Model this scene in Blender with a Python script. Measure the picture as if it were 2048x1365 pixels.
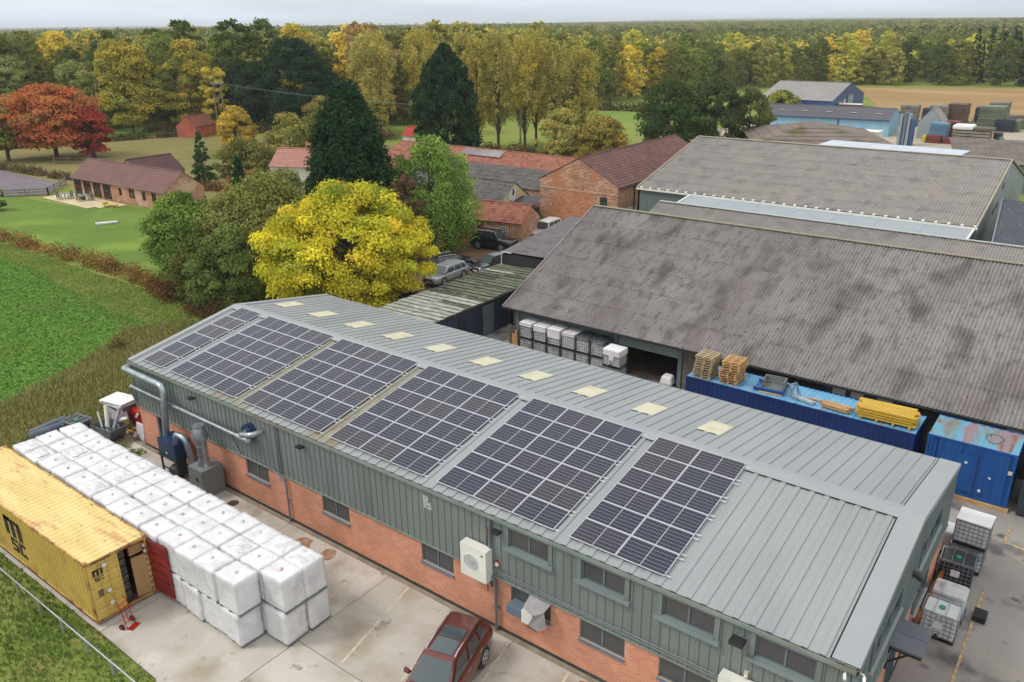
import bpy, math, random
import numpy as np
from math import sin, cos, pi, radians, hypot, atan2, sqrt
from mathutils import Matrix, Vector
S = bpy.context.scene
for _o in list(bpy.data.objects): bpy.data.objects.remove(_o)
COL = S.collection
# ------------------------------------------------ camera, sky, sun, exposure
_yaw, _pit, _rol = radians(127.532), radians(21.312), radians(-0.719)
_f = Vector((cos(_yaw)*cos(_pit), sin(_yaw)*cos(_pit), -sin(_pit)))
_r = Vector((sin(_yaw), -cos(_yaw), 0)); _u = _r.cross(_f)
_r2 = cos(_rol)*_r + sin(_rol)*_u; _u2 = -sin(_rol)*_r + cos(_rol)*_u
cam_d = bpy.data.cameras.new('camera'); cam = bpy.data.objects.new('camera', cam_d); COL.objects.link(cam)
_m = Matrix((_r2, _u2, -_f)).transposed().to_4x4(); _m.translation = Vector((39.879, -19.206, 21.194))
cam.matrix_world = _m
cam_d.sensor_width = 36; cam_d.lens = 28.80; cam_d.clip_start = .5; cam_d.clip_end = 20000
S.camera = cam
CAM = Vector((39.879, -19.206, 21.194))
w = bpy.data.worlds.new('World'); S.world = w; w.use_nodes = True
nt = w.node_tree; nt.nodes.clear()
N = nt.nodes.new; L = nt.links.new
SUN_EL, SUN_AZ = radians(50), radians(228)
sky = N('ShaderNodeTexSky'); sky.sky_type = 'NISHITA'; sky.sun_disc = False
sky.sun_elevation = SUN_EL; sky.sun_rotation = SUN_AZ; sky.altitude = 60; sky.air_density = 1.0; sky.dust_density = 3.0
bgn = N('ShaderNodeBackground'); bgn.inputs[1].default_value = 0.10
L(sky.outputs[0], bgn.inputs[0])
# overcast layer: soft grey-white cloud, a little brighter overhead, slow streaks of noise
geo = N('ShaderNodeTexCoord'); sep = N('ShaderNodeSeparateXYZ'); L(geo.outputs['Generated'], sep.inputs[0])
ramp = N('ShaderNodeValToRGB'); L(sep.outputs['Z'], ramp.inputs[0])
e = ramp.color_ramp.elements
e[0].position = 0.0; e[0].color = (0.59, 0.66, 0.76, 1)
e[1].position = 0.6; e[1].color = (1.0, 1.0, 1.0, 1)
k = e.new(0.03); k.color = (0.68, 0.735, 0.80, 1)
mp = N('ShaderNodeMapping'); mp.inputs['Scale'].default_value = (2.0, 2.0, 22.0); L(geo.outputs['Generated'], mp.inputs[0])
nz = N('ShaderNodeTexNoise'); nz.inputs['Scale'].default_value = 1.6; nz.inputs['Detail'].default_value = 5; L(mp.outputs[0], nz.inputs[0])
mr = N('ShaderNodeMapRange'); mr.inputs[1].default_value = .3; mr.inputs[2].default_value = .7; mr.inputs[3].default_value = .84; mr.inputs[4].default_value = 1.14
L(nz.outputs[0], mr.inputs[0])
mul = N('ShaderNodeVectorMath'); mul.operation = 'SCALE'; L(ramp.outputs[0], mul.inputs[0]); L(mr.outputs[0], mul.inputs['Scale'])
bg2 = N('ShaderNodeBackground'); bg2.inputs[1].default_value = 1.30; L(mul.outputs[0], bg2.inputs[0])
mix = N('ShaderNodeMixShader'); mix.inputs[0].default_value = 0.86
L(bgn.outputs[0], mix.inputs[1]); L(bg2.outputs[0], mix.inputs[2])
wo = N('ShaderNodeOutputWorld'); L(mix.outputs[0], wo.inputs[0])
sd = bpy.data.lights.new('sun', 'SUN'); sd.energy = 1.6; sd.angle = radians(14); sd.color = (1, .965, .91)
sun = bpy.data.objects.new('sun', sd); COL.objects.link(sun)
# the Nishita sun at rotation r stands at azimuth r from +Y clockwise
_sv = Vector((sin(SUN_AZ)*cos(SUN_EL), cos(SUN_AZ)*cos(SUN_EL), sin(SUN_EL)))
sun.rotation_euler = _sv.to_track_quat('Z', 'Y').to_euler(); sun.location = (0, 0, 60)
S.view_settings.view_transform = 'Standard'; S.view_settings.look = 'None'
S.view_settings.exposure = 0.0; S.view_settings.gamma = 1.0; S.view_settings.use_curve_mapping = False
S.render.engine = 'CYCLES'
S.cycles.max_bounces = 6; S.cycles.diffuse_bounces = 3; S.cycles.glossy_bounces = 3; S.cycles.transmission_bounces = 4
S.cycles.transparent_max_bounces = 6; S.cycles.volume_bounces = 1

# ------------------------------------------------ helpers
RNG = random.Random(7)
def srgb(r, g, b):
    f = lambda c: (c/255/12.92) if c/255 <= .04045 else ((c/255+.055)/1.055)**2.4
    return (f(r), f(g), f(b))
class MB:
    """collects shapes into one mesh"""
    def __init__(s): s.v = []; s.f = []; s.m = []
    def add(s, vs, fs, m=0):
        o = len(s.v); s.v += [tuple(v) for v in vs]; s.f += [tuple(i+o for i in f) for f in fs]; s.m += [m]*len(fs); return s
    def box(s, x0, x1, y0, y1, z0, z1, m=0, T=None):
        vs = [(x, y, z) for z in (z0, z1) for y in (y0, y1) for x in (x0, x1)]
        if T is not None: vs = [T @ Vector(v) for v in vs]
        return s.add(vs, [(0, 2, 3, 1), (4, 5, 7, 6), (0, 1, 5, 4), (2, 6, 7, 3), (0, 4, 6, 2), (1, 3, 7, 5)], m)
    def bar(s, a, b, wd, h=None, m=0, up=(0, 0, 1)):
        """rectangular bar from a to b"""
        a = Vector(a); b = Vector(b); h = wd if h is None else h
        d = (b-a).normalized(); up = Vector(up)
        if abs(d.dot(up)) > .98: up = Vector((1, 0, 0))
        x = d.cross(up).normalized(); y = x.cross(d)
        vs = [p+x*sx*wd/2+y*sy*h/2 for p in (a, b) for sx, sy in ((-1, -1), (1, -1), (1, 1), (-1, 1))]
        return s.add(vs, [(0, 1, 2, 3), (7, 6, 5, 4), (0, 4, 5, 1), (1, 5, 6, 2), (2, 6, 7, 3), (3, 7, 4, 0)], m)
    def prism(s, poly, z0, z1, m=0, T=None):
        n = len(poly); vs = [(x, y, z0) for x, y in poly]+[(x, y, z1) for x, y in poly]
        if T is not None: vs = [T @ Vector(v) for v in vs]
        return s.add(vs, [tuple(range(n-1, -1, -1)), tuple(range(n, 2*n))]+[(i, (i+1) % n, n+(i+1) % n, n+i) for i in range(n)], m)
    def tube(s, pts, r, n=8, m=0, caps=True):
        pts = [Vector(p) for p in pts]; rs = r if isinstance(r, (list, tuple)) else [r]*len(pts)
        rings = []; px = None
        for i, p in enumerate(pts):
            d = (pts[min(i+1, len(pts)-1)]-pts[max(i-1, 0)]).normalized()
            if px is None:
                up = Vector((0, 0, 1)) if abs(d.z) < .9 else Vector((1, 0, 0)); px = d.cross(up).normalized()
            else: px = (px-d*px.dot(d)).normalized()
            py = d.cross(px); rings.append([p+(px*cos(2*pi*k/n)+py*sin(2*pi*k/n))*rs[i] for k in range(n)])
        vs = [q for rg in rings for q in rg]; fs = []
        for i in range(len(pts)-1):
            for k in range(n):
                fs.append((i*n+k, i*n+(k+1) % n, (i+1)*n+(k+1) % n, (i+1)*n+k))
        if caps: fs += [tuple(range(n-1, -1, -1)), tuple((len(pts)-1)*n+k for k in range(n))]
        return s.add(vs, fs, m)
    def quad(s, a, b, c, d, m=0): return s.add([a, b, c, d], [(0, 1, 2, 3)], m)
    def build(s, name, mats, parent=None, smooth=False, loc=None, rz=None):
        o = bpy.data.objects.new(name, s.mesh(name, mats, smooth)); COL.objects.link(o)
        if parent is not None: o.parent = parent
        if loc is not None: o.location = loc
        if rz is not None: o.rotation_euler = (0, 0, rz)
        return o
    def mesh(s, name, mats, smooth=False):
        me = bpy.data.meshes.new(name); me.from_pydata(s.v, [], s.f)
        for mm in (mats if isinstance(mats, (list, tuple)) else [mats]): me.materials.append(mm)
        if any(s.m): me.polygons.foreach_set('material_index', s.m)
        if smooth: me.shade_smooth()
        if smooth and smooth != 'all':
            try: me.set_sharp_from_angle(angle=radians(42))
            except Exception: pass
        me.update(); return me
def put(name, me, parent=None, loc=(0, 0, 0), rz=0):
    o = bpy.data.objects.new(name, me); COL.objects.link(o); o.parent = parent; o.location = loc; o.rotation_euler = (0, 0, rz); return o
def tag(o, label=None, cat=None, group=None, kind=None):
    if label: o['label'] = label
    if cat: o['category'] = cat
    if group: o['group'] = group
    if kind: o['kind'] = kind
    return o
def thing(name, label, cat, loc=(0, 0, 0), rz=0, group=None):
    o = bpy.data.objects.new(name, None); COL.objects.link(o); o.location = loc; o.rotation_euler = (0, 0, rz); o.empty_display_size = .3
    return tag(o, label, cat, group)
def dup(o, parent=None, loc=None, rz=None, label=None, group=None):
    c = o.copy(); COL.objects.link(c); c.parent = parent
    for ch in list(o.children): dup(ch, c)
    if loc is not None: c.location = loc
    if rz is not None: c.rotation_euler = (0, 0, rz)
    if label: c['label'] = label
    if group: c['group'] = group
    return c
def structure(o): o['kind'] = 'structure'; return o

def pm(name, base, base2=None, vscale=1.0, vlo=.35, vhi=.65, rough=.6, metal=0.0, bump=0.0, bscale=30, detail=4, fine=0.0, fscale=40,
       objcol=False, stretch=None, stain=None, stscale=.4, stlo=.55, sthi=.7, spec=None, rnd=True, coat=0, rvar=0, hue=0, world=False):
    """procedural surface: two colours blended by noise, fine grain, optional blotchy stain, per-object offset"""
    m = bpy.data.materials.new(name); m.use_nodes = True; t = m.node_tree; t.nodes.clear(); n = t.nodes.new; l = t.links.new
    out = n('ShaderNodeOutputMaterial'); b = n('ShaderNodeBsdfPrincipled'); l(b.outputs[0], out.inputs[0])
    b.inputs['Roughness'].default_value = rough; b.inputs['Metallic'].default_value = metal
    if spec is not None: b.inputs['Specular IOR Level'].default_value = spec
    if coat: b.inputs['Coat Weight'].default_value = coat; b.inputs['Coat Roughness'].default_value = .06
    tc = n('ShaderNodeTexCoord'); oi = n('ShaderNodeObjectInfo')
    vec = tc.outputs['Object']
    if world: gp = n('ShaderNodeNewGeometry'); vec = gp.outputs['Position']; rnd = False
    if rnd:
        a = n('ShaderNodeVectorMath'); a.operation = 'MULTIPLY_ADD'; a.inputs[1].default_value = (1, 1, 1)
        sc = n('ShaderNodeVectorMath'); sc.operation = 'SCALE'; sc.inputs[0].default_value = (37, 53, 71); l(oi.outputs['Random'], sc.inputs['Scale'])
        l(vec, a.inputs[0]); l(sc.outputs[0], a.inputs[2]); vec = a.outputs[0]
    if stretch:
        mpn = n('ShaderNodeMapping'); mpn.inputs['Scale'].default_value = stretch; l(vec, mpn.inputs[0]); svec = mpn.outputs[0]
    else: svec = vec
    def noise(scale, d=detail, v=svec):
        q = n('ShaderNodeTexNoise'); q.inputs['Scale'].default_value = scale; q.inputs['Detail'].default_value = d; l(v, q.inputs['Vector']); return q.outputs[0]
    def rng(src, lo, hi, a=0., c=1.):
        q = n('ShaderNodeMapRange'); q.inputs[1].default_value = lo; q.inputs[2].default_value = hi; q.inputs[3].default_value = a; q.inputs[4].default_value = c; l(src, q.inputs[0]); return q.outputs[0]
    def mixc(f, a, c):
        q = n('ShaderNodeMix'); q.data_type = 'RGBA'
        if f is not None: l(f, q.inputs[0])
        for i, x in ((6, a), (7, c)):
            if isinstance(x, tuple): q.inputs[i].default_value = (*x, 1)
            else: l(x, q.inputs[i])
        return q.outputs[2]
    base2 = base2 or tuple(c*.8 for c in base)
    col = mixc(rng(noise(vscale, detail, svec), vlo, vhi), base, base2)
    if stain:
        for st, ss, lo, hi in (stain if isinstance(stain, list) else [(stain, stscale, stlo, sthi)]):
            col = mixc(rng(noise(ss, 6), lo, hi), col, st)
    if fine:
        q = n('ShaderNodeHueSaturation'); l(col, q.inputs['Color']); l(rng(noise(fscale, 2), .25, .75, 1-fine, 1+fine), q.inputs['Value']); col = q.outputs[0]
    if hue:
        q = n('ShaderNodeHueSaturation'); l(col, q.inputs['Color']); l(rng(oi.outputs['Random'], 0, 1, 1-hue, 1+hue), q.inputs['Value']); col = q.outputs[0]
    if objcol:
        q = n('ShaderNodeMix'); q.data_type = 'RGBA'; q.blend_type = 'MULTIPLY'; q.inputs[0].default_value = 1; l(col, q.inputs[6]); l(oi.outputs['Color'], q.inputs[7]); col = q.outputs[2]
    l(col, b.inputs['Base Color'])
    if rvar: l(rng(noise(vscale*3), .3, .7, rough-rvar, rough+rvar), b.inputs['Roughness'])
    if bump:
        q = n('ShaderNodeBump'); q.inputs['Strength'].default_value = bump; q.inputs['Distance'].default_value = .02; l(noise(bscale, 3), q.inputs['Height']); l(q.outputs[0], b.inputs['Normal'])
    m['b'] = 1
    return m
def glassmat(name, tint=(.03, .035, .04), rough=.03, trans=.0):
    m = bpy.data.materials.new(name); m.use_nodes = True; t = m.node_tree; b = t.nodes['Principled BSDF']
    b.inputs['Base Color'].default_value = (*tint, 1); b.inputs['Roughness'].default_value = rough; b.inputs['Specular IOR Level'].default_value = .8
    if trans:
        tr = t.nodes.new('ShaderNodeBsdfTransparent'); tr.inputs[0].default_value = (.75, .8, .8, 1); mx = t.nodes.new('ShaderNodeMixShader')
        fr = t.nodes.new('ShaderNodeFresnel'); fr.inputs[0].default_value = 1.6
        ad = t.nodes.new('ShaderNodeMath'); ad.operation = 'ADD'; ad.use_clamp = True; ad.inputs[1].default_value = 1-trans
        t.links.new(fr.outputs[0], ad.inputs[0]); t.links.new(ad.outputs[0], mx.inputs[0])
        t.links.new(tr.outputs[0], mx.inputs[1]); t.links.new(b.outputs[0], mx.inputs[2]); t.links.new(mx.outputs[0], t.nodes['Material Output'].inputs[0])
    return m
def brickmat(name, c1, c2, mortar, swap='XZ', sc=1.0, patch=None, weather=0):
    m = bpy.data.materials.new(name); m.use_nodes = True; t = m.node_tree; b = t.nodes['Principled BSDF']; n = t.nodes.new; l = t.links.new
    tc = n('ShaderNodeTexCoord'); sp = n('ShaderNodeSeparateXYZ'); l(tc.outputs['Object'], sp.inputs[0])
    ad = n('ShaderNodeMath'); ad.operation = 'ADD'; l(sp.outputs['X'], ad.inputs[0]); l(sp.outputs['Y'], ad.inputs[1])
    cb = n('ShaderNodeCombineXYZ'); l(ad.outputs[0], cb.inputs[0]); l(sp.outputs['Z'], cb.inputs[1])
    bk = n('ShaderNodeTexBrick'); l(cb.outputs[0], bk.inputs[0])
    bk.inputs['Color1'].default_value = (*c1, 1); bk.inputs['Color2'].default_value = (*c2, 1); bk.inputs['Mortar'].default_value = (*mortar, 1)
    bk.inputs['Scale'].default_value = 1/sc; bk.inputs['Mortar Size'].default_value = .008; bk.inputs['Brick Width'].default_value = .225; bk.inputs['Row Height'].default_value = .075
    bk.inputs['Bias'].default_value = -.1
    nz = n('ShaderNodeTexNoise'); nz.inputs['Scale'].default_value = .7; nz.inputs['Detail'].default_value = 6; l(tc.outputs['Object'], nz.inputs[0])
    mr = n('ShaderNodeMapRange'); mr.inputs[1].default_value = .3; mr.inputs[2].default_value = .7; mr.inputs[3].default_value = .82; mr.inputs[4].default_value = 1.15; l(nz.outputs[0], mr.inputs[0])
    hs = n('ShaderNodeHueSaturation'); l(bk.outputs['Color'], hs.inputs['Color']); l(mr.outputs[0], hs.inputs['Value']); col = hs.outputs[0]
    if patch:
        n2 = n('ShaderNodeTexNoise'); n2.inputs['Scale'].default_value = .55; n2.inputs['Detail'].default_value = 5; l(tc.outputs['Object'], n2.inputs[0])
        m2 = n('ShaderNodeMapRange'); m2.inputs[1].default_value = .5; m2.inputs[2].default_value = .62; l(n2.outputs[0], m2.inputs[0])
        mx = n('ShaderNodeMix'); mx.data_type = 'RGBA'; l(m2.outputs[0], mx.inputs[0]); l(col, mx.inputs[6]); mx.inputs[7].default_value = (*patch, 1); col = mx.outputs[2]
    l(col, b.inputs['Base Color']); b.inputs['Roughness'].default_value = .88
    bp = n('ShaderNodeBump'); bp.inputs['Strength'].default_value = .6; bp.inputs['Distance'].default_value = .01; bp.invert = True; l(bk.outputs['Fac'], bp.inputs['Height']); l(bp.outputs[0], b.inputs['Normal'])
    return m
# ------------------------------------------------ materials
M = {}
M['roof'] = pm('roof_coated_steel', srgb(141,145,146), srgb(148,152,153), world=True, vscale=.35, rough=.45, fine=.03, fscale=14, stain=[(srgb(131,136,137), .6, .5, .8)], spec=.4, hue=.012, rvar=.05, stretch=(1, .35, 1))
M['roof_dirty'] = pm('roof_lichen_steel', srgb(142,138,120), srgb(130,132,122), vscale=1.2, rough=.8, fine=.1, fscale=20, stain=[(srgb(120,100,72), 2.2, .5, .75)])
M['flash'] = pm('flashing', srgb(146,151,152), srgb(151,156,157), vscale=.5, rough=.45, fine=.03, spec=.4)
M['dark'] = pm('dark_filler', (.02, .022, .022), rough=.9)
M['clad'] = pm('cladding_green_grey', srgb(112,120,116), srgb(120,128,124), vscale=.9, rough=.45, fine=.04, stretch=(1, 1, .25), stain=[(srgb(100,112,104), .8, .55, .8)], hue=.03)
M['clad_dark'] = pm('gable_cladding', srgb(104,116,114), srgb(114,126,124), vscale=.9, rough=.45, fine=.04, hue=.02)
M['gutter'] = pm('gutter_steel', srgb(118,131,122), srgb(130,142,134), vscale=1.5, rough=.45, fine=.06, stain=[(srgb(120,112,92), .35, .55, .7)])
M['brick'] = brickmat('red_orange_brick', srgb(196,122,92), srgb(212,146,114), srgb(204,170,146))
M['dpc'] = pm('dark_plinth', (.035, .033, .03), (.06, .055, .045), vscale=3, rough=.9)
M['bluegrey'] = pm('window_blue_grey', srgb(104,122,136), rough=.4)
M['frame'] = pm('window_frame', srgb(92,104,108), srgb(104,116,120), rough=.4)
M['trim'] = pm('window_trim', srgb(116,128,128), srgb(124,136,136), rough=.4)
M['glass'] = glassmat('window_glass', (.17, .165, .165), .06, .62)
M['dglass'] = glassmat('dark_glass', (.03, .036, .04), .05)
M['galv'] = pm('galvanised_duct', srgb(150,158,164), srgb(172,180,186), vscale=3, rough=.32, metal=.75, fine=.06)
M['galv2'] = pm('grey_sheet_box', srgb(118,122,122), srgb(128,130,130), vscale=2, rough=.5, metal=.2, fine=.05, stain=[(srgb(98,98,96), 1.6, .55, .75)])
M['white'] = pm('white_enamel', srgb(228,228,218), srgb(214,214,204), rough=.4, fine=.03)
M['white2'] = pm('white_plain', (.8, .8, .8), rough=.5)
M['black'] = pm('black_plastic', (.02, .02, .022), (.03, .03, .032), rough=.45)
M['rubber'] = pm('rubber', (.018, .018, .018), rough=.85)
M['beige'] = pm('interior_beige', srgb(205,190,160), srgb(190,175,150), vscale=.8, rough=.9)
M['redp'] = pm('red_paint', srgb(176,30,26), srgb(150,24,22), rough=.4, fine=.08)
M['bluep'] = pm('blue_machine', srgb(26,52,88), srgb(20,42,76), rough=.4, fine=.06)
M['skyl'] = pm('skylight_grp', srgb(194,190,160), srgb(204,200,172), vscale=3, rough=.5, fine=.05, stain=[(srgb(182,168,138), 1.5, .5, .75)])

# solar glass with printed cell grid (local X along the panel, Y up the slope)
def solarmat():
    m = bpy.data.materials.new('solar_cells'); m.use_nodes = True; t = m.node_tree; b = t.nodes['Principled BSDF']; n = t.nodes.new; l = t.links.new
    tc = n('ShaderNodeTexCoord'); sp = n('ShaderNodeSeparateXYZ'); l(tc.outputs['Object'], sp.inputs[0]); oi = n('ShaderNodeObjectInfo')
    def line(src, period, width, off=0):
        a = n('ShaderNodeMath'); a.operation = 'MULTIPLY_ADD'; a.inputs[1].default_value = 1/period; a.inputs[2].default_value = off; l(src, a.inputs[0])
        f = n('ShaderNodeMath'); f.operation = 'FRACT'; l(a.outputs[0], f.inputs[0])
        c = n('ShaderNodeMath'); c.operation = 'LESS_THAN'; c.inputs[1].default_value = width/period; l(f.outputs[0], c.inputs[0]); return c.outputs[0]
    def mx(a, c):
        q = n('ShaderNodeMath'); q.operation = 'MAXIMUM'; l(a, q.inputs[0]); l(c, q.inputs[1]); return q.outputs[0]
    lx = line(sp.outputs['X'], .0846, .0065); ly = line(sp.outputs['Y'], .1645, .013)
    g = mx(lx, ly); mid = n('ShaderNodeMath'); mid.operation = 'COMPARE'; mid.inputs[1].default_value = .8775; mid.inputs[2].default_value = .011; l(sp.outputs['X'], mid.inputs[0])
    cr = n('ShaderNodeMix'); cr.data_type = 'RGBA'; pw = n('ShaderNodeMath'); pw.operation = 'POWER'; pw.inputs[1].default_value = 3; l(oi.outputs['Random'], pw.inputs[0]); l(pw.outputs[0], cr.inputs[0]); cr.inputs[6].default_value = (.009, .012, .030, 1); cr.inputs[7].default_value = (.030, .022, .028, 1)
    c1 = n('ShaderNodeMix'); c1.data_type = 'RGBA'; l(g, c1.inputs[0]); l(cr.outputs[2], c1.inputs[6]); c1.inputs[7].default_value = (.25, .26, .30, 1)
    c2 = n('ShaderNodeMix'); c2.data_type = 'RGBA'; l(mid.outputs[0], c2.inputs[0]); l(c1.outputs[2], c2.inputs[6]); c2.inputs[7].default_value = (.45, .45, .47, 1)
    l(c2.outputs[2], b.inputs['Base Color']); b.inputs['Roughness'].default_value = .2; b.inputs['Specular IOR Level'].default_value = .3
    return m
M['cells'] = solarmat()
M['cglass'] = glassmat('car_glass', (.055, .075, .08), .06)
M['alu'] = pm('anodised_frame', srgb(202,205,208), srgb(190,193,198), rough=.35, metal=.15)

# ------------------------------------------------ main warehouse (x 0..36.65, y 0..13.2)
BL, BW, HE, HR = 36.65, 13.22, 5.0, 6.145
RA = atan2(HR-HE, BW/2); SLEN = hypot(HR-HE, BW/2)
wh = thing('warehouse', 'long low warehouse in orange brick and grey-green cladding, solar panels on its grey roof', 'warehouse')
def wall_rects(x0, x1, z0, z1, holes):
    xs = sorted({x0, x1, *[h[0] for h in holes], *[h[1] for h in holes]}); out = []
    for a, b in zip(xs, xs[1:]):
        hs = sorted([h for h in holes if h[0] < (a+b)/2 < h[1]], key=lambda h: h[2]); z = z0
        for h in hs:
            if h[2] > z: out.append((a, b, z, h[2]))
            z = h[3]
        if z < z1: out.append((a, b, z, z1))
    return out
LOWIN = [(9.26, 10.95), (14.64, 16.36), (20.52, 22.18), (24.94, 26.68), (27.89, 29.65), (30.90, 32.68), (33.90, 35.64)]
UPWIN = [(24.92, 26.64), (27.95, 29.62), (30.92, 32.66), (33.90, 35.65)]
DOOR = (1.60, 2.60, 0, 2.2)
holes = [(a, b, 1.42, 2.33) for a, b in LOWIN]+[DOOR]
mb = MB()
for a, b, c, d in wall_rects(0, BL, .14, 2.36, holes): mb.box(a, b, 0, .22, c, d)
for a, b, c, d in wall_rects(.22, BW, .14, 2.36, [(4.9, 6.3, .14, 2.2), (8.2, 9.9, 1.42, 2.33)]): mb.box(BL-.22, BL, a, b, c, d)
mb.box(0, .22, .22, BW, .14, 2.36); mb.box(.22, BL-.22, BW-.22, BW, .14, 2.36)
mb.build('brick_wall', M['brick'], wh)
mb = MB(); mb.box(-.03, 1.6, -.03, .22, 0, .14); mb.box(2.6, BL+.03, -.03, .22, 0, .14); mb.box(BL-.22, BL+.03, .22, BW, 0, .14); mb.box(-.03, .22, .22, BW, 0, .14)
mb.box(0, BL, -.22, -.16, 0, .012); mb.box(0, BL, -.09, -.05, 0, .012); mb.build('plinth', M['dpc'], wh)
# vertical ribbed cladding sheets
def clad_profile(w=1.0, n=3, dep=.035):
    p = w/n; out = [(0, 0)]
    for i in range(n):
        c = (i+.5)*p; out += [(c-.055, 0), (c-.035, -dep), (c+.035, -dep), (c+.055, 0)]
    return out+[(w, 0)]
CP = clad_profile()
def clad_sheet(x0, x1, z0, top, holes, y=-.03):
    mb = MB()
    for (a, ya), (b, yb) in zip(CP, CP[1:]):
        if x0+a >= x1-1e-4: break
        b2 = min(x0+b, x1); cx = x0+(a+b)/2; z = z0; zr = []
        for h in sorted([h for h in holes if h[0] < cx < h[1]], key=lambda h: h[2]):
            zr.append((z, h[2])); z = h[3]
        zr.append((z, None))
        for p, q in zr:
            t0 = top(x0+a) if q is None else q; t1 = top(b2) if q is None else q
            mb.quad((a, y+ya, p-0), (b2-x0, y+yb, p), (b2-x0, y+yb, t1), (a, y+ya, t0))
    return mb
uph = [(a-.03, b+.03, 3.93, 4.70) for a, b in UPWIN]
std = clad_sheet(0, 1, 2.35, lambda x: 4.93, []).mesh('cladding_sheet', M['clad'])
for i in range(37):
    x0 = i*1.0; x1 = min(x0+1, BL)
    hit = [h for h in uph if h[0] < x1 and h[1] > x0]
    if hit or x1-x0 < .99: clad_sheet(x0, x1, 2.35, lambda x: 4.93, hit).build('cladding_sheet', M['clad'], wh, loc=(x0, 0, 0))
    else: put('cladding_sheet', std, wh, (x0, 0, 0))
gt = lambda y: HE-.07+(HR-HE)*(1-abs(y-BW/2)/(BW/2))
ghr = [(1.5, 4.75, 3.9, 4.75), (7.4, 10.4, 3.9, 4.75)]
for i in range(14):
    y0 = float(i); y1 = min(y0+1, BW)
    o = clad_sheet(y0, y1, 2.35, gt, ghr).build('cladding_sheet', M['clad_dark'], wh); o.rotation_euler = (0, 0, pi/2); o.location = (BL+.0, y0, 0)
    o = clad_sheet(y0, y1, 2.35, gt, []).build('cladding_sheet', M['clad_dark'], wh); o.rotation_euler = (0, 0, pi/2); o.location = (-.03, y0, 0); o.scale = (1, -1, 1)
mb = MB(); mb.box(0, BL, BW, BW+.03, 2.35, 4.93); mb.box(0, .15, .1, BW, 2.4, 4.9); mb.build('rear_cladding', M['clad'], wh)
mb = MB(); mb.box(-.06, BL+.06, -.10, .02, 2.33, 2.37); mb.box(BL+.0, BL+.1, .02, BW, 2.33, 2.37); mb.build('drip_flashing', M['gutter'], wh)
mb = MB(); mb.box(-.05, .06, -.09, .0, 2.38, 4.95); mb.build('corner_trim', M['clad_dark'], wh)
mb = MB(); mb.prism([(BL-.08, -.09), (BL+.09, -.09), (BL+.09, .12), (BL, .12), (BL, 0), (BL-.08, 0)], 2.38, 4.93); mb.build('corner_trim', M['clad_dark'], wh)
mb = MB(); mb.box(12.0, 12.06, -.1, -.03, 2.38, 4.9); mb.build('cladding_joint_trim', M['dark'], wh)
# windows
def window(x0, x1, z0, z1, upper):
    mb = MB(); yf = -.02 if upper else .05; c = (x0+x1)/2; fw = .055
    mb.box(x0, x1, yf, yf+.06, z0, z0+fw); mb.box(x0, x1, yf, yf+.06, z1-fw, z1)
    mb.box(x0, x0+fw, yf, yf+.06, z0+fw, z1-fw); mb.box(x1-fw, x1, yf, yf+.06, z0+fw, z1-fw); mb.box(c-.035, c+.035, yf-.01, yf+.06, z0+fw, z1-fw)
    wn = mb.build('window', M['frame'], wh)
    for a, b in ((x0+fw, c-.035), (c+.035, x1-fw)):
        m2 = MB(); m2.box(a, b, yf+.02, yf+.03, z0+fw, z1-fw); m2.build('pane', M['glass'], wn)
    m2 = MB()
    if upper:
        t = .15
        m2.box(x0-t, x0, -.11, .0, z0-.05, z1+.05); m2.box(x1, x1+t, -.11, .0, z0-.05, z1+.05); m2.box(x0-t, x1+t, -.11, .0, z1+.05, z1+.12)
        m2.build('surround', M['clad'], wn)
        m3 = MB(); m3.box(x0-t-.05, x1+t+.05, -.2, .0, z0-.17, z0-.05); m3.box(x0, x1, -.14, -.02, z0-.05, z0+.01); m3.build('sill', M['trim'], wn)
    else:
        m2.box(x0-.02, x1+.02, -.09, .05, z0-.07, z0-.003); m2.build('sill', M['bluegrey'], wn)
    return wn
for a, b in LOWIN: window(a, b, 1.42, 2.33, False)
for a, b in UPWIN: window(a, b, 3.95, 4.68, True)
# gable windows
for y0, y1, z0, z1 in ((1.5, 4.75, 3.9, 4.75), (7.4, 10.4, 3.9, 4.75), (8.2, 9.9, 1.42, 2.33)):
    mb = MB(); mb.box(BL-.02, BL+.1, y0-.1, y1+.1, z0-.1, z0); mb.box(BL-.02, BL+.1, y0-.1, y1+.1, z1, z1+.08); mb.box(BL-.02, BL+.1, y0-.1, y0, z0, z1); mb.box(BL-.02, BL+.1, y1, y1+.1, z0, z1)
    n_ = 3 if y1-y0 > 2 else 2
    for i in range(1, n_): c = y0+(y1-y0)*i/n_; mb.box(BL+.0, BL+.05, c-.03, c+.03, z0, z1)
    wn = mb.build('window', M['frame'], wh); m2 = MB(); m2.box(BL+.01, BL+.02, y0, y1, z0, z1); m2.build('pane', M['dglass'], wn)
    m3 = MB(); m3.box(BL, BL+.17, y0-.15, y1+.15, z0-.17, z0-.1); m3.build('sill', M['flash'], wn)
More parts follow.
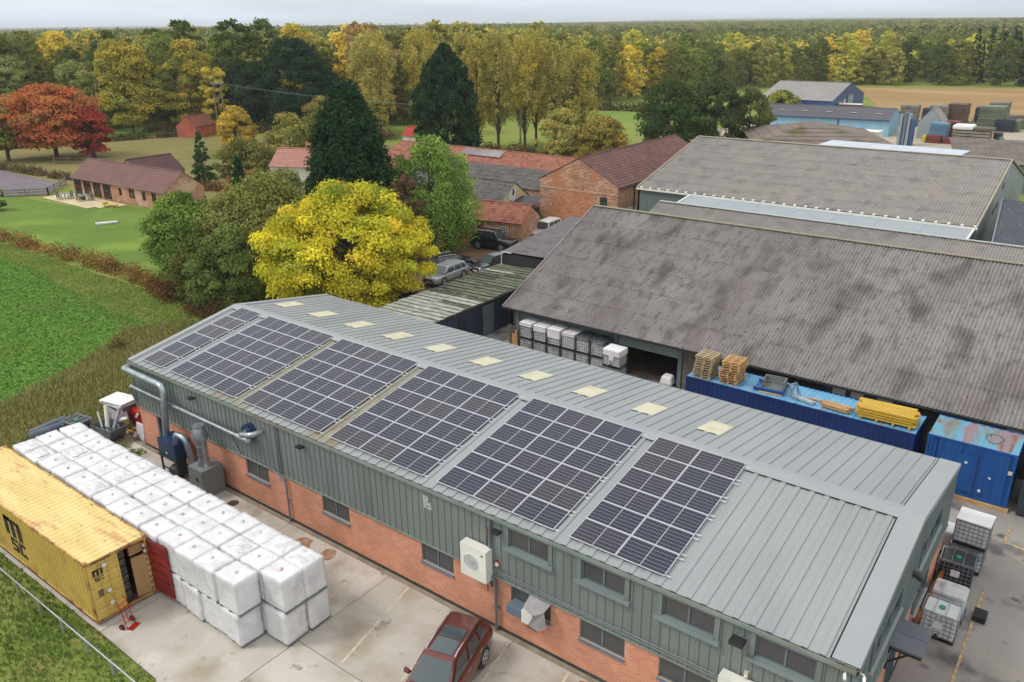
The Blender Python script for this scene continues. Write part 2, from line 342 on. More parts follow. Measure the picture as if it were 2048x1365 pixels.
# interior behind the glass: floor slab, partitions, pale office backs
mb = MB(); mb.box(.25, BL-.25, .62, .66, 0, 2.3, 2); mb.box(.25, 24, 1.5, 1.56, 0, 4.7); mb.box(.25, BL-.25, .25, .62, 1.2, 1.24, 2); mb.box(24.3, 30.1, .25, 1.1, 3.62, 3.66, 2); mb.box(30.2, BL-.3, .9, .95, 3.6, 4.9, 1); mb.box(30.2, BL-.3, .25, 1.5, 3.5, 3.58, 1); mb.box(30.2, BL-.3, .25, 1.5, 4.86, 4.9, 1)  # long grey planes added behind the panes to brighten them
mb.box(24.3, 30.1, 1.1, 1.15, 3.6, 4.85, 2); mb.box(32.0, 32.5, .5, .9, 3.6, 4.35, 0); mb.box(34.9, 35.4, .4, .8, 3.6, 4.4, 3)
mb.build('interior_partition', [pm('interior_dark', (.2, .17, .16), (.3, .27, .25), rough=.9), M['beige'], pm('interior_grey', (.55, .52, .50), (.34, .33, .33), vscale=1.2, rough=.9), pm('interior_green', srgb(90, 130, 120), rough=.9)], wh)
mb = MB(); mb.box(1.6, 2.6, .1, .16, 0, 2.2, 0); mb.box(1.62, 1.7, .02, .1, 0, 2.2, 1); mb.box(2.5, 2.58, .02, .1, 0, 2.2, 1); mb.build('door', [M['dark'], M['bluegrey']], wh)
mb = MB(); mb.box(BL-.1, BL-.02, 4.9, 6.3, .0, 2.2, 0); mb.box(BL-.02, BL+.03, 5.57, 5.63, 0, 2.2, 1); mb.box(BL-.02, BL+.03, 4.9, 4.98, 0, 2.2, 1); mb.box(BL-.02, BL+.03, 6.22, 6.3, 0, 2.2, 1); mb.build('entrance_door', [M['dglass'], M['bluegrey']], wh)

# roof: sheets 1 m wide, two ribs each
RP = [(0, 0), (.15, 0), (.165, .036), (.335, .036), (.35, 0), (.65, 0), (.665, .036), (.835, .036), (.85, 0), (1.0, 0)]
def roof_sheet_mesh(name, mat, s0, s1, w=1.0):
    mb = MB()
    for (a, ha), (b, hb) in zip(RP, RP[1:]):
        if a >= w: break
        b = min(b, w)
        mb.quad((a, s0, ha), (b, s0, hb), (b, s1, hb), (a, s1, ha))
        mb.quad((a, s0, ha-.05), (b, s0, hb-.05), (b, s0, hb), (a, s0, ha))
    return mb.mesh(name, mat)
rf = bpy.data.objects.new('roof', MB().box(-.02, BL+.02, .2, BW-.2, HE-.08, HE-.03).mesh('roof', M['dark'])); COL.objects.link(rf); rf.parent = wh
ma = roof_sheet_mesh('roof_sheet', M['roof'], -.1, SLEN); mdt = roof_sheet_mesh('roof_sheet', M['roof_dirty'], -.1, SLEN); mlast = roof_sheet_mesh('roof_sheet', M['roof'], -.1, SLEN, .65)
SKX = [1.30, 4.30, 7.30, 10.30, 13.30, 16.30, 19.30, 22.30, 25.30, 28.30]
for i in range(37):
    x0 = float(i)
    me = mlast if i == 36 else (mdt if i in (8, 9, 14, 15, 7) else ma)
    o = put('roof_sheet', me, rf, (x0, 0, HE)); o.rotation_euler = (RA, 0, 0)
    me = mlast if i == 36 else ma
    o = put('roof_sheet', me, rf, (x0+(.65 if i == 36 else 1), BW, HE)); o.rotation_euler = (RA, 0, pi)
for xs in SKX:
    mb = MB()
    for (a, ha), (b, hb) in zip(RP, RP[1:]):
        mb.quad((a*.98, 0, ha*.15+.04), (b*.98, 0, hb*.15+.04), (b*.98, 1.55, hb*.15+.04), (a*.98, 1.55, ha*.15+.04))
    o = mb.build('skylight', M['skyl'], rf); o.rotation_euler = (RA, 0, pi); d = BW-10.15
    o.location = (xs+.49, BW-d, HE+d*math.tan(RA))
# ridge cap, filler, verges, gutters
mb = MB(); dz = .07; cw = .42
yr = BW/2
for sgn in (-1, 1):
    y1 = yr+sgn*cw; z1 = HR-cw*math.tan(RA)+dz
    mb.quad((0, yr, HR+dz+.01), (0, y1, z1), (BL, y1, z1), (BL, yr, HR+dz+.01)) if sgn < 0 else mb.quad((0, yr, HR+dz+.01), (BL, yr, HR+dz+.01), (BL, y1, z1), (0, y1, z1))
    mb.quad((0, y1, z1), (0, y1, z1-.015), (BL, y1, z1-.015), (BL, y1, z1))
o = mb.build('ridge_cap', M['flash'], rf)
mb = MB()
x = .3
while x < BL-.7:      # dark foam fillers between the ribs under the cap
    mb.box(x, x+.40, yr-cw+.0, yr-cw+.03, HR-cw*math.tan(RA)-.0, HR-cw*math.tan(RA)+.056); x += .5
mb.build('ridge_filler', M['dark'], rf)
def verge(x0, x1, dx, name):
    mb = MB()
    for sgn, y0 in ((1, -.1), (-1, BW+.1)):
        z0 = HE-.1*math.tan(RA)
        mb.quad((x0, y0, z0+.075), (x1, y0, z0+.075), (x1, yr, HR+.082), (x0, yr, HR+.082))
        for xx in (x0, x1):
            mb.quad((xx, y0, z0+.075), (xx, yr, HR+.082), (xx, yr, HR-.16 if xx == dx else HR+.01), (xx, y0, z0-.16 if xx == dx else z0+.005))
    return mb.build(name, M['flash'], rf)
verge(BL-.66, BL+.08, BL+.08, 'verge_flashing'); verge(-.08, .24, -.08, 'verge_flashing')
mb = MB()
for y0, z0, y1 in ((-.08, HE-.08*math.tan(RA), yr-cw), (BW+.08, HE-.02, yr+cw)):
    zb = HR-cw*math.tan(RA)+.006
    for xx in (BL-.72, .26): mb = MB(); mb.quad((xx, y0, z0+.008), (xx+.05, y0, z0+.008), (xx+.05, y1, zb), (xx, y1, zb)); mb.build('verge_shadow_strip', M['dark'], rf)  # dark strip laid on the sheets stands in for shade along the verge
mb = MB()
mb.box(-.06, BL+.06, -.19, -.165, HE-.15, HE-.01); mb.box(-.06, BL+.06, -.165, -.03, HE-.15, HE-.125); mb.box(-.06, BL+.06, -.05, -.03, HE-.125, HE-.03)
for i in range(13): mb.box(i*3.05-.03, i*3.05+.03, -.196, -.16, HE-.155, HE-.004)
for e_ in (-.06, BL+.03): mb.box(e_, e_+.03, -.19, -.03, HE-.15, HE-.01)
mb.box(-.06, BL+.06, BW+.03, BW+.19, HE-.15, HE-.02)
mb.build('gutter', M['gutter'], rf)
# downpipes
mb = MB(); mb.tube([(12.12, -.12, 4.85), (12.1, -.1, 4.7), (12.1, -.1, 2.45), (12.3, -.12, 2.25), (12.32, -.1, 2.1), (12.32, -.1, .05)], .045); mb.box(12.26, 12.38, -.14, 0, 1.1, 1.14); mb.build('downpipe', M['bluegrey'], wh)
mb = MB(); mb.tube([(24.14, -.14, 4.85), (24.12, -.12, 4.6), (24.1, -.12, 2.45), (24.28, -.14, 2.25), (24.33, -.12, 2.1), (24.33, -.12, .05)], .06); mb.tube([(24.02, -.1, 4.2), (24.02, -.1, 2.3)], .02); mb.box(24.24, 24.42, -.18, 0, 1.0, 1.08); mb.build('downpipe', M['frame'], wh)
mb = MB(); mb.tube([(23.96, -.1, 4.1), (23.96, -.13, 1.6)], .022); mb.box(23.93, 24.02, -.14, -.04, 4.0, 4.35); mb.build('cable_duct', pm('rusty_duct', srgb(120, 82, 60), srgb(70, 60, 55), rough=.8), wh)
mb = MB(); mb.tube([(24.25, -.12, 2.72), (26.7, -.11, 2.66), (29.3, -.12, 2.66), (29.5, -.13, 2.7), (31.6, -.12, 2.68), (34.4, -.12, 2.66)], .018); mb.tube([(24.25, -.12, 2.62), (26.7, -.11, 2.57), (29.3, -.12, 2.57), (31.6, -.12, 2.58), (34.4, -.12, 2.56)], .016); mb.build('service_pipe', M['trim'], wh)
mb = MB(); mb.tube([(8.6, -.12, 3.3), (8.6, -.12, 3.03), (9.08, -.12, 2.43), (11.63, -.12, 2.45), (12.11, -.12, 2.0), (12.28, -.1, 1.95)], .035); mb.build('condensate_pipe', M['galv'], wh)

# ------------------------------------------------ solar arrays
PW, PH, GP = 1.755, 1.038, .018
mb = MB(); f = .022
mb.box(0, PW, 0, f, -.035, 0, 0); mb.box(0, PW, PH-f, PH, -.035, 0, 0); mb.box(0, f, f, PH-f, -.035, 0, 0); mb.box(PW-f, PW, f, PH-f, -.035, 0, 0); mb.box(f, PW-f, f, PH-f, -.03, -.004, 1)
pan = mb.mesh('solar_panel', [M['alu'], M['cells']])
arrx = [(.875, 1), (3.365, 3), (9.294, 3), (15.284, 3), (21.309, 3), (27.254, 2)]
lab = ['single narrow column of black solar panels at the far gable end of the roof',
       'three-column solar array second from the far gable, beside the single column',
       'three-column solar array with tan lichen-stained roof strips on both its sides',
       'three-column solar array above the white square marks on the cladding',
       'three-column solar array above the white air conditioner on the wall',
       'two-column solar array nearest the bare grey roof end']
for (x0, nc), lb in zip(arrx, lab):
    a = thing('solar_array', lb, 'solar array', group='solar arrays on the warehouse roof')
    s0 = .253; h = .12
    a.location = (x0, s0*cos(RA)-h*sin(RA), HE+s0*sin(RA)+h*cos(RA)); a.rotation_euler = (RA, 0, 0)
    for r in range(6):
        for c in range(nc): put('solar_panel', pan, a, (c*(PW+GP), r*1.053, 0))
    wdt = nc*(PW+GP)
    mb = MB()
    for r in range(6):
        for yy in ((r*1.053+.08), (r*1.053+.93)):
            mb.box(-.05, wdt+.17, yy-.02, yy+.02, -.085, -.045)
    mb.build('mounting_rail', M['alu'], a)

# ------------------------------------------------ things on the front wall
def floodlight(x, z, lb, s=1.0, y=0):
    t = thing('floodlight', lb, 'floodlight', (x, y-.04, z), group='black floodlights under the gutter')
    mb = MB(); mb.box(-.16*s, .16*s, -.34*s, -.08, -.07*s, .03*s); mb.build('lamp_body', M['black'], t)
    mb = MB(); mb.box(-.14*s, .14*s, -.33*s, -.1, -.076*s, -.0705*s); mb.build('lens', M['dglass'], t)
    mb = MB(); mb.box(-.03, .03, -.08, .02, -.04, .04); mb.box(-.18*s, .18*s, -.09, -.075, .03, .05); mb.build('bracket', M['trim'], t)
floodlight(5.78, 4.5, 'small black floodlight above the blue extractor unit')
floodlight(13.85, 4.45, 'small black floodlight on the cladding between the two long-wall downpipes')
floodlight(24.5, 4.5, 'black floodlight beside the downpipe above the air conditioner')
floodlight(33.45, 4.42, 'large black floodlight between the two end upper windows', 1.3)
def aircon(x, z, w_, h_, lb, name='air_conditioner'):
    t = thing(name, lb, 'air conditioner', (x, -.1, z), group='white air conditioner units on the front wall')
    mb = MB(); mb.box(0, w_, -.38, 0, 0, h_); mb.build('casing', M['white'], t)
    mb = MB(); c = (w_*.42, h_*.5); R_ = .3*min(w_, h_/1.2)
    pts = [(c[0]+R_*cos(a)*1.0, -.385, c[1]+R_*sin(a)) for a in np.linspace(0, 2*pi, 25)]
    mb.tube(pts, .012, 5, caps=False)
    for q in (.35, .7): mb.tube([(c[0]+R_*q*cos(a), -.385, c[1]+R_*q*sin(a)) for a in np.linspace(0, 2*pi, 21)], .006, 4, caps=False)
    mb.build('fan_grille', M['white2'], t)
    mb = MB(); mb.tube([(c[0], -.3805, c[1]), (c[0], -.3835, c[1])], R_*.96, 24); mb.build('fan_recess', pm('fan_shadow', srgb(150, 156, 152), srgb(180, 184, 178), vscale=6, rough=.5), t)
    mb = MB(); mb.box(w_*.8, w_*.9, -.384, -.3805, h_*.82, h_*.86); mb.build('badge', M['black'], t)
    mb = MB(); mb.bar((.1, .08, -.03), (.1, -.36, -.03), .04); mb.bar((w_-.1, .08, -.03), (w_-.1, -.36, -.03), .04); mb.bar((w_-.1, .06, -.4), (w_-.1, -.02, -.02), .04); mb.bar((.1, .06, -.4), (.1, -.02, -.02), .04); mb.build('bracket', M['black'], t)
aircon(22.98, 2.22, 1.2, 1.35, 'large white air conditioner beside the downpipe below the solar panels')
aircon(33.05, 1.95, .95, 1.1, 'white air conditioner at the bottom edge of the photo below the end windows')
t = thing('alarm_bell', 'small round red and white alarm sounder right of the downpipe', 'alarm', (24.4, -.07, 2.98))
mb = MB(); mb.tube([(0, .03, 0), (0, -.05, 0)], .12, 14); mb.build('backplate', M['redp'], t); mb = MB(); mb.tube([(0, -.05, 0), (0, -.1, 0)], [.09, .05], 14); mb.build('sounder', M['white2'], t)
t = thing('junction_box', 'small white and brown junction box on the wall right of the end air conditioner', 'junction box', (33.75, -.08, 3.2))
mb = MB(); mb.box(-.06, .06, -.08, .03, -.1, .1); mb.build('casing', M['beige'], t)
mb = MB(); mb.box(-.04, .04, -.09, -.08, -.06, .02); mb.build('cover', M['white2'], t)
# white square marks glued on the cladding (peeling remains of a sign)
mb = MB()
for i in range(8):
    for j in range(10):
        if (j < 4 and i > 4) or (i in (5, 6) and j in (4, 7)) or (i == 3 and j > 6) or RNG.random() < .06: continue
        mb.box(i*.052, i*.052+.036, -.078, -.072, -j*.055-.034, -j*.055)
mb2 = MB(); mb2.v = mb.v; mb2.f = mb.f; mb2.m = mb.m
o = mb2.build('sign_remains', M['white2'], loc=(20.84, 0, 4.55)); tag(o, 'grid of small white square marks left on the cladding under the gutter', 'wall mark')
# twin cameras at the corner
for i, (xx, yy, lb) in enumerate(((36.4, -.2, 'small white camera under the gutter on the front corner, long wall side'), (36.85, -.02, 'small white camera on the front corner, gable side'))):
    t = thing('security_camera', lb, 'camera', (xx, yy, 4.78), group='white cameras on the building corner')
    mb = MB(); mb.tube([(0, 0, 0), (.05, -.16, -.06)], .045, 10); mb.build('camera_body', M['white2'], t)
    mb = MB(); mb.tube([(0, 0, 0), (0, .12 if i == 0 else 0, .06), (0 if i == 0 else -.15, .12 if i == 0 else 0, .08)], .02, 6); mb.build('mount', M['white2'], t)
# cowl lamp on gable
t = thing('wall_lamp', 'black hooded wall lamp high on the gable wall', 'lamp', (BL+.03, 6.25, 4.17))
mb = MB(); mb.box(0, .06, -.1, .1, -.05, .12); mb.build('backplate', M['trim'], t)
mb = MB(); mb.tube([(.04, 0, .08), (.2, 0, .06), (.34, 0, -.06)], [.12, .13, .1], 10); mb.build('hood', M['black'], t)
# canopy over the door
t = thing('door_canopy', 'small grey flat canopy on black brackets over the gable door', 'canopy', (BL+.02, 4.35, 2.6))
mb = MB(); mb.box(0, 1.0, 0, .78, 0, .07); mb.build('canopy_board', pm('canopy_grey', srgb(104, 110, 118), srgb(96, 100, 108), rough=.5, fine=.05), t)
mb = MB(); mb.box(0, 1.0, .80, 1.55, 0, .07); mb.build('canopy_board', bpy.data.materials['canopy_grey'], t)
mb = MB()
for yy in (0.02, 1.48):
    mb.bar((0, yy, -.04), (.98, yy, -.04), .07, .08); mb.bar((.03, yy, -.9), (.03, yy, 0), .07); mb.bar((.05, yy, -.6), (.6, yy, -.06), .05)
mb.build('bracket', M['black'], t)
# open window flap with the duct box through it
t = thing('window_vent_box', 'grey metal vent box and perforated panel pushed out through the wall window', 'vent', (25.0, 0, 1.43))
mb = MB(); mb.box(.08, .72, -.48, .03, .02, .32, 0); mb.build('tray', M['bluegrey'], t)
mb = MB(); mb.box(.8, 1.28, -.55, .03, .0, .5); mb.build('duct_box', M['white'], t)
mb = MB(); mb.add([(.85, -.03, .9), (1.74, -.03, .86), (1.72, -.46, .76), (1.38, -.6, .56), (.85, -.5, .62)], [(0, 1, 2, 3, 4)]); mb.add([(1.38, -.6, .56), (1.72, -.46, .76), (1.8, -.42, .12), (1.5, -.56, -.06), (1.14, -.6, .06)], [(0, 1, 2, 3, 4)])
o = mb.build('perforated_panel', pm('dull_tin', srgb(138,140,144), srgb(160,150,150), vscale=6, rough=.75), t); sm = o.modifiers.new('thickness', 'SOLIDIFY'); sm.thickness = .012
mb = MB()
for k in range(9): mb.tube([(1.14+k*.045, -.6+k*.005, .06-k*.013), (1.14+k*.045, -.62+k*.005, -.02-k*.013)], .012, 5)
mb.build('fringe', M['dark'], t)
# ------------------------------------------------ ground sheets
def sheet(name, poly, z, mat):
    mb = MB(); mb.add([(x, y, z) for x, y in poly], [tuple(range(len(poly)))]); o = mb.build(name, mat); o['kind'] = 'structure'; return o
GR = pm('rough_grass_ground', srgb(116,134,60), srgb(132,134,74), vscale=.25, detail=8, rough=1, fine=.2, fscale=5, stain=[(srgb(96,120,50), .12, .5, .65), (srgb(150,132,86), .45, .58, .72)], spec=.1, rnd=False)
FAR = pm('far_country', srgb(70,84,44), srgb(112,108,60), vscale=.004, detail=10, rough=1, spec=.1, rnd=False)
CROP = pm('green_crop', srgb(92,134,50), srgb(108,146,60), vscale=.35, detail=8, rough=.9, fine=.25, fscale=4, stain=[(srgb(104,132,52), .3, .5, .68), (srgb(56,100,30), 1.4, .55, .7)], spec=.15, rnd=False)
LAWN = pm('mown_lawn', srgb(92,118,52), srgb(104,126,58), vscale=.15, detail=6, rough=.95, fine=.12, fscale=3, stain=[(srgb(120,142,60), .2, .5, .7)], spec=.1, rnd=False)
PAD = pm('dry_paddock', srgb(134,122,80), srgb(120,118,72), vscale=.06, detail=8, rough=1, fine=.1, fscale=2, stain=[(srgb(96,108,58), .05, .52, .68), (srgb(150,128,84), .3, .6, .75)], spec=.1, rnd=False)
CFD = pm('pale_green_field', srgb(136,138,72), srgb(120,136,66), vscale=.05, detail=6, rough=1, fine=.06, fscale=1.5, stain=[(srgb(96,132,52), .04, .5, .65)], spec=.1, rnd=False)
PLO = pm('ploughed_field', srgb(156,128,90), srgb(146,122,84), vscale=.03, detail=8, rough=1, fine=.05, fscale=2, stain=[(srgb(168,142,100), .02, .5, .7)], stretch=(1, 3, 1), spec=.1, rnd=False)
CON = pm('yard_concrete', srgb(190,184,174), srgb(176,169,159), vscale=.35, detail=9, rough=.9, fine=.06, fscale=14, stain=[(srgb(158,148,130), .5, .50, .68), (srgb(204,197,186), .8, .58, .75), (srgb(128,118,100), 1.6, .64, .76)], spec=.25, hue=.02)
JNT = pm('joint_dirt', srgb(92,82,66), srgb(110,98,76), vscale=3, rough=1)
ASP = pm('grey_yard', srgb(152,147,141), srgb(138,132,128), vscale=.25, detail=9, rough=.9, fine=.08, fscale=12, stain=[(srgb(94,90,92), .35, .53, .62), (srgb(158,150,140), .5, .55, .7), (srgb(80,76,78), 1.0, .64, .74)], spec=.25, rnd=False)
DIRT = pm('farmyard_dirt', srgb(112,88,70), srgb(128,104,84), vscale=.4, detail=8, rough=1, fine=.15, fscale=6, stain=[(srgb(150,110,64), 1.1, .56, .7), (srgb(92,80,66), .3, .5, .65)], spec=.1, rnd=False)
GRV = pm('scrap_corner_dirt', srgb(140,122,102), srgb(120,106,90), vscale=.8, detail=8, rough=1, fine=.12, fscale=12, rnd=False)
FARY = pm('far_yard_concrete', srgb(176,162,142), srgb(162,152,138), vscale=.08, rough=1, fine=.05, fscale=3, rnd=False)
mb = MB(); R_ = 9000
mb.add([(-R_, -R_, -.03), (R_, -R_, -.03), (R_, R_, -.03), (-R_, R_, -.03)], [(0, 1, 2, 3)]); structure(mb.build('ground', FAR))
sheet('rough_grass', [(-260, -120), (120, -120), (120, 330), (-260, 330)], -.015, GR)
sheet('crop_field', [(-200, 14.5), (-62, 13.4), (-49, 12.6), (-41, 12.7), (-33, 11.2), (-27, 11.2), (-24, 10.4), (-19, 10.8), (-14.5, 8.6), (-13.6, 5.6), (-11.6, 3.6), (-11.2, .6), (-9.6, -2.5), (-8.8, -6), (-8.5, -12), (-12, -40), (-60, -110), (-200, -110)], .0, CROP)
sheet('lawn', [(-84, 16.8), (-20, 17.2), (-22, 24), (-40, 30), (-47, 41), (-52, 40.6), (-53.6, 33.2), (-61, 32.9), (-66, 29), (-84, 27)], .005, LAWN)
sheet('paddock', [(-150, 30), (-100, 31), (-76, 36.5), (-54, 42), (-46, 47), (-62, 62), (-84, 84), (-112, 80), (-124, 74), (-134, 52)], .0, PAD)
sheet('green_strip', [(-165, 62), (-150, 44), (-134, 60), (-122, 80), (-128, 84), (-150, 78)], .01, LAWN)
sheet('riding_arena', [(-108, 36), (-83.5, 35.8), (-77.4, 30.6), (-81.0, 26.6), (-112, 26)], .012, pm('arena_surface', srgb(118,108,116), srgb(106,98,104), vscale=.3, rough=1, fine=.06, fscale=4, rnd=False))
sheet('far_paddock', [(-112, 84), (-92, 84), (-84, 90), (-66, 92), (-60, 84), (-90, 76), (-108, 78)], .01, PAD)
sheet('centre_field', [(-84, 158), (-50, 168), (-30, 130), (-14, 92), (-30, 86), (-62, 86), (-78, 112)], .01, CFD)
sheet('ploughed_field', [(-40, 268), (5, 286), (60, 310), (90, 250), (60, 190), (-2, 186), (-16, 206), (-28, 238)], .02, PLO)
sheet('far_yard', [(-32, 128), (-8, 118), (50, 120), (60, 178), (10, 190), (-30, 182)], .0, FARY)
sheet('farmyard', [(-24, 40), (-14, 23.5), (-.6, 23), (7, 46), (-4, 57.5), (-16, 58)], .0, DIRT)
sheet('lane', [(-52, 41.2), (-46, 36.5), (-36, 33), (-24, 38), (-24, 44), (-38, 44)], .012, pm('pale_lane', srgb(160,154,142), srgb(146,140,130), vscale=.5, rough=1, rnd=False))
sheet('rear_yard', [(-.5, 13.2), (36.7, 13.2), (36.7, 24), (7, 24), (7, 32), (-.5, 32)], .0, ASP)
sheet('side_yard', [(36.7, -40), (80, -40), (80, 60), (46, 60), (46, 24), (36.7, 24)], .004, ASP)
sheet('scrap_corner', [(-3.6, -1.6), (-.4, -3.0), (.0, 2.5), (-3.0, 2.6), (-4.6, .8)], .004, GRV)
# front yard: real concrete bays with recessed dirty joints
sheet('yard_joint_bed', [(-.8, -9.1), (16.4, -9.15), (19.5, -10.5), (30, -30), (36.7, -30), (36.7, 0), (-.8, 0)], .002, JNT)
yd = bpy.data.objects.new('yard_concrete', None); COL.objects.link(yd); yd['kind'] = 'structure'
xs_ = [-.8, 6.0, 12.42, 18.82, 25.2, 31.6, 36.68]; ys_ = [-4.93, -.26]
def slab(poly):
    mb = MB(); mb.prism(poly, .004, .020); mb.build('concrete_slab', CON, yd)
for a, b in zip(xs_, xs_[1:]): slab([(a+.012, -4.915), (b-.012, -4.915), (b-.012, -.26), (a+.012, -.26)])
slab([(-.8, -9.1), (5.988, -9.1), (5.988, -4.945), (-.8, -4.945)]); slab([(6.012, -9.1), (12.4, -9.08), (12.4, -4.945), (6.012, -4.945)]); slab([(12.43, -9.08), (16.3, -9.12), (18.8, -10.3), (18.8, -4.945), (12.43, -4.945)])
for a, b in zip(xs_[3:], xs_[4:]):
    slab([(a+.012, -9.6), (b-.012, -9.6), (b-.012, -4.945), (a+.012, -4.945)]); slab([(a+.012 if a > 19 else 18.84, -16), (b-.012, -16), (b-.012, -9.62), (a+.012, -9.62)])
mb = MB(); mb.box(-.8, 36.6, -.245, -.02, .004, .016); mb.build('edge_strip', pm('edge_concrete', srgb(150,140,122), srgb(128,118,100), vscale=2, rough=.95), yd)
for k, (x0, x1, y0, y1) in enumerate(((15.25, 16.0, -1.25, -.3), (28.2, 28.75, -.62, -.28), (13.6, 14.6, -1.5, -.4))):
    mb = MB(); n_ = 12; r_ = random.Random(k); mb.add([((x0+x1)/2+(x1-x0)/2*cos(2*pi*i/n_)*r_.uniform(.75, 1.1), (y0+y1)/2+(y1-y0)/2*sin(2*pi*i/n_)*r_.uniform(.75, 1.1), .0235) for i in range(n_)], [tuple(range(n_))])
    o = mb.build('rust_stain', pm('rust_stain_%d' % k, srgb(150,92,60), srgb(160,124,92), vscale=3, rough=.9, stain=[(srgb(160,148,128), 4, .5, .6)])); o['kind'] = 'structure'
# ------------------------------------------------ vegetation
def leafmat(name, rough=.65, trans=.18):
    m = bpy.data.materials.new(name); m.use_nodes = True; t = m.node_tree; t.nodes.clear(); n = t.nodes.new; l = t.links.new
    at = n('ShaderNodeAttribute'); at.attribute_name = 'col'; oi = n('ShaderNodeObjectInfo'); mx = n('ShaderNodeMix'); mx.data_type = 'RGBA'; mx.blend_type = 'MULTIPLY'; mx.inputs[0].default_value = 1
    l(at.outputs['Color'], mx.inputs[6]); l(oi.outputs['Color'], mx.inputs[7])
    d = n('ShaderNodeBsdfDiffuse'); d.inputs['Roughness'].default_value = .8; tr = n('ShaderNodeBsdfTranslucent'); ms = n('ShaderNodeMixShader'); ms.inputs[0].default_value = trans
    hv = n('ShaderNodeHueSaturation'); hv.inputs['Saturation'].default_value = .94; hv.inputs['Value'].default_value = 1.38; l(mx.outputs[2], hv.inputs['Color']); l(hv.outputs[0], d.inputs[0]); l(hv.outputs[0], tr.inputs[0]); l(d.outputs[0], ms.inputs[1]); l(tr.outputs[0], ms.inputs[2]); o = n('ShaderNodeOutputMaterial'); l(ms.outputs[0], o.inputs[0]); return m
LEAF = leafmat('leaves'); BARK = pm('bark', srgb(104,94,80), srgb(76,68,58), vscale=3, rough=.95, stretch=(3, 3, .6)); BARKP = pm('pale_bark', srgb(128,118,96), srgb(100,92,76), vscale=3, rough=.95)
def leaf_mesh(name, P, Nn, size, C, asp=.62, extra=None, rs=None):
    """P (n,3) centres, Nn (n,3) facing, size (n,), C (n,3) colours -> quads; extra = MB of wood (material 1)"""
    rs = rs or np.random.RandomState(1); n = len(P); Nn = Nn/(np.linalg.norm(Nn, axis=1, keepdims=True)+1e-9)
    a = rs.normal(size=(n, 3)); t = np.cross(Nn, a); t /= (np.linalg.norm(t, axis=1, keepdims=True)+1e-9); b = np.cross(Nn, t)
    s = size[:, None]; q = asp
    V = np.stack([P-t*s*.5, P+b*s*.5*q+t*s*.05, P+t*s*.5, P-b*s*.5*q-t*s*.05], 1).reshape(-1, 3); F = np.arange(4*n).reshape(-1, 4); cols = np.repeat(np.c_[C, np.ones(n)], 4, axis=0)
    nv = 4*n; me = bpy.data.meshes.new(name); ev = []; ef = []
    if extra is not None and extra.v: ev = np.array(extra.v, dtype=float); ef = extra.f
    tot = nv+len(ev); me.vertices.add(tot); VV = np.vstack([V, ev]) if len(ev) else V; me.vertices.foreach_set('co', VV.astype(np.float32).ravel())
    li = F.ravel().tolist(); ls = list(range(0, 4*n, 4)); k = 4*n
    for f_ in ef: ls.append(k); li += [i+nv for i in f_]; k += len(f_)
    me.loops.add(k); me.loops.foreach_set('vertex_index', li); me.polygons.add(len(ls)); me.polygons.foreach_set('loop_start', ls)
    me.materials.append(LEAF)
    if len(ev): me.materials.append(BARK); me.polygons.foreach_set('material_index', [0]*n+[1]*len(ef))
    at = me.color_attributes.new('col', 'FLOAT_COLOR', 'POINT'); cc = np.vstack([cols, np.ones((len(ev), 4))]) if len(ev) else cols
    at.data.foreach_set('color', cc.astype(np.float32).ravel()); me.update(calc_edges=True); me.validate(); return me
def pal(c, n, rs, v=.16): # mix palette colours per clump
    c = np.array(c); w_ = rs.dirichlet([.6]*len(c), size=n); return (w_ @ c)*(1+rs.uniform(-v, v, size=(n, 1)))
PROF = {'round': lambda h: np.sqrt(np.clip(1-(2*(h-.44))**2*.92, .05, 1)), 'tall': lambda h: np.sqrt(np.clip(1-(2*h-1)**2*.85, .08, 1))*(.8+.2*np.sin(h*9)),
        'cone': lambda h: np.clip((1-h)**.72, .04, 1), 'fat': lambda h: np.clip((1-h)**.64, .05, 1), 'column': lambda h: np.clip(np.minimum(1, (1-h)*2.1)**.62*(.9+.1*h), .05, 1), 'dome': lambda h: np.sqrt(np.clip(1-h**2.2, .03, 1))}
def crown(seed, R, z0, z1, prof, nc, per, leaf, colors, rc=.26, flat=.75, ragged=.18, inner=.55, droop=0, updir=0.0):
    """leaves on the shells of many clumps spread through a crown envelope"""
    rs = np.random.RandomState(seed); h = rs.uniform(0, 1, nc)**.95; ang = rs.uniform(0, 2*pi, nc); lob = 1+ragged*np.sin(ang*2+seed)+ragged*.7*np.sin(ang*3+h*6+seed*2)
    rad = R*PROF[prof](h)*lob*np.sqrt(rs.uniform(inner**2, 1, nc))*(1-rc*.5); H = z1-z0
    cx = rad*np.cos(ang); cy = rad*np.sin(ang); cz = z0+H*h; crad = R*rc*rs.uniform(.55, 1.25, nc)*(1 if prof not in ('cone', 'column') else np.clip(PROF[prof](h), .35, 1))
    cc = pal(colors, nc, rs, .18); k = np.repeat(np.arange(nc), per); n = len(k)
    d = rs.normal(size=(n, 3)); d /= np.linalg.norm(d, axis=1, keepdims=True); d[:, 2] = np.where(d[:, 2] < -.35, -d[:, 2]*.6, d[:, 2]); r_ = crad[k]*(.58+.62*rs.uniform(0, 1, n)**.8)
    P = np.c_[cx[k], cy[k], cz[k]]+d*r_[:, None]*np.array([1, 1, flat]); P[:, 2] -= droop*rs.uniform(0, 1, n)**2*H
    P[:, 2] = np.maximum(P[:, 2], .15); Nn = d+rs.normal(size=(n, 3))*.33; Nn[:, 2] += updir+.1
    C = cc[k]*(1+rs.uniform(-.22, .22, size=(n, 1))); sz = leaf*rs.uniform(.6, 1.35, n); return P, Nn, sz, C, np.c_[cx, cy, cz]
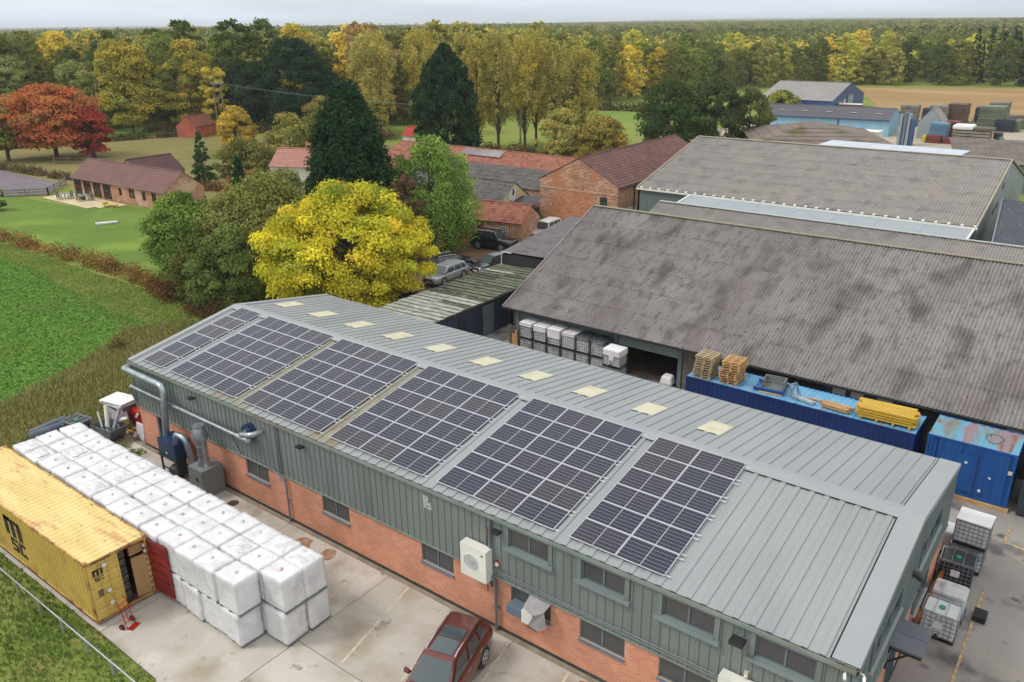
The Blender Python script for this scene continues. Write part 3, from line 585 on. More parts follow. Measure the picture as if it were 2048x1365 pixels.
def wood(seed, ht, r0, cl, nlimb=8, forks=1, spread=.6, trunk_top=.75):
    r_ = random.Random(seed); mb = MB(); offs = [(0, 0)] if forks == 1 else [(r_.uniform(-.5, .5)*forks*.4, r_.uniform(-.5, .5)*forks*.4) for _ in range(forks)]
    for ox, oy in offs:
        pts = [(ox*.5, oy*.5, -.1), (ox*.8+r_.uniform(-.1, .1), oy*.8, ht*.2), (ox*1.6+r_.uniform(-.3, .3), oy*1.6+r_.uniform(-.3, .3), ht*.45), (ox*2+r_.uniform(-.4, .4), oy*2+r_.uniform(-.4, .4), ht*trunk_top)]
        mb.tube(pts, [r0, r0*.8, r0*.55, r0*.15], 7)
    if len(cl):
        for _ in range(nlimb):
            c = cl[r_.randrange(len(cl))]; o_ = offs[r_.randrange(len(offs))]; zb = min(ht*.6, c[2]*r_.uniform(.35, .7)); mb.tube([(o_[0]*1.4, o_[1]*1.4, zb), ((c[0]+o_[0])*.5, (c[1]+o_[1])*.5, (zb+c[2])*.5), tuple(c)], [r0*.35, r0*.22, r0*.06], 5)
    return mb
def big_tree(name, label, x, y, h, w_, spec, colors, nc, per, leaf, cat='tree', z0=.15, seed=1, r0=.25, forks=1, nlimb=10, bark=None, group=None, rot=0, **kw):
    t = thing(name, label, cat, (x, y, 0), rot, group); P, Nn, sz, C, cl = crown(seed, w_/2, h*z0, h*(1-.09), spec, nc, per, leaf, colors, **kw)
    o = put('crown', leaf_mesh('crown', P, Nn, sz, C, rs=np.random.RandomState(seed+5)), t)
    o2 = wood(seed, h, r0, cl, nlimb, forks).build('trunk', bark or BARK, t, smooth=True); return t
Yl = [srgb(200,188,26), srgb(210,198,32), srgb(170,174,34), srgb(118,138,40), srgb(204,182,30)]; Gd = [srgb(192,168,56), srgb(174,156,60), srgb(154,148,64)]; Tn = [srgb(172,160,82), srgb(158,154,78), srgb(184,164,76), srgb(142,142,72)]
Ol = [srgb(118,120,56), srgb(138,134,64), srgb(104,112,52)]; Gn = [srgb(98,124,50), srgb(120,142,58), srgb(82,106,46)]; LG = [srgb(122,152,62), srgb(104,134,56), srgb(144,164,76)]; DG = [srgb(44,68,44), srgb(38,60,38), srgb(54,78,48)]; DN = [srgb(62,82,42), srgb(76,92,46), srgb(70,78,42)]
Rd = [srgb(178,100,50), srgb(168,82,42), srgb(182,118,58), srgb(146,112,62)]; Rk = [srgb(142,40,34), srgb(126,34,34)]; Og = [srgb(206,138,44), srgb(190,118,44), srgb(176,132,60)]; Br = [srgb(110,84,60), srgb(96,72,54), srgb(124,100,70)]; PG = [srgb(128,136,74), srgb(116,128,66), srgb(140,138,80)]
big_tree('yellow_tree', 'big bright yellow broadleaf tree just behind the solar-panelled roof', -8.2, 22.4, 10.3, 13.8, 'round', Yl, 250, 380, .23, seed=11, z0=.0, r0=.35, forks=3, nlimb=34, ragged=.13, rc=.155, inner=.5)
big_tree('green_undertree', 'green-yellow lower tree merging with the left side of the bright yellow tree', -13.2, 19.4, 5.6, 5.2, 'round', [*Yl[2:], *LG[:2]], 60, 200, .25, seed=12, z0=.02)
big_tree('conifer_tree', 'dark conical conifer right behind the bright yellow tree', -20.5, 34.4, 16.6, 14.0, 'fat', DG, 520, 130, .36, seed=21, z0=.02, rc=.115, flat=1.8, ragged=.26, r0=.3)
big_tree('conifer_tree', 'tall dark columnar conifer with twin-stepped top in front of the golden wood', -52.9, 84.5, 19.4, 13.0, 'column', DG, 560, 100, .44, seed=22, z0=.01, rc=.115, flat=2.0, ragged=.12, r0=.35)
big_tree('willow_tree', 'light green drooping tree between the dark conifer and the brick hut', -13.9, 38.4, 12.2, 8.4, 'round', LG, 120, 280, .24, seed=31, z0=.12, droop=.2, rc=.22, r0=.28)
big_tree('brown_tree', 'brown-leaved tree in front of the light green drooping tree', -13.4, 34.4, 8.8, 4.4, 'tall', Br, 50, 150, .24, seed=32, z0=.03)
big_tree('orange_tree', 'small orange tree at the foot of the dark conical conifer', -14.2, 32.8, 7.0, 3.4, 'tall', Og, 34, 170, .22, seed=33, z0=.05)
big_tree('orange_bush', 'orange bush by the black off-road car', -14.9, 42.0, 3.4, 3.2, 'dome', [srgb(200,110,40), srgb(180,90,36)], 26, 120, .2, cat='bush', seed=34, z0=.02)
big_tree('green_tree', 'round mid-green tree on the lawn left of the olive thicket', -25.6, 19.6, 8.2, 8.4, 'round', [*Gn, srgb(124,146,56)], 120, 230, .27, seed=41, z0=.04, ragged=.12)
big_tree('olive_tree', 'large olive-green tree left of the bright yellow tree', -18.2, 22.0, 9.9, 10.4, 'round', [*Ol, srgb(134,132,74), srgb(110,120,58)], 190, 230, .27, seed=42, z0=.04)
big_tree('dark_green_tree', 'dark green bushy tree behind the far corner of the warehouse', -15.2, 16.6, 7.0, 6.0, 'round', [srgb(90,110,54), srgb(108,124,60)], 90, 220, .25, seed=43, z0=.01)
big_tree('dark_green_tree', 'second dark green bush joining the hedge end to the olive tree', -19.4, 17.2, 6.0, 5.4, 'round', [srgb(88,102,50), srgb(108,112,52)], 70, 200, .25, seed=44, z0=.01)
big_tree('olive_tree', 'grey-olive tree screening the white farmhouse', -23.5, 28.5, 8.8, 8.0, 'round', [*PG, srgb(110,116,74)], 100, 190, .26, seed=45, z0=.04)
big_tree('narrow_conifer', 'narrow dark green conifer left of the white farmhouse', -39.4, 34.8, 8.4, 4.6, 'cone', [srgb(44,78,44), srgb(38,68,40)], 110, 120, .26, seed=46, z0=.01, rc=.3, flat=1.2)
big_tree('young_conifer', 'thin young conifer by the gable of the barn conversion', -64.0, 46, 8.4, 4.0, 'cone', [srgb(62,92,52), srgb(54,82,46)], 90, 90, .26, seed=47, z0=.02, rc=.3)
big_tree('silver_bush', 'pale grey-leaved shrub in front of the narrow dark conifer', -29.6, 25.2, 4.4, 3.6, 'dome', [srgb(170,172,150), srgb(130,136,104)], 40, 100, .2, cat='shrub', seed=48, z0=.02)
big_tree('red_maple', 'spreading orange-red tree on the far left of the paddock', -110.5, 47.5, 12.9, 16.6, 'round', Rd, 150, 150, .5, seed=51, z0=.18, flat=.5, r0=.3, forks=3)
big_tree('red_maple', 'darker crimson tree at the right side of the orange-red one', -104.4, 51.0, 9.0, 8.0, 'round', [*Rk, srgb(156,66,40), srgb(160,76,44)], 70, 130, .48, seed=52, z0=.1, flat=.6, forks=2)
big_tree('sparse_tree', 'thin green tree with bare stems at the left edge beside the orange-red tree', -114.8, 41.2, 9.6, 8, 'round', [*Ol, srgb(150,130,60)], 60, 110, .5, seed=53, z0=.2, forks=3)
big_tree('yellow_bush_tree', 'small golden-yellow tree right of the brick outhouse', -91.8, 71.1, 8.0, 7.4, 'round', [srgb(196,164,50), srgb(170,150,56)], 70, 140, .42, seed=54, z0=.05)
big_tree('golden_tree', 'tall golden tree, widest of those behind the paddock', -131.2, 73.3, 19.6, 13.0, 'tall', [srgb(196,172,48), srgb(172,160,62), srgb(148,148,68), srgb(126,134,62)], 150, 130, .55, seed=55, z0=.10, ragged=.12)
big_tree('golden_tree', 'golden tree with dark green lower half above the power poles', -125.5, 84.0, 19.4, 12.2, 'round', [srgb(196,168,54), srgb(154,150,60), srgb(98,108,50)], 130, 130, .55, seed=56, z0=.10)
big_tree('golden_tree', 'slim lemon-golden tree between the two power pole frames', -118.6, 85.5, 13.6, 7.0, 'tall', [srgb(200,180,58), srgb(180,170,68)], 70, 120, .5, seed=57, z0=.04)
big_tree('evergreen_tree', 'huge dark evergreen clump behind the power lines, right part', -104.7, 95.7, 19.4, 17, 'round', DG, 170, 150, .6, seed=58, z0=.02, rc=.22)
big_tree('evergreen_tree', 'dark evergreen clump behind the power lines, left lower part', -117.0, 93.0, 14.6, 15, 'round', [*DG, srgb(50,64,36)], 120, 150, .6, seed=59, z0=.02, rc=.24)
for k, (x_, y_, h_, w2) in enumerate(((-168, 66, 16, 13), (-152.5, 73.6, 15, 11), (-160, 61, 14, 10), (-143, 72, 13, 9))): big_tree('willow_like_tree', 'pale olive slender-stemmed tree at the far left woodland edge', x_, y_, h_, w2, 'tall', PG, 80, 110, .6, seed=61+k, z0=.2, forks=3, group='pale olive trees at the far left woodland edge')
gt_ = [('gold3', -83.5, 98.5, 20.2, 11, Tn, 'tan-gold feathery tree left of the tall columnar conifer'), ('g', -78.1, 106, 21.2, 11, [*Gd, *Tn], 'taller tan-gold tree directly behind the columnar conifer'), ('g', -90, 101, 18.6, 9, [*Tn, srgb(140,120,70)], 'brownish tan tree beside the huge dark evergreen')]
for k, (_, x_, y_, h_, w2, c_, lb) in enumerate(gt_): big_tree('tan_tree', lb, x_, y_, h_, w2, 'tall', c_, 200, 60, .38, seed=71+k, z0=.1, forks=3, ragged=.2, rc=.15, flat=2.4, inner=.25, nlimb=30)
pops = [(-50.0, 94.6, 20.6, 8.0), (-46.9, 98.2, 20.2, 8.2), (-53.0, 92.6, 19.2, 6.5), (-43.6, 102.5, 19.0, 9.2), (-57.4, 95, 20.4, 7.2), (-48, 103, 20.8, 8.4), (-41, 107, 17.4, 8.0), (-55, 101, 20.6, 8)]
pops.sort(key=lambda q: -atan2(q[1]-CAM.y, q[0]-CAM.x))
for k, (x_, y_, h_, w2) in enumerate(pops): big_tree('poplar_tree', 'tan-gold poplar with bare lower trunk, %s from the left, right of the columnar conifer' % ('first', 'second', 'third', 'fourth', 'fifth', 'sixth', 'seventh', 'eighth')[k], x_, y_, h_, w2, 'tall', [Tn, [*Gd, *Tn], [srgb(150,146,74), *Tn]][k % 3], 150, 50, .32, seed=81+k, z0=.22, r0=.26, nlimb=34, ragged=.2, inner=.2, rc=.15, flat=2.6, group='poplars right of the columnar conifer')
big_tree('green_oak', 'dark green round tree left of the blue factory units', -27.2, 113.6, 11.6, 12.2, 'round', [*DN, srgb(62,92,42)], 130, 160, .42, seed=91, z0=.01)
big_tree('green_oak', 'dark green tree touching the left end of the blue factory unit', -20.4, 117.8, 11.8, 10.4, 'round', DN, 110, 160, .42, seed=92, z0=.01)
big_tree('green_oak', 'lower green tree right of the two dark green trees by the factory', -17.0, 124.5, 10.4, 8.0, 'round', [*DN, *Ol], 80, 150, .42, seed=93, z0=.01)
big_tree('golden_bush', 'olive-yellow bush in front of the pale field', -29.8, 95.4, 7.2, 8.6, 'round', [srgb(140,128,52), srgb(116,112,50), srgb(160,136,60)], 80, 140, .38, seed=94, z0=.02)
big_tree('golden_bush', 'tan-yellow bush between the poplar trunks and the olive-yellow bush', -36.4, 94.0, 8.2, 8.0, 'round', [*Tn, srgb(140,134,60)], 80, 140, .38, seed=95, z0=.02)
big_tree('yellow_green_bush', 'yellow-green bush in front of the dark blue gabled shed', -30.2, 176.0, 5.6, 8.0, 'dome', [srgb(150,146,50), srgb(96,116,50)], 60, 90, .55, cat='bush', seed=96, z0=.01)
big_tree('lemon_tree', 'small bright yellow-green tree at the back of the pale field', -91.5, 190, 9.0, 8.4, 'tall', [srgb(170,160,48), srgb(150,150,50)], 60, 100, .6, seed=97, z0=.02)
big_tree('olive_scrub', 'olive scrub tree behind the white farmhouse roof', -63.8, 61.0, 8.9, 9.2, 'round', [*Ol, *Tn[:2]], 90, 140, .38, seed=98, z0=.01)
big_tree('olive_scrub', 'tan and green scrub between the farmhouse and the dark evergreens', -77.8, 80.1, 9.5, 9, 'round', [*Ol, srgb(150,120,60)], 80, 130, .4, seed=99, z0=.01)
big_tree('olive_scrub', 'low olive scrub left of the farmhouse roof', -66.8, 55, 5.6, 8.5, 'dome', [*Ol, srgb(120,110,60)], 80, 120, .38, seed=100, z0=.01)
big_tree('olive_scrub', 'olive scrub behind the conical conifer', -50, 58, 8.0, 8.5, 'round', [*Ol, srgb(130,120,64)], 70, 120, .38, seed=103, z0=.01)
big_tree('rust_shrub', 'orange-brown shrubs by the lane end', -54.0, 45.2, 3.6, 4.6, 'dome', [srgb(150,92,50), srgb(130,110,56)], 50, 90, .3, cat='shrub', seed=101, z0=.01)
big_tree('garden_shrub', 'dark green shrub cut by the left photo edge on the lawn', -72.4, 22.2, 3.4, 2.6, 'dome', Gn, 30, 80, .26, cat='shrub', seed=102, z0=.01)
# hedges: loose leafy bands
def hedge(name, label, pts, wd, ht, colors, dens=70, leaf=.22, cat='hedge', seed=1, kind=None):
    rs = np.random.RandomState(seed); pts = [np.array(p, float) for p in pts]; A = []
    for a, b in zip(pts, pts[1:]):
        L_ = np.linalg.norm(b-a); n = max(3, int(L_*1.6)); k = rs.uniform(0, 1, n)[:, None]; A.append(a+(b-a)*k)
    A = np.vstack(A); nc = len(A); cc = pal(colors, nc, rs, .2); hh = ht*rs.uniform(.45, 1.0, nc); cr = wd*.5*rs.uniform(.6, 1.1, nc)
    k = np.repeat(np.arange(nc), dens); n = len(k); d = rs.normal(size=(n, 3)); d /= np.linalg.norm(d, axis=1, keepdims=True); d[:, 2] = np.abs(d[:, 2])
    P = np.c_[A[k]+rs.normal(size=(n, 2))*.12, np.zeros(n)]+np.c_[d[:, 0]*cr[k], d[:, 1]*cr[k], d[:, 2]*hh[k]*rs.uniform(.35, 1.05, n)]
    me = leaf_mesh(name, P, d+rs.normal(size=(n, 3))*.7, leaf*rs.uniform(.6, 1.4, n), cc[k]*(1+rs.uniform(-.25, .25, (n, 1))), rs=rs); o = put(name, me); tag(o, label, cat, kind=kind); return o
HC = [srgb(164,126,58), srgb(134,112,58), srgb(116,118,54), srgb(150,98,56), srgb(108,84,54)]
hedge('field_hedge', 'long brown and orange hedge between the green crop and the lawn', [(-92, 15.4), (-57, 15.9), (-46, 16.2), (-34, 16.6), (-22, 15.8)], 2.0, 1.9, HC, 110, .24, seed=1)
hedge('red_hedge_end', 'reddish-brown scrub where the long hedge meets the warehouse corner', [(-25, 15.6), (-19, 14.8), (-14.5, 14.2), (-9, 13.6)], 2.4, 2.2, [srgb(110,52,44), srgb(120,84,48), srgb(84,66,40), srgb(90,92,44)], 150, .22, seed=2)
hedge('paddock_hedge', 'dark low hedge behind the paddock below the green strip', [(-131, 44), (-127, 58), (-119, 76)], 2.4, 1.8, [srgb(72,76,44), srgb(100,90,56)], 70, .42, seed=3)
hedge('paddock_hedge', 'brown hedge along the back of the riding arena', [(-112, 36.5), (-96, 37.5), (-84, 38.5), (-76, 45)], 1.8, 1.5, [srgb(116,98,66), srgb(92,84,56)], 80, .34, seed=4)
hedge('paddock_hedge', 'brown and green hedge from the barn conversion wing to the farmhouse', [(-64, 44.5), (-56, 47), (-50, 49)], 2.0, 1.8, [srgb(120,94,56), srgb(96,96,50), srgb(140,84,50)], 90, .32, seed=5)
hedge('bramble_bank', 'reddish-brown bramble bank at the foot of the poplars', [(-66, 88), (-56, 89), (-48, 92), (-36, 97), (-24, 100)], 3.5, 2.6, [srgb(130,96,56), srgb(116,104,54), srgb(104,76,52)], 120, .36, seed=6)
hedge('far_field_hedge', 'low dark hedge along the back of the pale field', [(-90, 160), (-70, 166), (-52, 170), (-40, 176)], 3.5, 2.4, [srgb(70,66,44), srgb(110,92,54), srgb(86,96,48)], 90, .6, seed=7)
hedge('bramble_bank', 'brown undergrowth along the woodland edge behind the power poles', [(-132, 78), (-118, 86), (-104, 92), (-92, 90), (-78, 96)], 4, 2.4, [srgb(120,92,60), srgb(100,88,54), srgb(90,70,50)], 120, .5, seed=8)
hedge('field_edge_scrub', 'pale scrub line at the back corner of the ploughed field', [(8, 172), (24, 178), (44, 190)], 3, 2.0, [srgb(130,128,76), srgb(110,110,60)], 80, .6, seed=9)
for k, (x_, y_) in enumerate(((-15.2, 6.2), (-10.0, 8.6))):
    hedge('dead_weed', 'dark brown dead weed clump in the rough verge, %s' % ('larger, nearer the crop' if k == 0 else 'smaller, nearer the roof edge'), [(x_, y_), (x_+.8, y_+.3)], 1.2-.4*k, 1.3, [srgb(84,62,40), srgb(66,52,36)], 60, .14, cat='weed', seed=20+k)
hedge('corner_weeds', 'green weeds growing at the far brick corner of the warehouse', [(-1.2, -.9), (.9, -.9)], .8, .35, [srgb(96,122,50), srgb(120,126,62)], 60, .14, cat='weed', seed=31)
# grass and leafy ground cover
def blades(name, label, poly, n, hgt, wid, colors, z=0.0, seed=1, mask=None, lean=.35, flatleaf=False):
    rs = np.random.RandomState(seed); poly = np.array(poly, float); mn, mx = poly.min(0), poly.max(0); P = []
    from_ = rs.uniform(mn, mx, size=(int(n*2.6), 2)); x, y = from_[:, 0], from_[:, 1]; ins = np.zeros(len(x), bool); j = len(poly)-1
    for i in range(len(poly)):
        xi, yi = poly[i]; xj, yj = poly[j]; c = ((yi > y) != (yj > y)) & (x < (xj-xi)*(y-yi)/(yj-yi+1e-12)+xi); ins ^= c; j = i
    Q = from_[ins][:n]; n = len(Q); f_ = np.sin(Q[:, 0]*.9+np.sin(Q[:, 1]*.7)*2)*np.sin(Q[:, 1]*.8+Q[:, 0]*.3)*.5+.5
    cc = pal(colors, n, rs, .15); alt = np.array(colors[-1]); cc = cc*(1-.35*f_[:, None])+alt*.35*f_[:, None]; cc *= (1+rs.uniform(-.25, .25, (n, 1)))
    h = hgt*rs.uniform(.5, 1.3, n)*(.7+.6*f_); a = rs.uniform(0, 2*pi, n); w_ = wid*rs.uniform(.6, 1.4, n); d = np.c_[np.cos(a), np.sin(a), np.zeros(n)]; le = rs.normal(size=(n, 2))*lean*h[:, None]
    B = np.c_[Q, np.full(n, z)]
    if flatleaf:
        nn = np.c_[rs.normal(size=(n, 2))*.5, np.ones(n)]; me = leaf_mesh(name, B+np.c_[np.zeros((n, 2)), h*.5], nn, w_, cc, asp=.6, rs=rs)
    else:
        T_ = B+np.c_[le, h]; V = np.stack([B-d*w_[:, None]*.5, B+d*w_[:, None]*.5, T_+d*w_[:, None]*.12, T_-d*w_[:, None]*.12], 1).reshape(-1, 3)
        me = bpy.data.meshes.new(name); me.vertices.add(4*n); me.vertices.foreach_set('co', V.astype(np.float32).ravel()); me.loops.add(4*n); me.loops.foreach_set('vertex_index', np.arange(4*n)); me.polygons.add(n); me.polygons.foreach_set('loop_start', np.arange(0, 4*n, 4)); me.materials.append(LEAF)
        at = me.color_attributes.new('col', 'FLOAT_COLOR', 'POINT'); at.data.foreach_set('color', np.repeat(np.c_[cc, np.ones(n)], 4, axis=0).astype(np.float32).ravel()); me.update(calc_edges=True)
    o = put(name, me); tag(o, label, 'grass', kind='stuff'); return o
blades('near_grass', 'green and straw-coloured long grass beside the container and fence', [(-6, -9.15), (12.3, -9.1), (16.4, -9.2), (19.4, -10.6), (30, -30), (0, -30), (-12, -12), (-8, -9)], 52000, .16, .085, [srgb(92,126,48), srgb(110,132,56), srgb(150,142,88), srgb(72,104,40)], seed=1)
blades('verge_grass', 'tall dry tan and olive grass behind the scrap and the far gable', [(-3.6, -1.5), (-.5, 3), (-.5, 13.3), (-8, 14), (-16, 12.6), (-18, 9), (-15.5, 5.5), (-12.5, 0), (-11, -6), (-9.5, -9.5), (-2, -9.2), (-1.2, -5)], 34000, .34, .12, [srgb(142,140,76), srgb(172,156,106), srgb(116,128,62), srgb(112,100,64), srgb(128,130,70)], seed=2, lean=.45)
blades('crop_leaves', 'low leafy green crop plants in the field', [(-60, 13.2), (-49, 12.6), (-41, 12.7), (-33, 11.2), (-27, 11.2), (-24, 10.4), (-19, 10.8), (-14.5, 8.6), (-13.6, 5.6), (-11.6, 3.6), (-11.2, .6), (-9.6, -2.5), (-8.8, -6), (-8.5, -12), (-34, -10), (-60, 5)], 80000, .12, .22, [srgb(86,132,48), srgb(100,144,56), srgb(74,118,42), srgb(120,144,66)], seed=3, flatleaf=True)
blades('field_margin_grass', 'olive and straw margin grass between the crop and the long hedge', [(-60, 13.2), (-60, 15.2), (-22, 15.2), (-12, 13.4), (-18, 9), (-25, 9.6), (-33, 11.2), (-49, 12.6)], 15000, .10, .13, [srgb(126,146,66), srgb(112,142,58), srgb(160,148,90), srgb(110,136,58)], seed=4)
# ---- forest: nearest trees one by one, the rest as one mass
EDGE = [(-155, 43), (-170, 63), (-160, 70), (-147, 76), (-134, 85), (-124, 93), (-112, 99), (-100, 108), (-87, 110), (-82, 119), (-84, 140), (-86, 168), (-74, 190), (-72, 220), (-67, 249), (-54, 266), (-38, 276), (-15, 288), (5, 292), (30, 305), (70, 330)]
ang_ = np.array([atan2(y-CAM.y, x-CAM.x) for x, y in EDGE]); dist_ = np.array([hypot(x-CAM.x, y-CAM.y) for x, y in EDGE]); o_ = np.argsort(ang_); ang_ = ang_[o_]; dist_ = dist_[o_]
def species(k, seed):
    sp = [('round', .9, 1.0, 90, 26), ('round', 1.0, .95, 100, 24), ('tall', .75, 1.1, 80, 26), ('dome', 1.0, .85, 90, 24), ('cone', .6, 1.15, 80, 26)][k]
    P, Nn, sz, C, cl = crown(seed, 5.8*sp[1], .6 if k != 4 else .3, 15*sp[2], sp[0], int(sp[3]*1.3), sp[4]+4, .68, [(.9, .9, .9), (1.05, 1.0, .95), (.95, 1.05, .9)], rc=.2 if k != 4 else .2, ragged=.16, updir=.1)
    return leaf_mesh('woodland_tree', P, Nn, sz, C, extra=wood(seed, 15*sp[2], .25, cl, 5), rs=np.random.RandomState(seed))
SPM = [[species(k, 200+k*10+j) for j in range(3)] for k in range(5)]
rs = np.random.RandomState(5); cand = []
a0, a1 = radians(127.5-38), radians(127.5+38)
gx = np.arange(-620, 380, 8.8)
for x_ in gx:
    for y_ in np.arange(20, 720, 8.8):
        px, py = x_+rs.uniform(-3, 3), y_+rs.uniform(-3, 3); a = atan2(py-CAM.y, px-CAM.x); d = hypot(px-CAM.x, py-CAM.y)
        if not (a0 < a < a1) or d > 760: continue
        e_ = np.interp(a, ang_, dist_)
        if d > e_+2: cand.append((d-e_, px, py, a, d))
cand.sort()
PALS = {'olive': (srgb(110,110,50), 'olive-green'), 'green': (srgb(80,92,42), 'dark green'), 'mid': (srgb(110,120,54), 'mid-green'), 'gold': (srgb(186,164,58), 'golden'), 'tan': (srgb(146,140,72), 'tan'), 'yel': (srgb(168,162,66), 'yellow-green'), 'rust': (srgb(146,120,80), 'rusty brown'), 'pine': (srgb(50,68,42), 'blackish-green')}
def pick(fr, d):
    r = rs.uniform()
    if fr < .3: T_ = [('green', .38), ('olive', .30), ('mid', .18), ('gold', .08), ('tan', .06)]
    elif fr < .55: T_ = [('tan', .34), ('olive', .2), ('green', .2), ('gold', .16), ('rust', .1)]
    elif fr < .82: T_ = [('mid', .24), ('olive', .2), ('yel', .18), ('tan', .12), ('gold', .10), ('green', .12), ('rust', .04)]
    else: T_ = [('green', .34), ('olive', .2), ('pine', .2), ('gold', .1), ('yel', .08), ('mid', .08)]
    if d > 420: T_ = [('green', .45), ('olive', .25), ('mid', .12), ('pine', .08), ('tan', .10)]
    s = 0
    for n_, p in T_:
        s += p
        if r < s: return n_
    return 'green'
ZN = ['left', 'middle', 'right-centre', 'far right']; NW = 0; far = []
for de, px, py, a, d in cand:
    fr = (a1-a)/(a1-a0); hgt = np.interp(fr, [0, .3, .5, .65, .8, 1], [16.5, 17.5, 17.5, 13, 13, 13.5])*rs.uniform(.8, 1.15)
    if d > 500: hgt *= 1.08
    c = pick(fr, d); k = 4 if c == 'pine' else (rs.choice([2, 2, 0]) if c in ('tan', 'gold') and fr < .6 else rs.choice([0, 1, 2, 3])); s_ = hgt/14.8
    if fr > .86 and rs.uniform() < .35: c = 'pine'; k = 4
    if NW < 285 and de < 75:
        o = put('woodland_tree', SPM[k][rs.randint(3)], None, (px, py, 0), rs.uniform(0, 6.28)); o.scale = (s_*rs.uniform(.85, 1.15), s_*rs.uniform(.85, 1.15), s_)
        v = rs.uniform(.95, 1.35); col = PALS[c][0]; o.color = (col[0]*v, col[1]*v, col[2]*v, 1)
        zn = 0 if fr < .3 else 1 if fr < .55 else 2 if fr < .82 else 3
        lb = '%s tree in the woodland edge behind the %s' % (PALS[c][1], ('paddock and power poles', 'poplar row and pale field', 'pale field and factory sheds', 'ploughed field')[zn])
        tag(o, lb, 'tree', lb.replace(' tree ', ' trees ')); NW += 1
    else: far.append((px, py, hgt, PALS[c][0], k))
P = []; Nn = []; SZ = []; CC = []
for px, py, hgt, c, k in far:
    d = hypot(px-CAM.x, py-CAM.y); n = 120 if d < 350 else 80 if d < 520 else 52
    u = rs.normal(size=(n, 3)); u /= np.linalg.norm(u, axis=1, keepdims=True); u[:, 2] = np.abs(u[:, 2]); R_ = 4.6*(.6 if k == 4 else 1)
    top = (1-.55*np.hypot(u[:, 0], u[:, 1])**2) if k != 4 else (1-.8*np.hypot(u[:, 0], u[:, 1]))
    lump = 1+.16*np.sin(u[:, 0]*7+px)*np.sin(u[:, 1]*6+py)
    q = np.c_[px+u[:, 0]*R_*lump, py+u[:, 1]*R_*lump, hgt*(.35+.65*top*rs.uniform(.82, 1.0, n))]; P.append(q); Nn.append(u+rs.normal(size=(n, 3))*.5); SZ.append(rs.uniform(.8, 1.7, n)*(1.15 if d > 400 else 1)); CC.append(np.array(c)*(1+rs.uniform(-.28, .28, (n, 1)))*rs.uniform(.95, 1.35))
me = leaf_mesh('distant_forest', np.vstack(P), np.vstack(Nn), np.concatenate(SZ), np.vstack(CC), rs=rs); tag(put('distant_forest', me), 'autumn forest stretching away behind the woodland edge to the horizon', 'forest', kind='stuff')
# canopy further out, and low hills on the horizon
def canopy(name, r0, r1, nr, na, zf, colf, kind='stuff', lab=None):
    mb_v = []; cols = []; A = np.linspace(a0-.1, a1+.1, na); Rr = np.geomspace(r0, r1, nr); rs2 = np.random.RandomState(9)
    for r in Rr:
        for a in A: x = CAM.x+r*cos(a); y = CAM.y+r*sin(a); mb_v.append((x, y, zf(x, y, r, rs2))); cols.append(colf(rs2, r))
    F = [(i*na+j, i*na+j+1, (i+1)*na+j+1, (i+1)*na+j) for i in range(nr-1) for j in range(na-1)]
    me = bpy.data.meshes.new(name); me.from_pydata(mb_v, [], F); me.materials.append(LEAF); at = me.color_attributes.new('col', 'FLOAT_COLOR', 'POINT'); at.data.foreach_set('color', np.c_[np.array(cols), np.ones(len(cols))].astype(np.float32).ravel()); o = put(name, me); tag(o, lab, 'forest' if kind == 'stuff' else None, kind=kind); return o
fc = [srgb(64,82,40), srgb(88,96,46), srgb(110,108,54), srgb(50,68,38), srgb(120,106,60)]
canopy('far_canopy', 700, 3200, 110, 420, lambda x, y, r, q: (13.5 if r < 3000 else 2)+q.uniform(-2.2, 2.6)+1.5*sin(x*.01)*sin(y*.013), lambda q, r: fc[q.randint(5)], lab='treetops of the farthest forest before the hills')
canopy('hills', 5200, 8500, 8, 160, lambda x, y, r, q: max(0, 20*(1-abs(r-6800)/1700))*(.55+.45*sin(x*.0011+y*.0007))+q.uniform(0, 3), lambda q, r: fc[q.randint(3)], kind='structure')
# ------------------------------------------------ ducts and extraction plant by the far end of the front wall
def arc_pts(pts, r=.35, n=5):
    out = [Vector(pts[0])]
    for a, b, c in zip(pts, pts[1:], pts[2:]):
        a, b, c = Vector(a), Vector(b), Vector(c); r1 = min(r, (a-b).length*.45, (c-b).length*.45)
        p = b+(a-b).normalized()*r1; q = b+(c-b).normalized()*r1
        for i in range(n+1): t_ = i/n; out.append((1-t_)**2*p+2*t_*(1-t_)*b+t_**2*q)
    out.append(Vector(pts[-1])); return out
def ring_seams(mb, pts, r, step=1.0):
    pts = [Vector(p) for p in pts]
    for a, b in zip(pts, pts[1:]):
        d = (b-a); n_ = int(d.length/step)
        for i in range(n_+1):
            p = a+d*((i+.5)/(n_+1)); q = d.normalized()*.02; mb.tube([p-q, p+q], r*1.07, 12)
t = thing('extraction_duct', 'thick silver duct running out round the far corner and down to the blue extractor', 'duct', (3.68, -.7, 2.1))
P = [(-3.5, .75, 2.55), (-3.62, .2, 2.6), (.2, .2, 2.55), (.08, .1, 1.3), (0, 0, 0)]
mb = MB(); mb.tube(arc_pts(P, .45), .17, 14); mb.build('duct_run', M['galv'], t, smooth=True)
mb = MB(); ring_seams(mb, P[1:], .17, 1.2); mb.build('duct_clamp', M['galv'], t)
t = thing('thin_duct', 'long thin silver duct along the cladding ending at the blue fan', 'duct', (.2, -.32, 3.66))
mb = MB(); mb.tube([(0, 0, 0), (9.9, 0, -.06)], .095, 12); mb.tube([(9.2, 0, -.055), (10.1, 0, -.06)], .15, 12); mb.build('duct_run', M['galv'], t, smooth=True)
mb = MB(); ring_seams(mb, [(0, 0, 0), (9.2, 0, -.06)], .095, .9); mb.build('duct_clamp', M['galv'], t)
mb = MB(); mb.bar((0, -.1, -.05), (-.25, .3, -1.2), .1, .06)
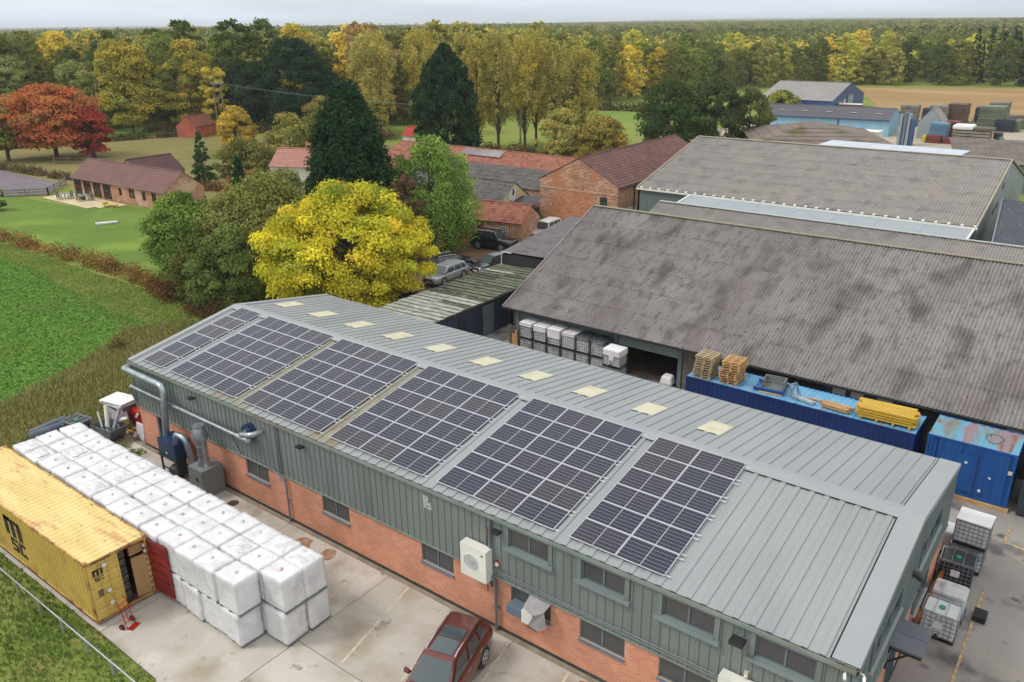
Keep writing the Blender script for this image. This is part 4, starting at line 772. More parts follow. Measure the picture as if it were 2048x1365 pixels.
for xx in (2.5, 5, 7.5, 9.6): mb.box(xx-.02, xx+.02, -.1, .28, -.13, -.1)
mb.build('bracket', M['galv2'], t)
t = thing('wall_fan', 'blue centrifugal fan on the cladding with a silver elbow', 'fan', (10.2, -.12, 4.05))
mb = MB(); mb.tube([(0, .06, 0), (0, -.26, 0)], .36, 20); mb.build('fan_housing', M['bluep'], t, smooth=True)
mb = MB(); mb.tube(arc_pts([(0, -.26, 0), (0, -.55, 0), (.75, -.5, .18), (.85, .0, .2)], .3), .13, 12); mb.tube(arc_pts([(.1, -.2, -.3), (.12, -.25, -.5), (-.1, -.2, -.5)], .15), .14, 10); mb.build('elbow', M['galv'], t, smooth=True)
t = thing('dust_extractor', 'dark blue extractor box on black legs against the brick wall', 'extractor', (4.4, -.75, 0))
mb = MB(); mb.box(-.75, .75, -.45, .45, 1.25, 2.1); mb.build('filter_box', M['bluep'], t)
mb = MB(); mb.box(-.8, .8, -.5, .5, 1.18, 1.25); [mb.box(x_-.04, x_+.04, y_-.04, y_+.04, 0, 1.18) for x_ in (-.7, .7) for y_ in (-.4, .4)]; mb.bar((-.7, -.4, .5), (.7, -.4, .5), .05); mb.build('stand', M['black'], t)
mb = MB(); mb.tube([(-.3, -.1, .3), (.35, -.1, .3)], .28, 14); mb.box(.35, .7, -.35, .1, .3, 1.1); mb.build('motor', M['black'], t, smooth=True)
mb = MB(); mb.box(-.1, .02, -.46, -.45, 1.4, 1.5); mb.build('badge', M['white2'], t)
mb = MB(); mb.tube(arc_pts([(.45, -.1, 2.1), (.45, -.1, 2.5), (1.2, -.05, 2.5), (1.45, 0, 1.2), (1.75, 0, .8)], .4), .15, 12); mb.build('outlet_duct', M['galv'], t, smooth=True)
t = thing('boiler_box', 'grey sheet-metal box with a fat silver flue standing on top', 'boiler', (6.98, -.78, 0))
mb = MB(); mb.box(-.57, .57, -.57, .57, 0, 1.5); mb.build('casing', M['galv2'], t)
mb = MB(); mb.box(-.0, .2, -.578, -.57, .85, 1.05); mb.build('vent', M['black'], t)
mb = MB(); mb.tube([(0, 0, 1.5), (0, 0, 1.75), (0, 0, 1.78), (0, 0, 2.85), (0, 0, 2.9), (0, 0, 3.05), (0, 0, 3.5)], [.34, .24, .24, .24, .36, .38, .27], 18); mb.tube([(0, 0, 3.5), (0, 0, 3.62)], .27, 18); mb.build('flue', M['galv'], t, smooth=True)
mb = MB(); [mb.tube([(0, 0, z_), (0, 0, z_+.05)], .255, 18) for z_ in (1.78, 2.1, 2.5)]; mb.build('flue_band', M['galv'], t)
t = thing('manhole_cover', 'small round brown manhole cover in the concrete near the boiler', 'manhole cover', (8.87, -.75, .012))
mb = MB(); mb.tube([(0, 0, 0), (0, 0, .01)], .27, 20); mb.tube([(0, 0, 0), (0, 0, .006)], .33, 20, m=1); mb.build('cover', [pm('rusty_iron', srgb(84, 62, 48), srgb(60, 50, 44), vscale=8, rough=.8), M['dark']], t)

# ------------------------------------------------ yellow container with its doors
YEL = pm('container_yellow', srgb(208,180,92), srgb(198,168,84), vscale=.5, rough=.55, fine=.05, fscale=9, stain=[(srgb(184,150,84), .9, .52, .7), (srgb(158,106,62), 3.2, .66, .74)])
YTOP = pm('container_roof_yellow', srgb(222,202,136), srgb(210,186,116), vscale=.7, rough=.6, fine=.06, stretch=(.6, 3, 1), stain=[(srgb(196,150,104), 1.1, .56, .7), (srgb(120,80,60), 4.2, .67, .72)])
CRED = pm('container_inside_red', srgb(150,40,34), srgb(128,32,28), rough=.5, fine=.08, stain=[(srgb(106,44,36), 2, .55, .7)])
CX0, CX1, CY0, CY1, CZ0, CZ1 = -.10, 12.09, -8.98, -6.55, .14, 2.81
ct = thing('shipping_container', 'old yellow shipping container with black lettering and one door open', 'container', (CX0, CY0, 0))
LX, LY = CX1-CX0, CY1-CY0
def corr_wall(mb, n, x0, x1, y, z0, z1, dep=.036, m=0, axis='x'):
    p = (x1-x0)/n; prof = []
    for i in range(n):
        a = x0+i*p; prof += [(a, 0), (a+p*.36, 0), (a+p*.5, dep), (a+p*.86, dep)]
    prof.append((x1, 0))
    for (a, ha), (b, hb) in zip(prof, prof[1:]):
        if axis == 'x': mb.quad((a, y+ha, z0), (b, y+hb, z0), (b, y+hb, z1), (a, y+ha, z1), m)
        else: mb.quad((y+ha, a, z0), (y+hb, b, z0), (y+hb, b, z1), (y+ha, a, z1), m)
mb = MB(); corr_wall(mb, 42, .15, LX-.15, .02, CZ0+.12, CZ1-.1); corr_wall(mb, 42, .15, LX-.15, LY-.06, CZ0+.12, CZ1-.1); corr_wall(mb, 8, .1, LY-.1, .03, CZ0+.12, CZ1-.1, axis='y'); mb.build('side_wall', YEL, ct)
mb = MB(); n_ = 40; p = (LX-.3)/n_
for i in range(n_):
    a = .15+i*p; z = CZ1-.03
    mb.quad((a, .06, z), (a+p*.4, .06, z), (a+p*.4, LY-.06, z), (a, LY-.06, z)); mb.quad((a+p*.4, .06, z), (a+p*.55, .06, z-.025), (a+p*.55, LY-.06, z-.025), (a+p*.4, LY-.06, z))
    mb.quad((a+p*.55, .06, z-.025), (a+p*.85, .06, z-.025), (a+p*.85, LY-.06, z-.025), (a+p*.55, LY-.06, z-.025)); mb.quad((a+p*.85, .06, z-.025), (a+p, .06, z), (a+p, LY-.06, z), (a+p*.85, LY-.06, z-.025))
mb.box(0, .15, 0, LY, CZ1-.05, CZ1-.005); mb.box(LX-.15, LX, 0, LY, CZ1-.05, CZ1-.005)
mb.build('roof', YTOP, ct)
mb = MB()
for yy in (0, LY-.06): mb.box(0, LX, yy, yy+.06, CZ1-.1, CZ1-.03); mb.box(0, LX, yy, yy+.06, CZ0, CZ0+.13)
for xx in (0, LX-.13):
    for yy in (0, LY-.11): mb.box(xx, xx+.13, yy, yy+.11, CZ0, CZ1-.05)
mb.box(0, LX, 0, LY, CZ0, CZ0+.06); mb.box(LX-.1, LX, .1, LY-.1, CZ1-.16, CZ1-.05)
mb.build('frame', pm('container_frame', srgb(196,164,84), srgb(170,120,70), vscale=2.5, rough=.65, fine=.08, stain=[(srgb(140,80,50), 2.5, .5, .66)]), ct)
mb = MB()
for xx in (-.005, LX-.165):
    for yy in (-.005, LY-.155): mb.box(xx, xx+.17, yy, yy+.16, CZ1-.11, CZ1+.004); mb.box(xx, xx+.17, yy, yy+.16, CZ0-.02, CZ0+.11)
mb.build('corner_casting', pm('rust_casting', srgb(150,100,66), srgb(180,140,90), vscale=4, rough=.8), ct)
mb = MB(); mb.box(.1, LX-.1, .08, LY-.08, CZ0+.06, CZ0+.1); mb.box(LX-6, LX-.1, LY-.12, LY-.09, CZ0+.1, CZ1-.1, 1); mb.box(LX-6.05, LX-6, .1, LY-.1, CZ0+.1, CZ1-.1, 1); mb.build('interior_floor', [pm('plywood_dark', srgb(74, 62, 50), srgb(58, 50, 44), rough=.9), CRED], ct)
def door_leaf(parent, loc, rz, mat, label=None, outer=True):
    d = MB(); W_ = 1.16; H_ = CZ1-CZ0-.3
    for i in range(5):
        z = i*H_/5; d.quad((0, 0, z), (W_, 0, z), (W_, 0, z+H_*.13), (0, 0, z+H_*.13)); d.quad((0, 0, z+H_*.13), (W_, 0, z+H_*.13), (W_, .03, z+H_*.15), (0, .03, z+H_*.15)); d.quad((0, .03, z+H_*.15), (W_, .03, z+H_*.15), (W_, .03, z+H_*.19), (0, .03, z+H_*.19)); d.quad((0, .03, z+H_*.19), (W_, .03, z+H_*.19), (W_, 0, z+H_*.2), (0, 0, z+H_*.2))
    d.box(0, W_, .031, .055, 0, H_); d.box(0, .07, -.02, .055, 0, H_); d.box(W_-.07, W_, -.02, .055, 0, H_); d.box(0.07, W_-.07, -.02, .055, 0, .07); d.box(.07, W_-.07, -.02, .055, H_-.07, H_)
    o = d.build('door', mat, parent, loc=loc, rz=rz)
    if label: o['label'] = label
    r = MB()
    if outer:
        for xx in (.42, .74): r.tube([(xx, -.05, -.05), (xx, -.05, H_+.05)], .018, 6); [r.box(xx-.05, xx+.05, -.07, -.02, z_, z_+.06) for z_ in (.2, .9, 1.6, 2.2)]
        r.bar((.42, -.08, .95), (.95, -.08, .9), .03)
        r.build('locking_bar', YEL, o)
    else:
        for z_ in np.linspace(.1, H_-.15, 9): r.box(-.03, .03, -.03, .08, z_, z_+.09)
        for z_ in np.linspace(.2, H_-.2, 6): r.box(.1, W_-.1, -.012, 0, z_, z_+.02)
        r.build('gasket', M['dark'], o)
    return o
d1 = door_leaf(ct, (LX+.01, .06, CZ0+.12), pi/2, YEL)
for z_ in (2.2, 1.05, .5):
    mb = MB(); mb.tube([(.62, -.045, z_), (.62, -.055, z_)], .085, 14); mb.build('round_sticker', M['white2'], d1)
mb = MB(); mb.box(.22, .46, -.025, -.021, .95, 1.25); mb.build('data_plate', pm('data_plate', srgb(110,100,70), srgb(90,84,64), vscale=20, rough=.5), d1)
# the other leaf stands open, its red inner face and red edge to the yard
d2 = door_leaf(ct, (LX+.04, LY-.03, CZ0+.12), radians(5), CRED, 'red inner face of the open door', False)
mb = MB(); [mb.box(LX-.11, LX-.03, LY-.17, LY-.11, z_, z_+.12) for z_ in np.linspace(CZ0+.3, CZ1-.5, 8)]; mb.build('lashing_ring', M['white2'], ct)
# goods inside
t = thing('cardboard_sheet', 'brown cardboard sheet standing in the open container doorway', 'cardboard', (12.0, -7.2, CZ0+.11))
mb = MB(); mb.box(-.1, -.02, -.05, .5, 0, 1.75, T=Matrix.Rotation(radians(-12), 4, 'Z')); mb.box(-.3, -.15, -.0, .55, 1.8, 2.2); mb.build('cardboard_sheet', pm('cardboard', srgb(176,140,98), srgb(160,124,86), rough=.9, fine=.04), t)
t = thing('dark_sacks', 'dark wrapped goods stacked inside the open yellow container', 'goods', (11.6, -7.65, CZ0+.11))
mb = MB()
for k in range(6):
    mb.box(-.6, .2, -.35, .3, k*.37, k*.37+.34, T=Matrix.Rotation(RNG.uniform(-.1, .1), 4, 'Z'))
o = mb.build('wrapped_bale', pm('dark_wrap', (.05, .042, .036), (.12, .1, .08), vscale=7, vlo=.45, vhi=.6, rough=.5), t); bv = o.modifiers.new('soft', 'BEVEL'); bv.width = .06; bv.segments = 2
# lettering: stroke letters on a 5x5 grid, black
def strokes(mb, rects, ox, oz, sx, sz, T):
    for (a, b, c, d) in rects:
        vs = [T(ox+x*sx, oz+z*sz) for x, z in ((a, b), (c, b), (c, d), (a, d))]; mb.add(vs, [(0, 1, 2, 3)])
LM = [(0, 0, 1.1, 5), (1.9, 0, 3.0, 4.2), (3.8, 0, 5, 4.4), (0, 4, 4.6, 5), (1.1, 3.9, 1.9, 5)]
LS = [(0, 4, 5, 5), (0, 2.4, 1.4, 4), (0, 2, 5, 3), (3.6, .9, 5, 2), (0, 0, 5, 1)]
LC = [(0, 0, 1.5, 5), (1.5, 0, 5, 1.2), (1.5, 3.8, 5, 5)]
BLK = pm('black_lettering', (.02, .02, .02), rough=.6)
mb = MB(); T1 = lambda a, z: (a, .012, z)
# side logo follows the corrugation as printed bands
strokes(mb, LM, 5.15, 1.42, .31, .18, T1); strokes(mb, LS, 5.4, .66, .12, .13, T1); strokes(mb, LC, 6.15, .66, .12, .13, T1)
mb.build('lettering', BLK, ct)
mb = MB(); T2 = lambda a, z: (LX+.036, a, z)
strokes(mb, LM, .22, 2.13, .075, .055, T2); strokes(mb, LS, .26, 1.90, .030, .035, T2); strokes(mb, LC, .45, 1.90, .030, .035, T2)
mb.build('lettering', BLK, ct)
mb = MB()
for i in range(9): mb.box(LX+.001, LX+.004, .2+i*.09, .26+i*.09, CZ1-.13, CZ1-.07)
mb.build('serial_marks', BLK, ct)

# ------------------------------------------------ film-wrapped pallets in three rows, two high
FILM = bpy.data.materials.new('white_film'); FILM.use_nodes = True
def film():
    t = FILM.node_tree; b = t.nodes['Principled BSDF']; n = t.nodes.new; l = t.links.new
    tc = n('ShaderNodeTexCoord'); oi = n('ShaderNodeObjectInfo'); sc = n('ShaderNodeVectorMath'); sc.operation = 'SCALE'; sc.inputs[0].default_value = (31, 17, 23); l(oi.outputs['Random'], sc.inputs['Scale'])
    a = n('ShaderNodeVectorMath'); a.operation = 'ADD'; l(tc.outputs['Object'], a.inputs[0]); l(sc.outputs[0], a.inputs[1])
    nz = n('ShaderNodeTexNoise'); nz.inputs['Scale'].default_value = 1.4; nz.inputs['Detail'].default_value = 6; nz.inputs['Distortion'].default_value = .6; l(a.outputs[0], nz.inputs[0])
    r = n('ShaderNodeMapRange'); r.inputs[1].default_value = .45; r.inputs[2].default_value = .75; l(nz.outputs[0], r.inputs[0])
    mx = n('ShaderNodeMix'); mx.data_type = 'RGBA'; l(r.outputs[0], mx.inputs[0]); mx.inputs[6].default_value = (.72, .72, .72, 1); mx.inputs[7].default_value = (.55, .545, .57, 1)
    l(mx.outputs[2], b.inputs['Base Color']); b.inputs['Roughness'].default_value = .38
    n2 = n('ShaderNodeTexNoise'); n2.inputs['Scale'].default_value = 3.2; n2.inputs['Detail'].default_value = 5; n2.inputs['Distortion'].default_value = 2.0; mq = n('ShaderNodeMapping'); mq.inputs['Scale'].default_value = (1, 1, 3.2); l(a.outputs[0], mq.inputs[0]); l(mq.outputs[0], n2.inputs[0])
    bp = n('ShaderNodeBump'); bp.inputs['Strength'].default_value = .6; bp.inputs['Distance'].default_value = .06; l(n2.outputs[0], bp.inputs['Height']); l(bp.outputs[0], b.inputs['Normal'])
film()
FILMG = pm('grey_crumpled_film', (.52, .52, .54), (.66, .66, .67), vscale=1.5, rough=.35)
WOOD = pm('pallet_wood', srgb(196,160,112), srgb(172,134,88), vscale=2, rough=.85, fine=.12, hue=.12)
PINK = pm('pink_tie', srgb(206,150,156), srgb(222,196,198), vscale=8, rough=.5)
def wrapped_mesh(seed):
    r = random.Random(seed); X, Y, Z = 1.185, .985, 1.30; nx, ny, nz_ = 8, 7, 9
    bm = MB(); idx = {}
    def P(i, j, k):
        x = i/nx-.5; y = j/ny-.5; z = k/nz_
        px, py, pz = x*X, y*Y, z*Z
        e = .028 # round edges
        for _ in (0,):
            cx = max(-X/2+e, min(X/2-e, px)); cy = max(-Y/2+e, min(Y/2-e, py)); cz = max(0, min(Z-e, pz))
        d = Vector((px-cx, py-cy, pz-cz))
        if d.length > 1e-6: q = Vector((cx, cy, cz))+d.normalized()*min(e, d.length)
        else: q = Vector((px, py, pz))
        side = (i in (0, nx) or j in (0, ny))
        bul = .007*sin(z*24+seed)+.006*sin(z*9)+r.uniform(-.009, .009)
        if side: q.x += (1 if px > 0 else -1)*bul*(1 if i in (0, nx) else 0); q.y += (1 if py > 0 else -1)*bul*(1 if j in (0, ny) else 0)
        if k == nz_:
            rr = hypot(x, y); q.z += .05*max(0, 1-rr*2.2)+r.uniform(-.022, .022)
        return q
    for face in range(5):
        a, b = ((nx, ny), (nx, nz_), (nx, nz_), (ny, nz_), (ny, nz_))[face]
        for u in range(a):
            for v in range(b):
                def q(u_, v_):
                    key = ((u_, v_, nz_), (u_, 0, v_), (u_, ny, v_), (0, u_, v_), (nx, u_, v_))[face]
                    if key not in idx: idx[key] = len(bm.v); bm.v.append(tuple(P(*key)))
                    return idx[key]
                f_ = (q(u, v), q(u+1, v), q(u+1, v+1), q(u, v+1))
                bm.f.append(f_ if face in (0, 1, 4) else f_[::-1]); bm.m.append(0)
    return bm.mesh('wrapped_load', [FILM], smooth='all')
LOADS = [wrapped_mesh(s) for s in range(5)]
mb = MB()
for y_ in (-.4, -.2, 0, .2, .4): mb.box(-.6, .6, y_-.055, y_+.055, .10, .125)
for x_ in (-.55, 0, .55): mb.box(x_-.05, x_+.05, -.48, .48, 0, .1)
PALM = mb.mesh('pallet', [M['galv2'], WOOD])
def knot_mesh(seed, mat):
    r = random.Random(seed); m_ = MB(); n_ = 10
    vs = [(0, 0, .09)]+[(cos(2*pi*k/n_)*r.uniform(.04, .11), sin(2*pi*k/n_)*r.uniform(.03, .09), r.uniform(.0, .05)) for k in range(n_)]
    m_.add(vs, [(0, 1+k, 1+(k+1) % n_) for k in range(n_)]); return m_.mesh('film_knot', mat)
def crumple_mesh(seed):
    r = random.Random(seed+90); m_ = MB(); n_ = 4; pts = {}
    for i in range(n_+1):
        for j in range(n_+1):
            x = (i/n_-.5)*.9; y = (j/n_-.5)*.7; edge = i in (0, n_) or j in (0, n_)
            m_.v.append((x*r.uniform(.7, 1.05), y*r.uniform(.7, 1.05), .0 if edge else r.uniform(.01, .11)))
    for i in range(n_):
        for j in range(n_): a = i*(n_+1)+j; m_.f.append((a, a+n_+1, a+n_+2, a+1)); m_.m.append(0)
    return m_.mesh('crumpled_film', FILMG)
KN = [knot_mesh(s, FILMG) for s in range(3)]; KP = [knot_mesh(s+5, PINK) for s in range(2)]; CR = [crumple_mesh(s) for s in range(3)]
ORD = ['first', 'second', 'third', 'fourth', 'fifth', 'sixth', 'seventh', 'eighth', 'ninth', 'tenth', 'eleventh', 'twelfth', 'thirteenth', 'fourteenth', 'fifteenth']
ROWN = ['container-side row', 'middle row', 'building-side row']
rows = [(-5.93, 17.0, 14), (-4.88, 18.26, 15), (-3.86, 18.26, 15)]
MARK = {(0, 3): 'p', (0, 5): 'p', (0, 8): 'c', (1, 0): 'p', (1, 2): 'c', (1, 7): 'p', (1, 9): 'c', (2, 0): 'c', (2, 1): 'c', (2, 4): 'p', (2, 6): 'p', (0, 12): 'c', (1, 4): 'k', (0, 13): 'c', (1, 12): 'c', (2, 9): 'c', (0, 10): 'p', (1, 14): 'p'}
for ri, (yc, xs, n_) in enumerate(rows):
    for i in range(n_):
        for tier in (1, 0):
            if tier == 0 and not (ri == 0 and i < 8 or ri == 1 and (i < 2 or i == n_-1) or ri == 2 and (i < 3 or i == n_-1)): continue
            zc = tier*1.45; xx = xs-i*1.235+RNG.uniform(-.045, .045); yy = yc+RNG.uniform(-.04, .04)
            if i == 0 and tier == 0: xx -= .06
            lb = 'white wrapped pallet, %s tier, %s from the near end of the %s' % ('upper' if tier else 'lower', ORD[i], ROWN[ri])
            t = thing('wrapped_pallet', lb, 'wrapped pallet', (xx, yy, zc), RNG.uniform(-.045, .045), 'white film-wrapped pallets beside the container')
            t.rotation_euler = (RNG.uniform(-.008, .008)*tier, RNG.uniform(-.008, .008)*tier, t.rotation_euler[2]); o = put('wrapped_load', LOADS[(i*3+ri+tier*2) % 5], t, (0, 0, .125)); o.scale = (1, 1, .985+RNG.uniform(0, .03) if tier else 1.0)
            put('pallet', PALM, t)
            if tier:
                mk = MARK.get((ri, i)); rz = RNG.uniform(0, 6)
                if mk == 'p': put('film_knot', KP[i % 2], t, (RNG.uniform(-.1, .1), RNG.uniform(-.08, .08), 1.455), rz)
                elif mk == 'c': put('crumpled_film', CR[i % 3], t, (.02, 0, 1.445), RNG.choice((0, pi)))
                else: put('film_knot', KN[i % 3], t, (RNG.uniform(-.08, .08), RNG.uniform(-.06, .06), 1.455), rz)
            if (ri, i) in ((1, 0), (0, 0)) :
                m2 = MB(); m2.box(.585, .605, -.12, .06, .95, 1.12); m2.build('paper_label', M['white2'], t)

# ------------------------------------------------ red sack truck
t = thing('hand_truck', 'red two-wheeled sack truck standing in front of the open container', 'hand truck', (13.05, -8.2, 0), radians(20))
mb = MB()
for s_ in (-.2, .2):
    mb.tube(arc_pts([(.0, s_, .08), (-.12, s_, .75), (-.2, s_, 1.15), (-.32, s_, 1.2)], .12), .018, 6); mb.tube([(.02, s_, .05), (.02, s_, .12)], .02, 6)
for z_ in (.25, .55, .85, 1.05): mb.tube([(-.12*z_/.75, -.2, z_), (-.12*z_/.75, .2, z_)], .014, 6)
mb.tube([(-.05, 0, .25), (-.17, 0, 1.05)], .013, 6); mb.build('frame', M['redp'], t)
mb = MB(); mb.box(.0, .26, -.22, .22, .03, .045); mb.bar((0, -.2, .35), (-.16, -.24, .12), .025); mb.bar((0, .2, .35), (-.16, .24, .12), .025); mb.build('toe_plate', M['redp'], t)
for s_ in (-.27, .27):
    mb = MB(); mb.tube([(-.16, s_-.03, .12), (-.16, s_+.03, .12)], .12, 14); w_ = mb.build('wheel', M['rubber'], t, smooth=True)
    mb = MB(); mb.tube([(-.16, s_-.035, .12), (-.16, s_+.035, .12)], .05, 10); mb.build('hub', M['redp'], w_)

# ------------------------------------------------ scrap and bins beyond the pallets
def rounded_box(mb, x, y, z0, z1, r=.08, m=0):
    for a, b, c in ((z0, z1, 0),):
        pts = []
        for cx, cy, st in ((x-r, y-r, 0), (-x+r, y-r, 90), (-x+r, -y+r, 180), (x-r, -y+r, 270)):
            for k in range(4): a_ = radians(st+k*30); pts.append((cx+r*cos(a_), cy+r*sin(a_)))
        n = len(pts); q = .93
        vs = [(px, py, z0) for px, py in pts]+[(px, py, z1-r*.7) for px, py in pts]+[(px*q, py*q, z1) for px, py in pts]
        fs = [tuple(range(n-1, -1, -1)), tuple(range(2*n, 3*n))]+[(i+k*n, (i+1) % n+k*n, (i+1) % n+(k+1)*n, i+(k+1)*n) for k in (0, 1) for i in range(n)]
        mb.add(vs, fs, m)
    return mb
def ibc_meshes(bottle, cap, topz=1.1):
    mb = rounded_box(MB(), .57, .47, .16, topz); a = mb.mesh('bottle', bottle)
    mb = MB(); mb.tube([(0, 0, topz), (0, 0, topz+.05)], .11, 14); b = mb.mesh('cap', cap)
    mb = MB(); X, Y = .6, .5
    for z_ in (.18, .36, .54, .72, .90, 1.08, 1.14):
        th = .012 if z_ < 1.1 else .017
        for s_ in (-1, 1): mb.bar((-X, s_*Y, z_), (X, s_*Y, z_), th*1.6); mb.bar((s_*X, -Y, z_), (s_*X, Y, z_), th*1.6)
    for s_ in (-1, 1):
        for k in range(8): x_ = -X+k*2*X/7; mb.bar((x_, s_*Y, .15), (x_, s_*Y, 1.14), .018, up=(0, 1, 0))
        for k in range(7): y_ = -Y+k*2*Y/6; mb.bar((s_*X, y_, .15), (s_*X, y_, 1.14), .018, up=(0, 1, 0))
    for x_ in (-.2, .2): mb.bar((x_, -Y, 1.135), (x_, Y, 1.135), .025)
    c = mb.mesh('cage', M['galv'])
    mb = MB(); mb.box(-.6, .6, -.5, .5, .11, .15); [mb.box(x_-.07, x_+.07, y_-.06, y_+.06, 0, .11) for x_ in (-.52, 0, .52) for y_ in (-.43, .43)]; [mb.box(-.6, .6, y_-.05, y_+.05, 0, .02) for y_ in (-.43, .43)]
    d = mb.mesh('pallet_base', M['black'])
    mb = MB(); mb.tube([(0, -.46, .22), (0, -.53, .22)], .05, 10); mb.box(-.16, .16, -.515, -.505, .5, .8, 1); e = mb.mesh('valve', [M['black'], M['white2']])
    return a, b, c, d, e
def ibc(lb, loc, rz, meshes, group=None, parts='bcde', name='liquid_tote', cat='liquid tote'):
    t = thing(name, lb, cat, loc, rz, group); put('bottle', meshes[0], t)
    for ch, nm, me in (('b', 'cap', meshes[1]), ('c', 'cage', meshes[2]), ('d', 'pallet_base', meshes[3]), ('e', 'valve', meshes[4])):
        if ch in parts: put(nm, me, t)
    return t
BW_ = pm('tote_white_plastic', srgb(214,216,214), srgb(194,196,196), vscale=1.5, rough=.4, fine=.04, hue=.05)
BG_ = pm('tote_grey_plastic', srgb(184,184,186), srgb(206,206,202), vscale=2, rough=.45, fine=.06, stain=[(srgb(130,128,130), 2.2, .5, .7)], hue=.1)
BB_ = pm('tote_black_plastic', (.025, .027, .032), (.05, .052, .06), rough=.4)
GRN = pm('green_cap', srgb(30,150,110), rough=.4)
IW = ibc_meshes(BW_, GRN); IG = ibc_meshes(BG_, M['white2']); IB = ibc_meshes(BB_, GRN)
ibc('black caged liquid tote with green cap behind the far end of the white pallets', (-3.75, -1.75, 0), radians(10), IB, name='liquid_tote')
t = thing('plastic_pipe_roll', 'blue-grey rolled membrane lying on the grass behind the pallets', 'roll', (-5.3, -2.6, .3), radians(85))
mb = MB(); mb.tube([(-1.1, 0, 0), (1.1, 0, .08)], .28, 12); mb.tube([(-.9, .35, .1), (1.0, .3, .3)], .2, 10); mb.build('roll', pm('membrane', srgb(72,84,96), srgb(92,102,112), vscale=2, rough=.5, bump=.5, bscale=5), t, smooth=True)
t = thing('tipping_skip', 'grey metal tipping skip full of scrap pipes', 'skip', (-2.2, -.75, 0), radians(8))
mb = MB(); a = [(-.95, -.55), (.8, -.55), (.8, .55), (-.95, .55)]
mb.add([(-.8, -.5, .1), (.45, -.5, .1), (.45, .5, .1), (-.8, .5, .1), (-.95, -.55, .85), (.85, -.55, .85), (.85, .55, .85), (-.95, .55, .85)], [(3, 2, 1, 0), (0, 1, 5, 4), (1, 2, 6, 5), (2, 3, 7, 6), (3, 0, 4, 7)])
o = mb.build('skip_body', pm('skip_grey', srgb(104,112,120), srgb(86,92,100), vscale=2, rough=.5, fine=.06), t); sm = o.modifiers.new('t', 'SOLIDIFY'); sm.thickness = .04
mb = MB(); mb.box(-.7, .4, -.4, -.25, 0, .1); mb.box(-.7, .4, .25, .4, 0, .1); mb.build('fork_pocket', M['black'], t)
for k, (p0, p1, r_, mt, lb) in enumerate((((-2.1, -.95, .35), (-2.5, -.6, 1.9), .11, 'white', 'fat cream pipe standing in the skip, left of the others'), ((-1.7, -1.0, .3), (-1.85, -.2, 1.75), .1, 'galv', 'silver pipe standing in the skip, nearest the building'), ((-2.5, -1.0, .4), (-2.95, -.9, 1.5), .05, 'white2', 'thin white pipe leaning out of the skip'))):
    mb = MB(); mb.tube([p0, p1], r_, 12); o = mb.build('scrap_pipe', M[mt], smooth=True); tag(o, lb, 'pipe', 'scrap pipes in the skip')
mb = MB()
for k in range(14):
    a_ = Vector((-2.2+RNG.uniform(-.6, .6), -.75+RNG.uniform(-.35, .35), .6)); b_ = a_+Vector((RNG.uniform(-.5, .5), RNG.uniform(-.3, .3), RNG.uniform(.1, .5))); mb.bar(a_, b_, RNG.uniform(.03, .12), RNG.uniform(.02, .06), m=k % 3)
o = mb.build('scrap_metal', [M['galv'], M['black'], M['bluegrey']]); tag(o, 'tangle of scrap metal offcuts filling the grey skip', 'scrap', kind='stuff')
t = thing('wrapped_cabinet', 'white-topped cabinet with loose plastic sheet hanging, behind the scrap skip', 'cabinet', (-3.7, .75, 0), radians(8))
mb = MB(); mb.box(-.75, .75, -.5, .5, 0.1, 1.2, 1); [mb.box(x_, x_+.08, -.52, -.44, 0, 1.25, 0) for x_ in (-.76, .68)]; mb.build('cabinet_frame', [M['white'], M['galv2']], t)
for k in range(3):
    mb = MB(); mb.box(-.95+.04*k, .9, -.65, .6, 1.25+k*.09, 1.29+k*.09, T=Matrix.Rotation(.06*(k-1), 4, 'Z')); mb.build('top_board', M['white2'], t)
mb = MB(); mb.add([(-.3, -.55, 1.1), (.7, -.56, .9), (1.0, -.75, .1), (.3, -.9, .05), (-.2, -.7, .3), (.9, -.3, 1.0), (1.25, -.45, .1)], [(0, 1, 2, 3), (0, 3, 4), (1, 5, 6, 2)]); mb.build('plastic_sheet', pm('mauve_sheet', srgb(150,128,132), srgb(196,186,188), vscale=3, rough=.4, bump=.8, bscale=5), t)
t = thing('red_locker', 'red metal box with a white and black emblem beside the brick corner', 'cabinet', (-2.35, 1.15, 0), radians(5))
mb = MB(); mb.box(-.5, .5, -.35, .35, .1, 1.05); mb.build('casing', M['redp'], t); mb = MB(); mb.add([(-.1, -.356, .62), (.2, -.356, .98), (.4, -.356, .98), (.1, -.356, .62)], [(0, 1, 2, 3)]); mb.add([(.16, -.356, .62), (.44, -.356, .95), (.44, -.356, .75), (.32, -.356, .62)], [(0, 1, 2, 3)], 1); mb.build('emblem', [M['white2'], M['black']], t)
mb = MB(); mb.box(-.5, .5, -.352, -.35, .6, .63); mb.build('lid_seam', M['black'], t)
YP = pm('yellow_paint', srgb(208,172,62), srgb(196,158,54), rough=.5, fine=.06)
for k, lb in enumerate(('yellow steel bar on the ground by the red box, front one', 'yellow steel bar on the ground by the red box, rear one')):
    mb = MB(); mb.bar((-2.3, .15+k*.35, .12), (-1.1, .28+k*.35, .12), .1, .14); o = mb.build('steel_bar', YP); tag(o, lb, 'steel bar', 'yellow steel bars by the red box')
t = thing('yellow_drum', 'small yellow drum behind the grey skip', 'drum', (-2.55, .25, 0)); mb = MB(); mb.tube([(0, 0, 0), (0, 0, .7)], .16, 12); mb.build('drum_body', YP, t, smooth=True); mb = MB(); mb.tube([(0, 0, .7), (0, 0, .74)], .19, 12); mb.build('lid', M['white2'], t)
t = thing('slatted_panel', 'white ribbed panel leaning against the far brick corner', 'panel', (-.75, .1, 0), radians(2))
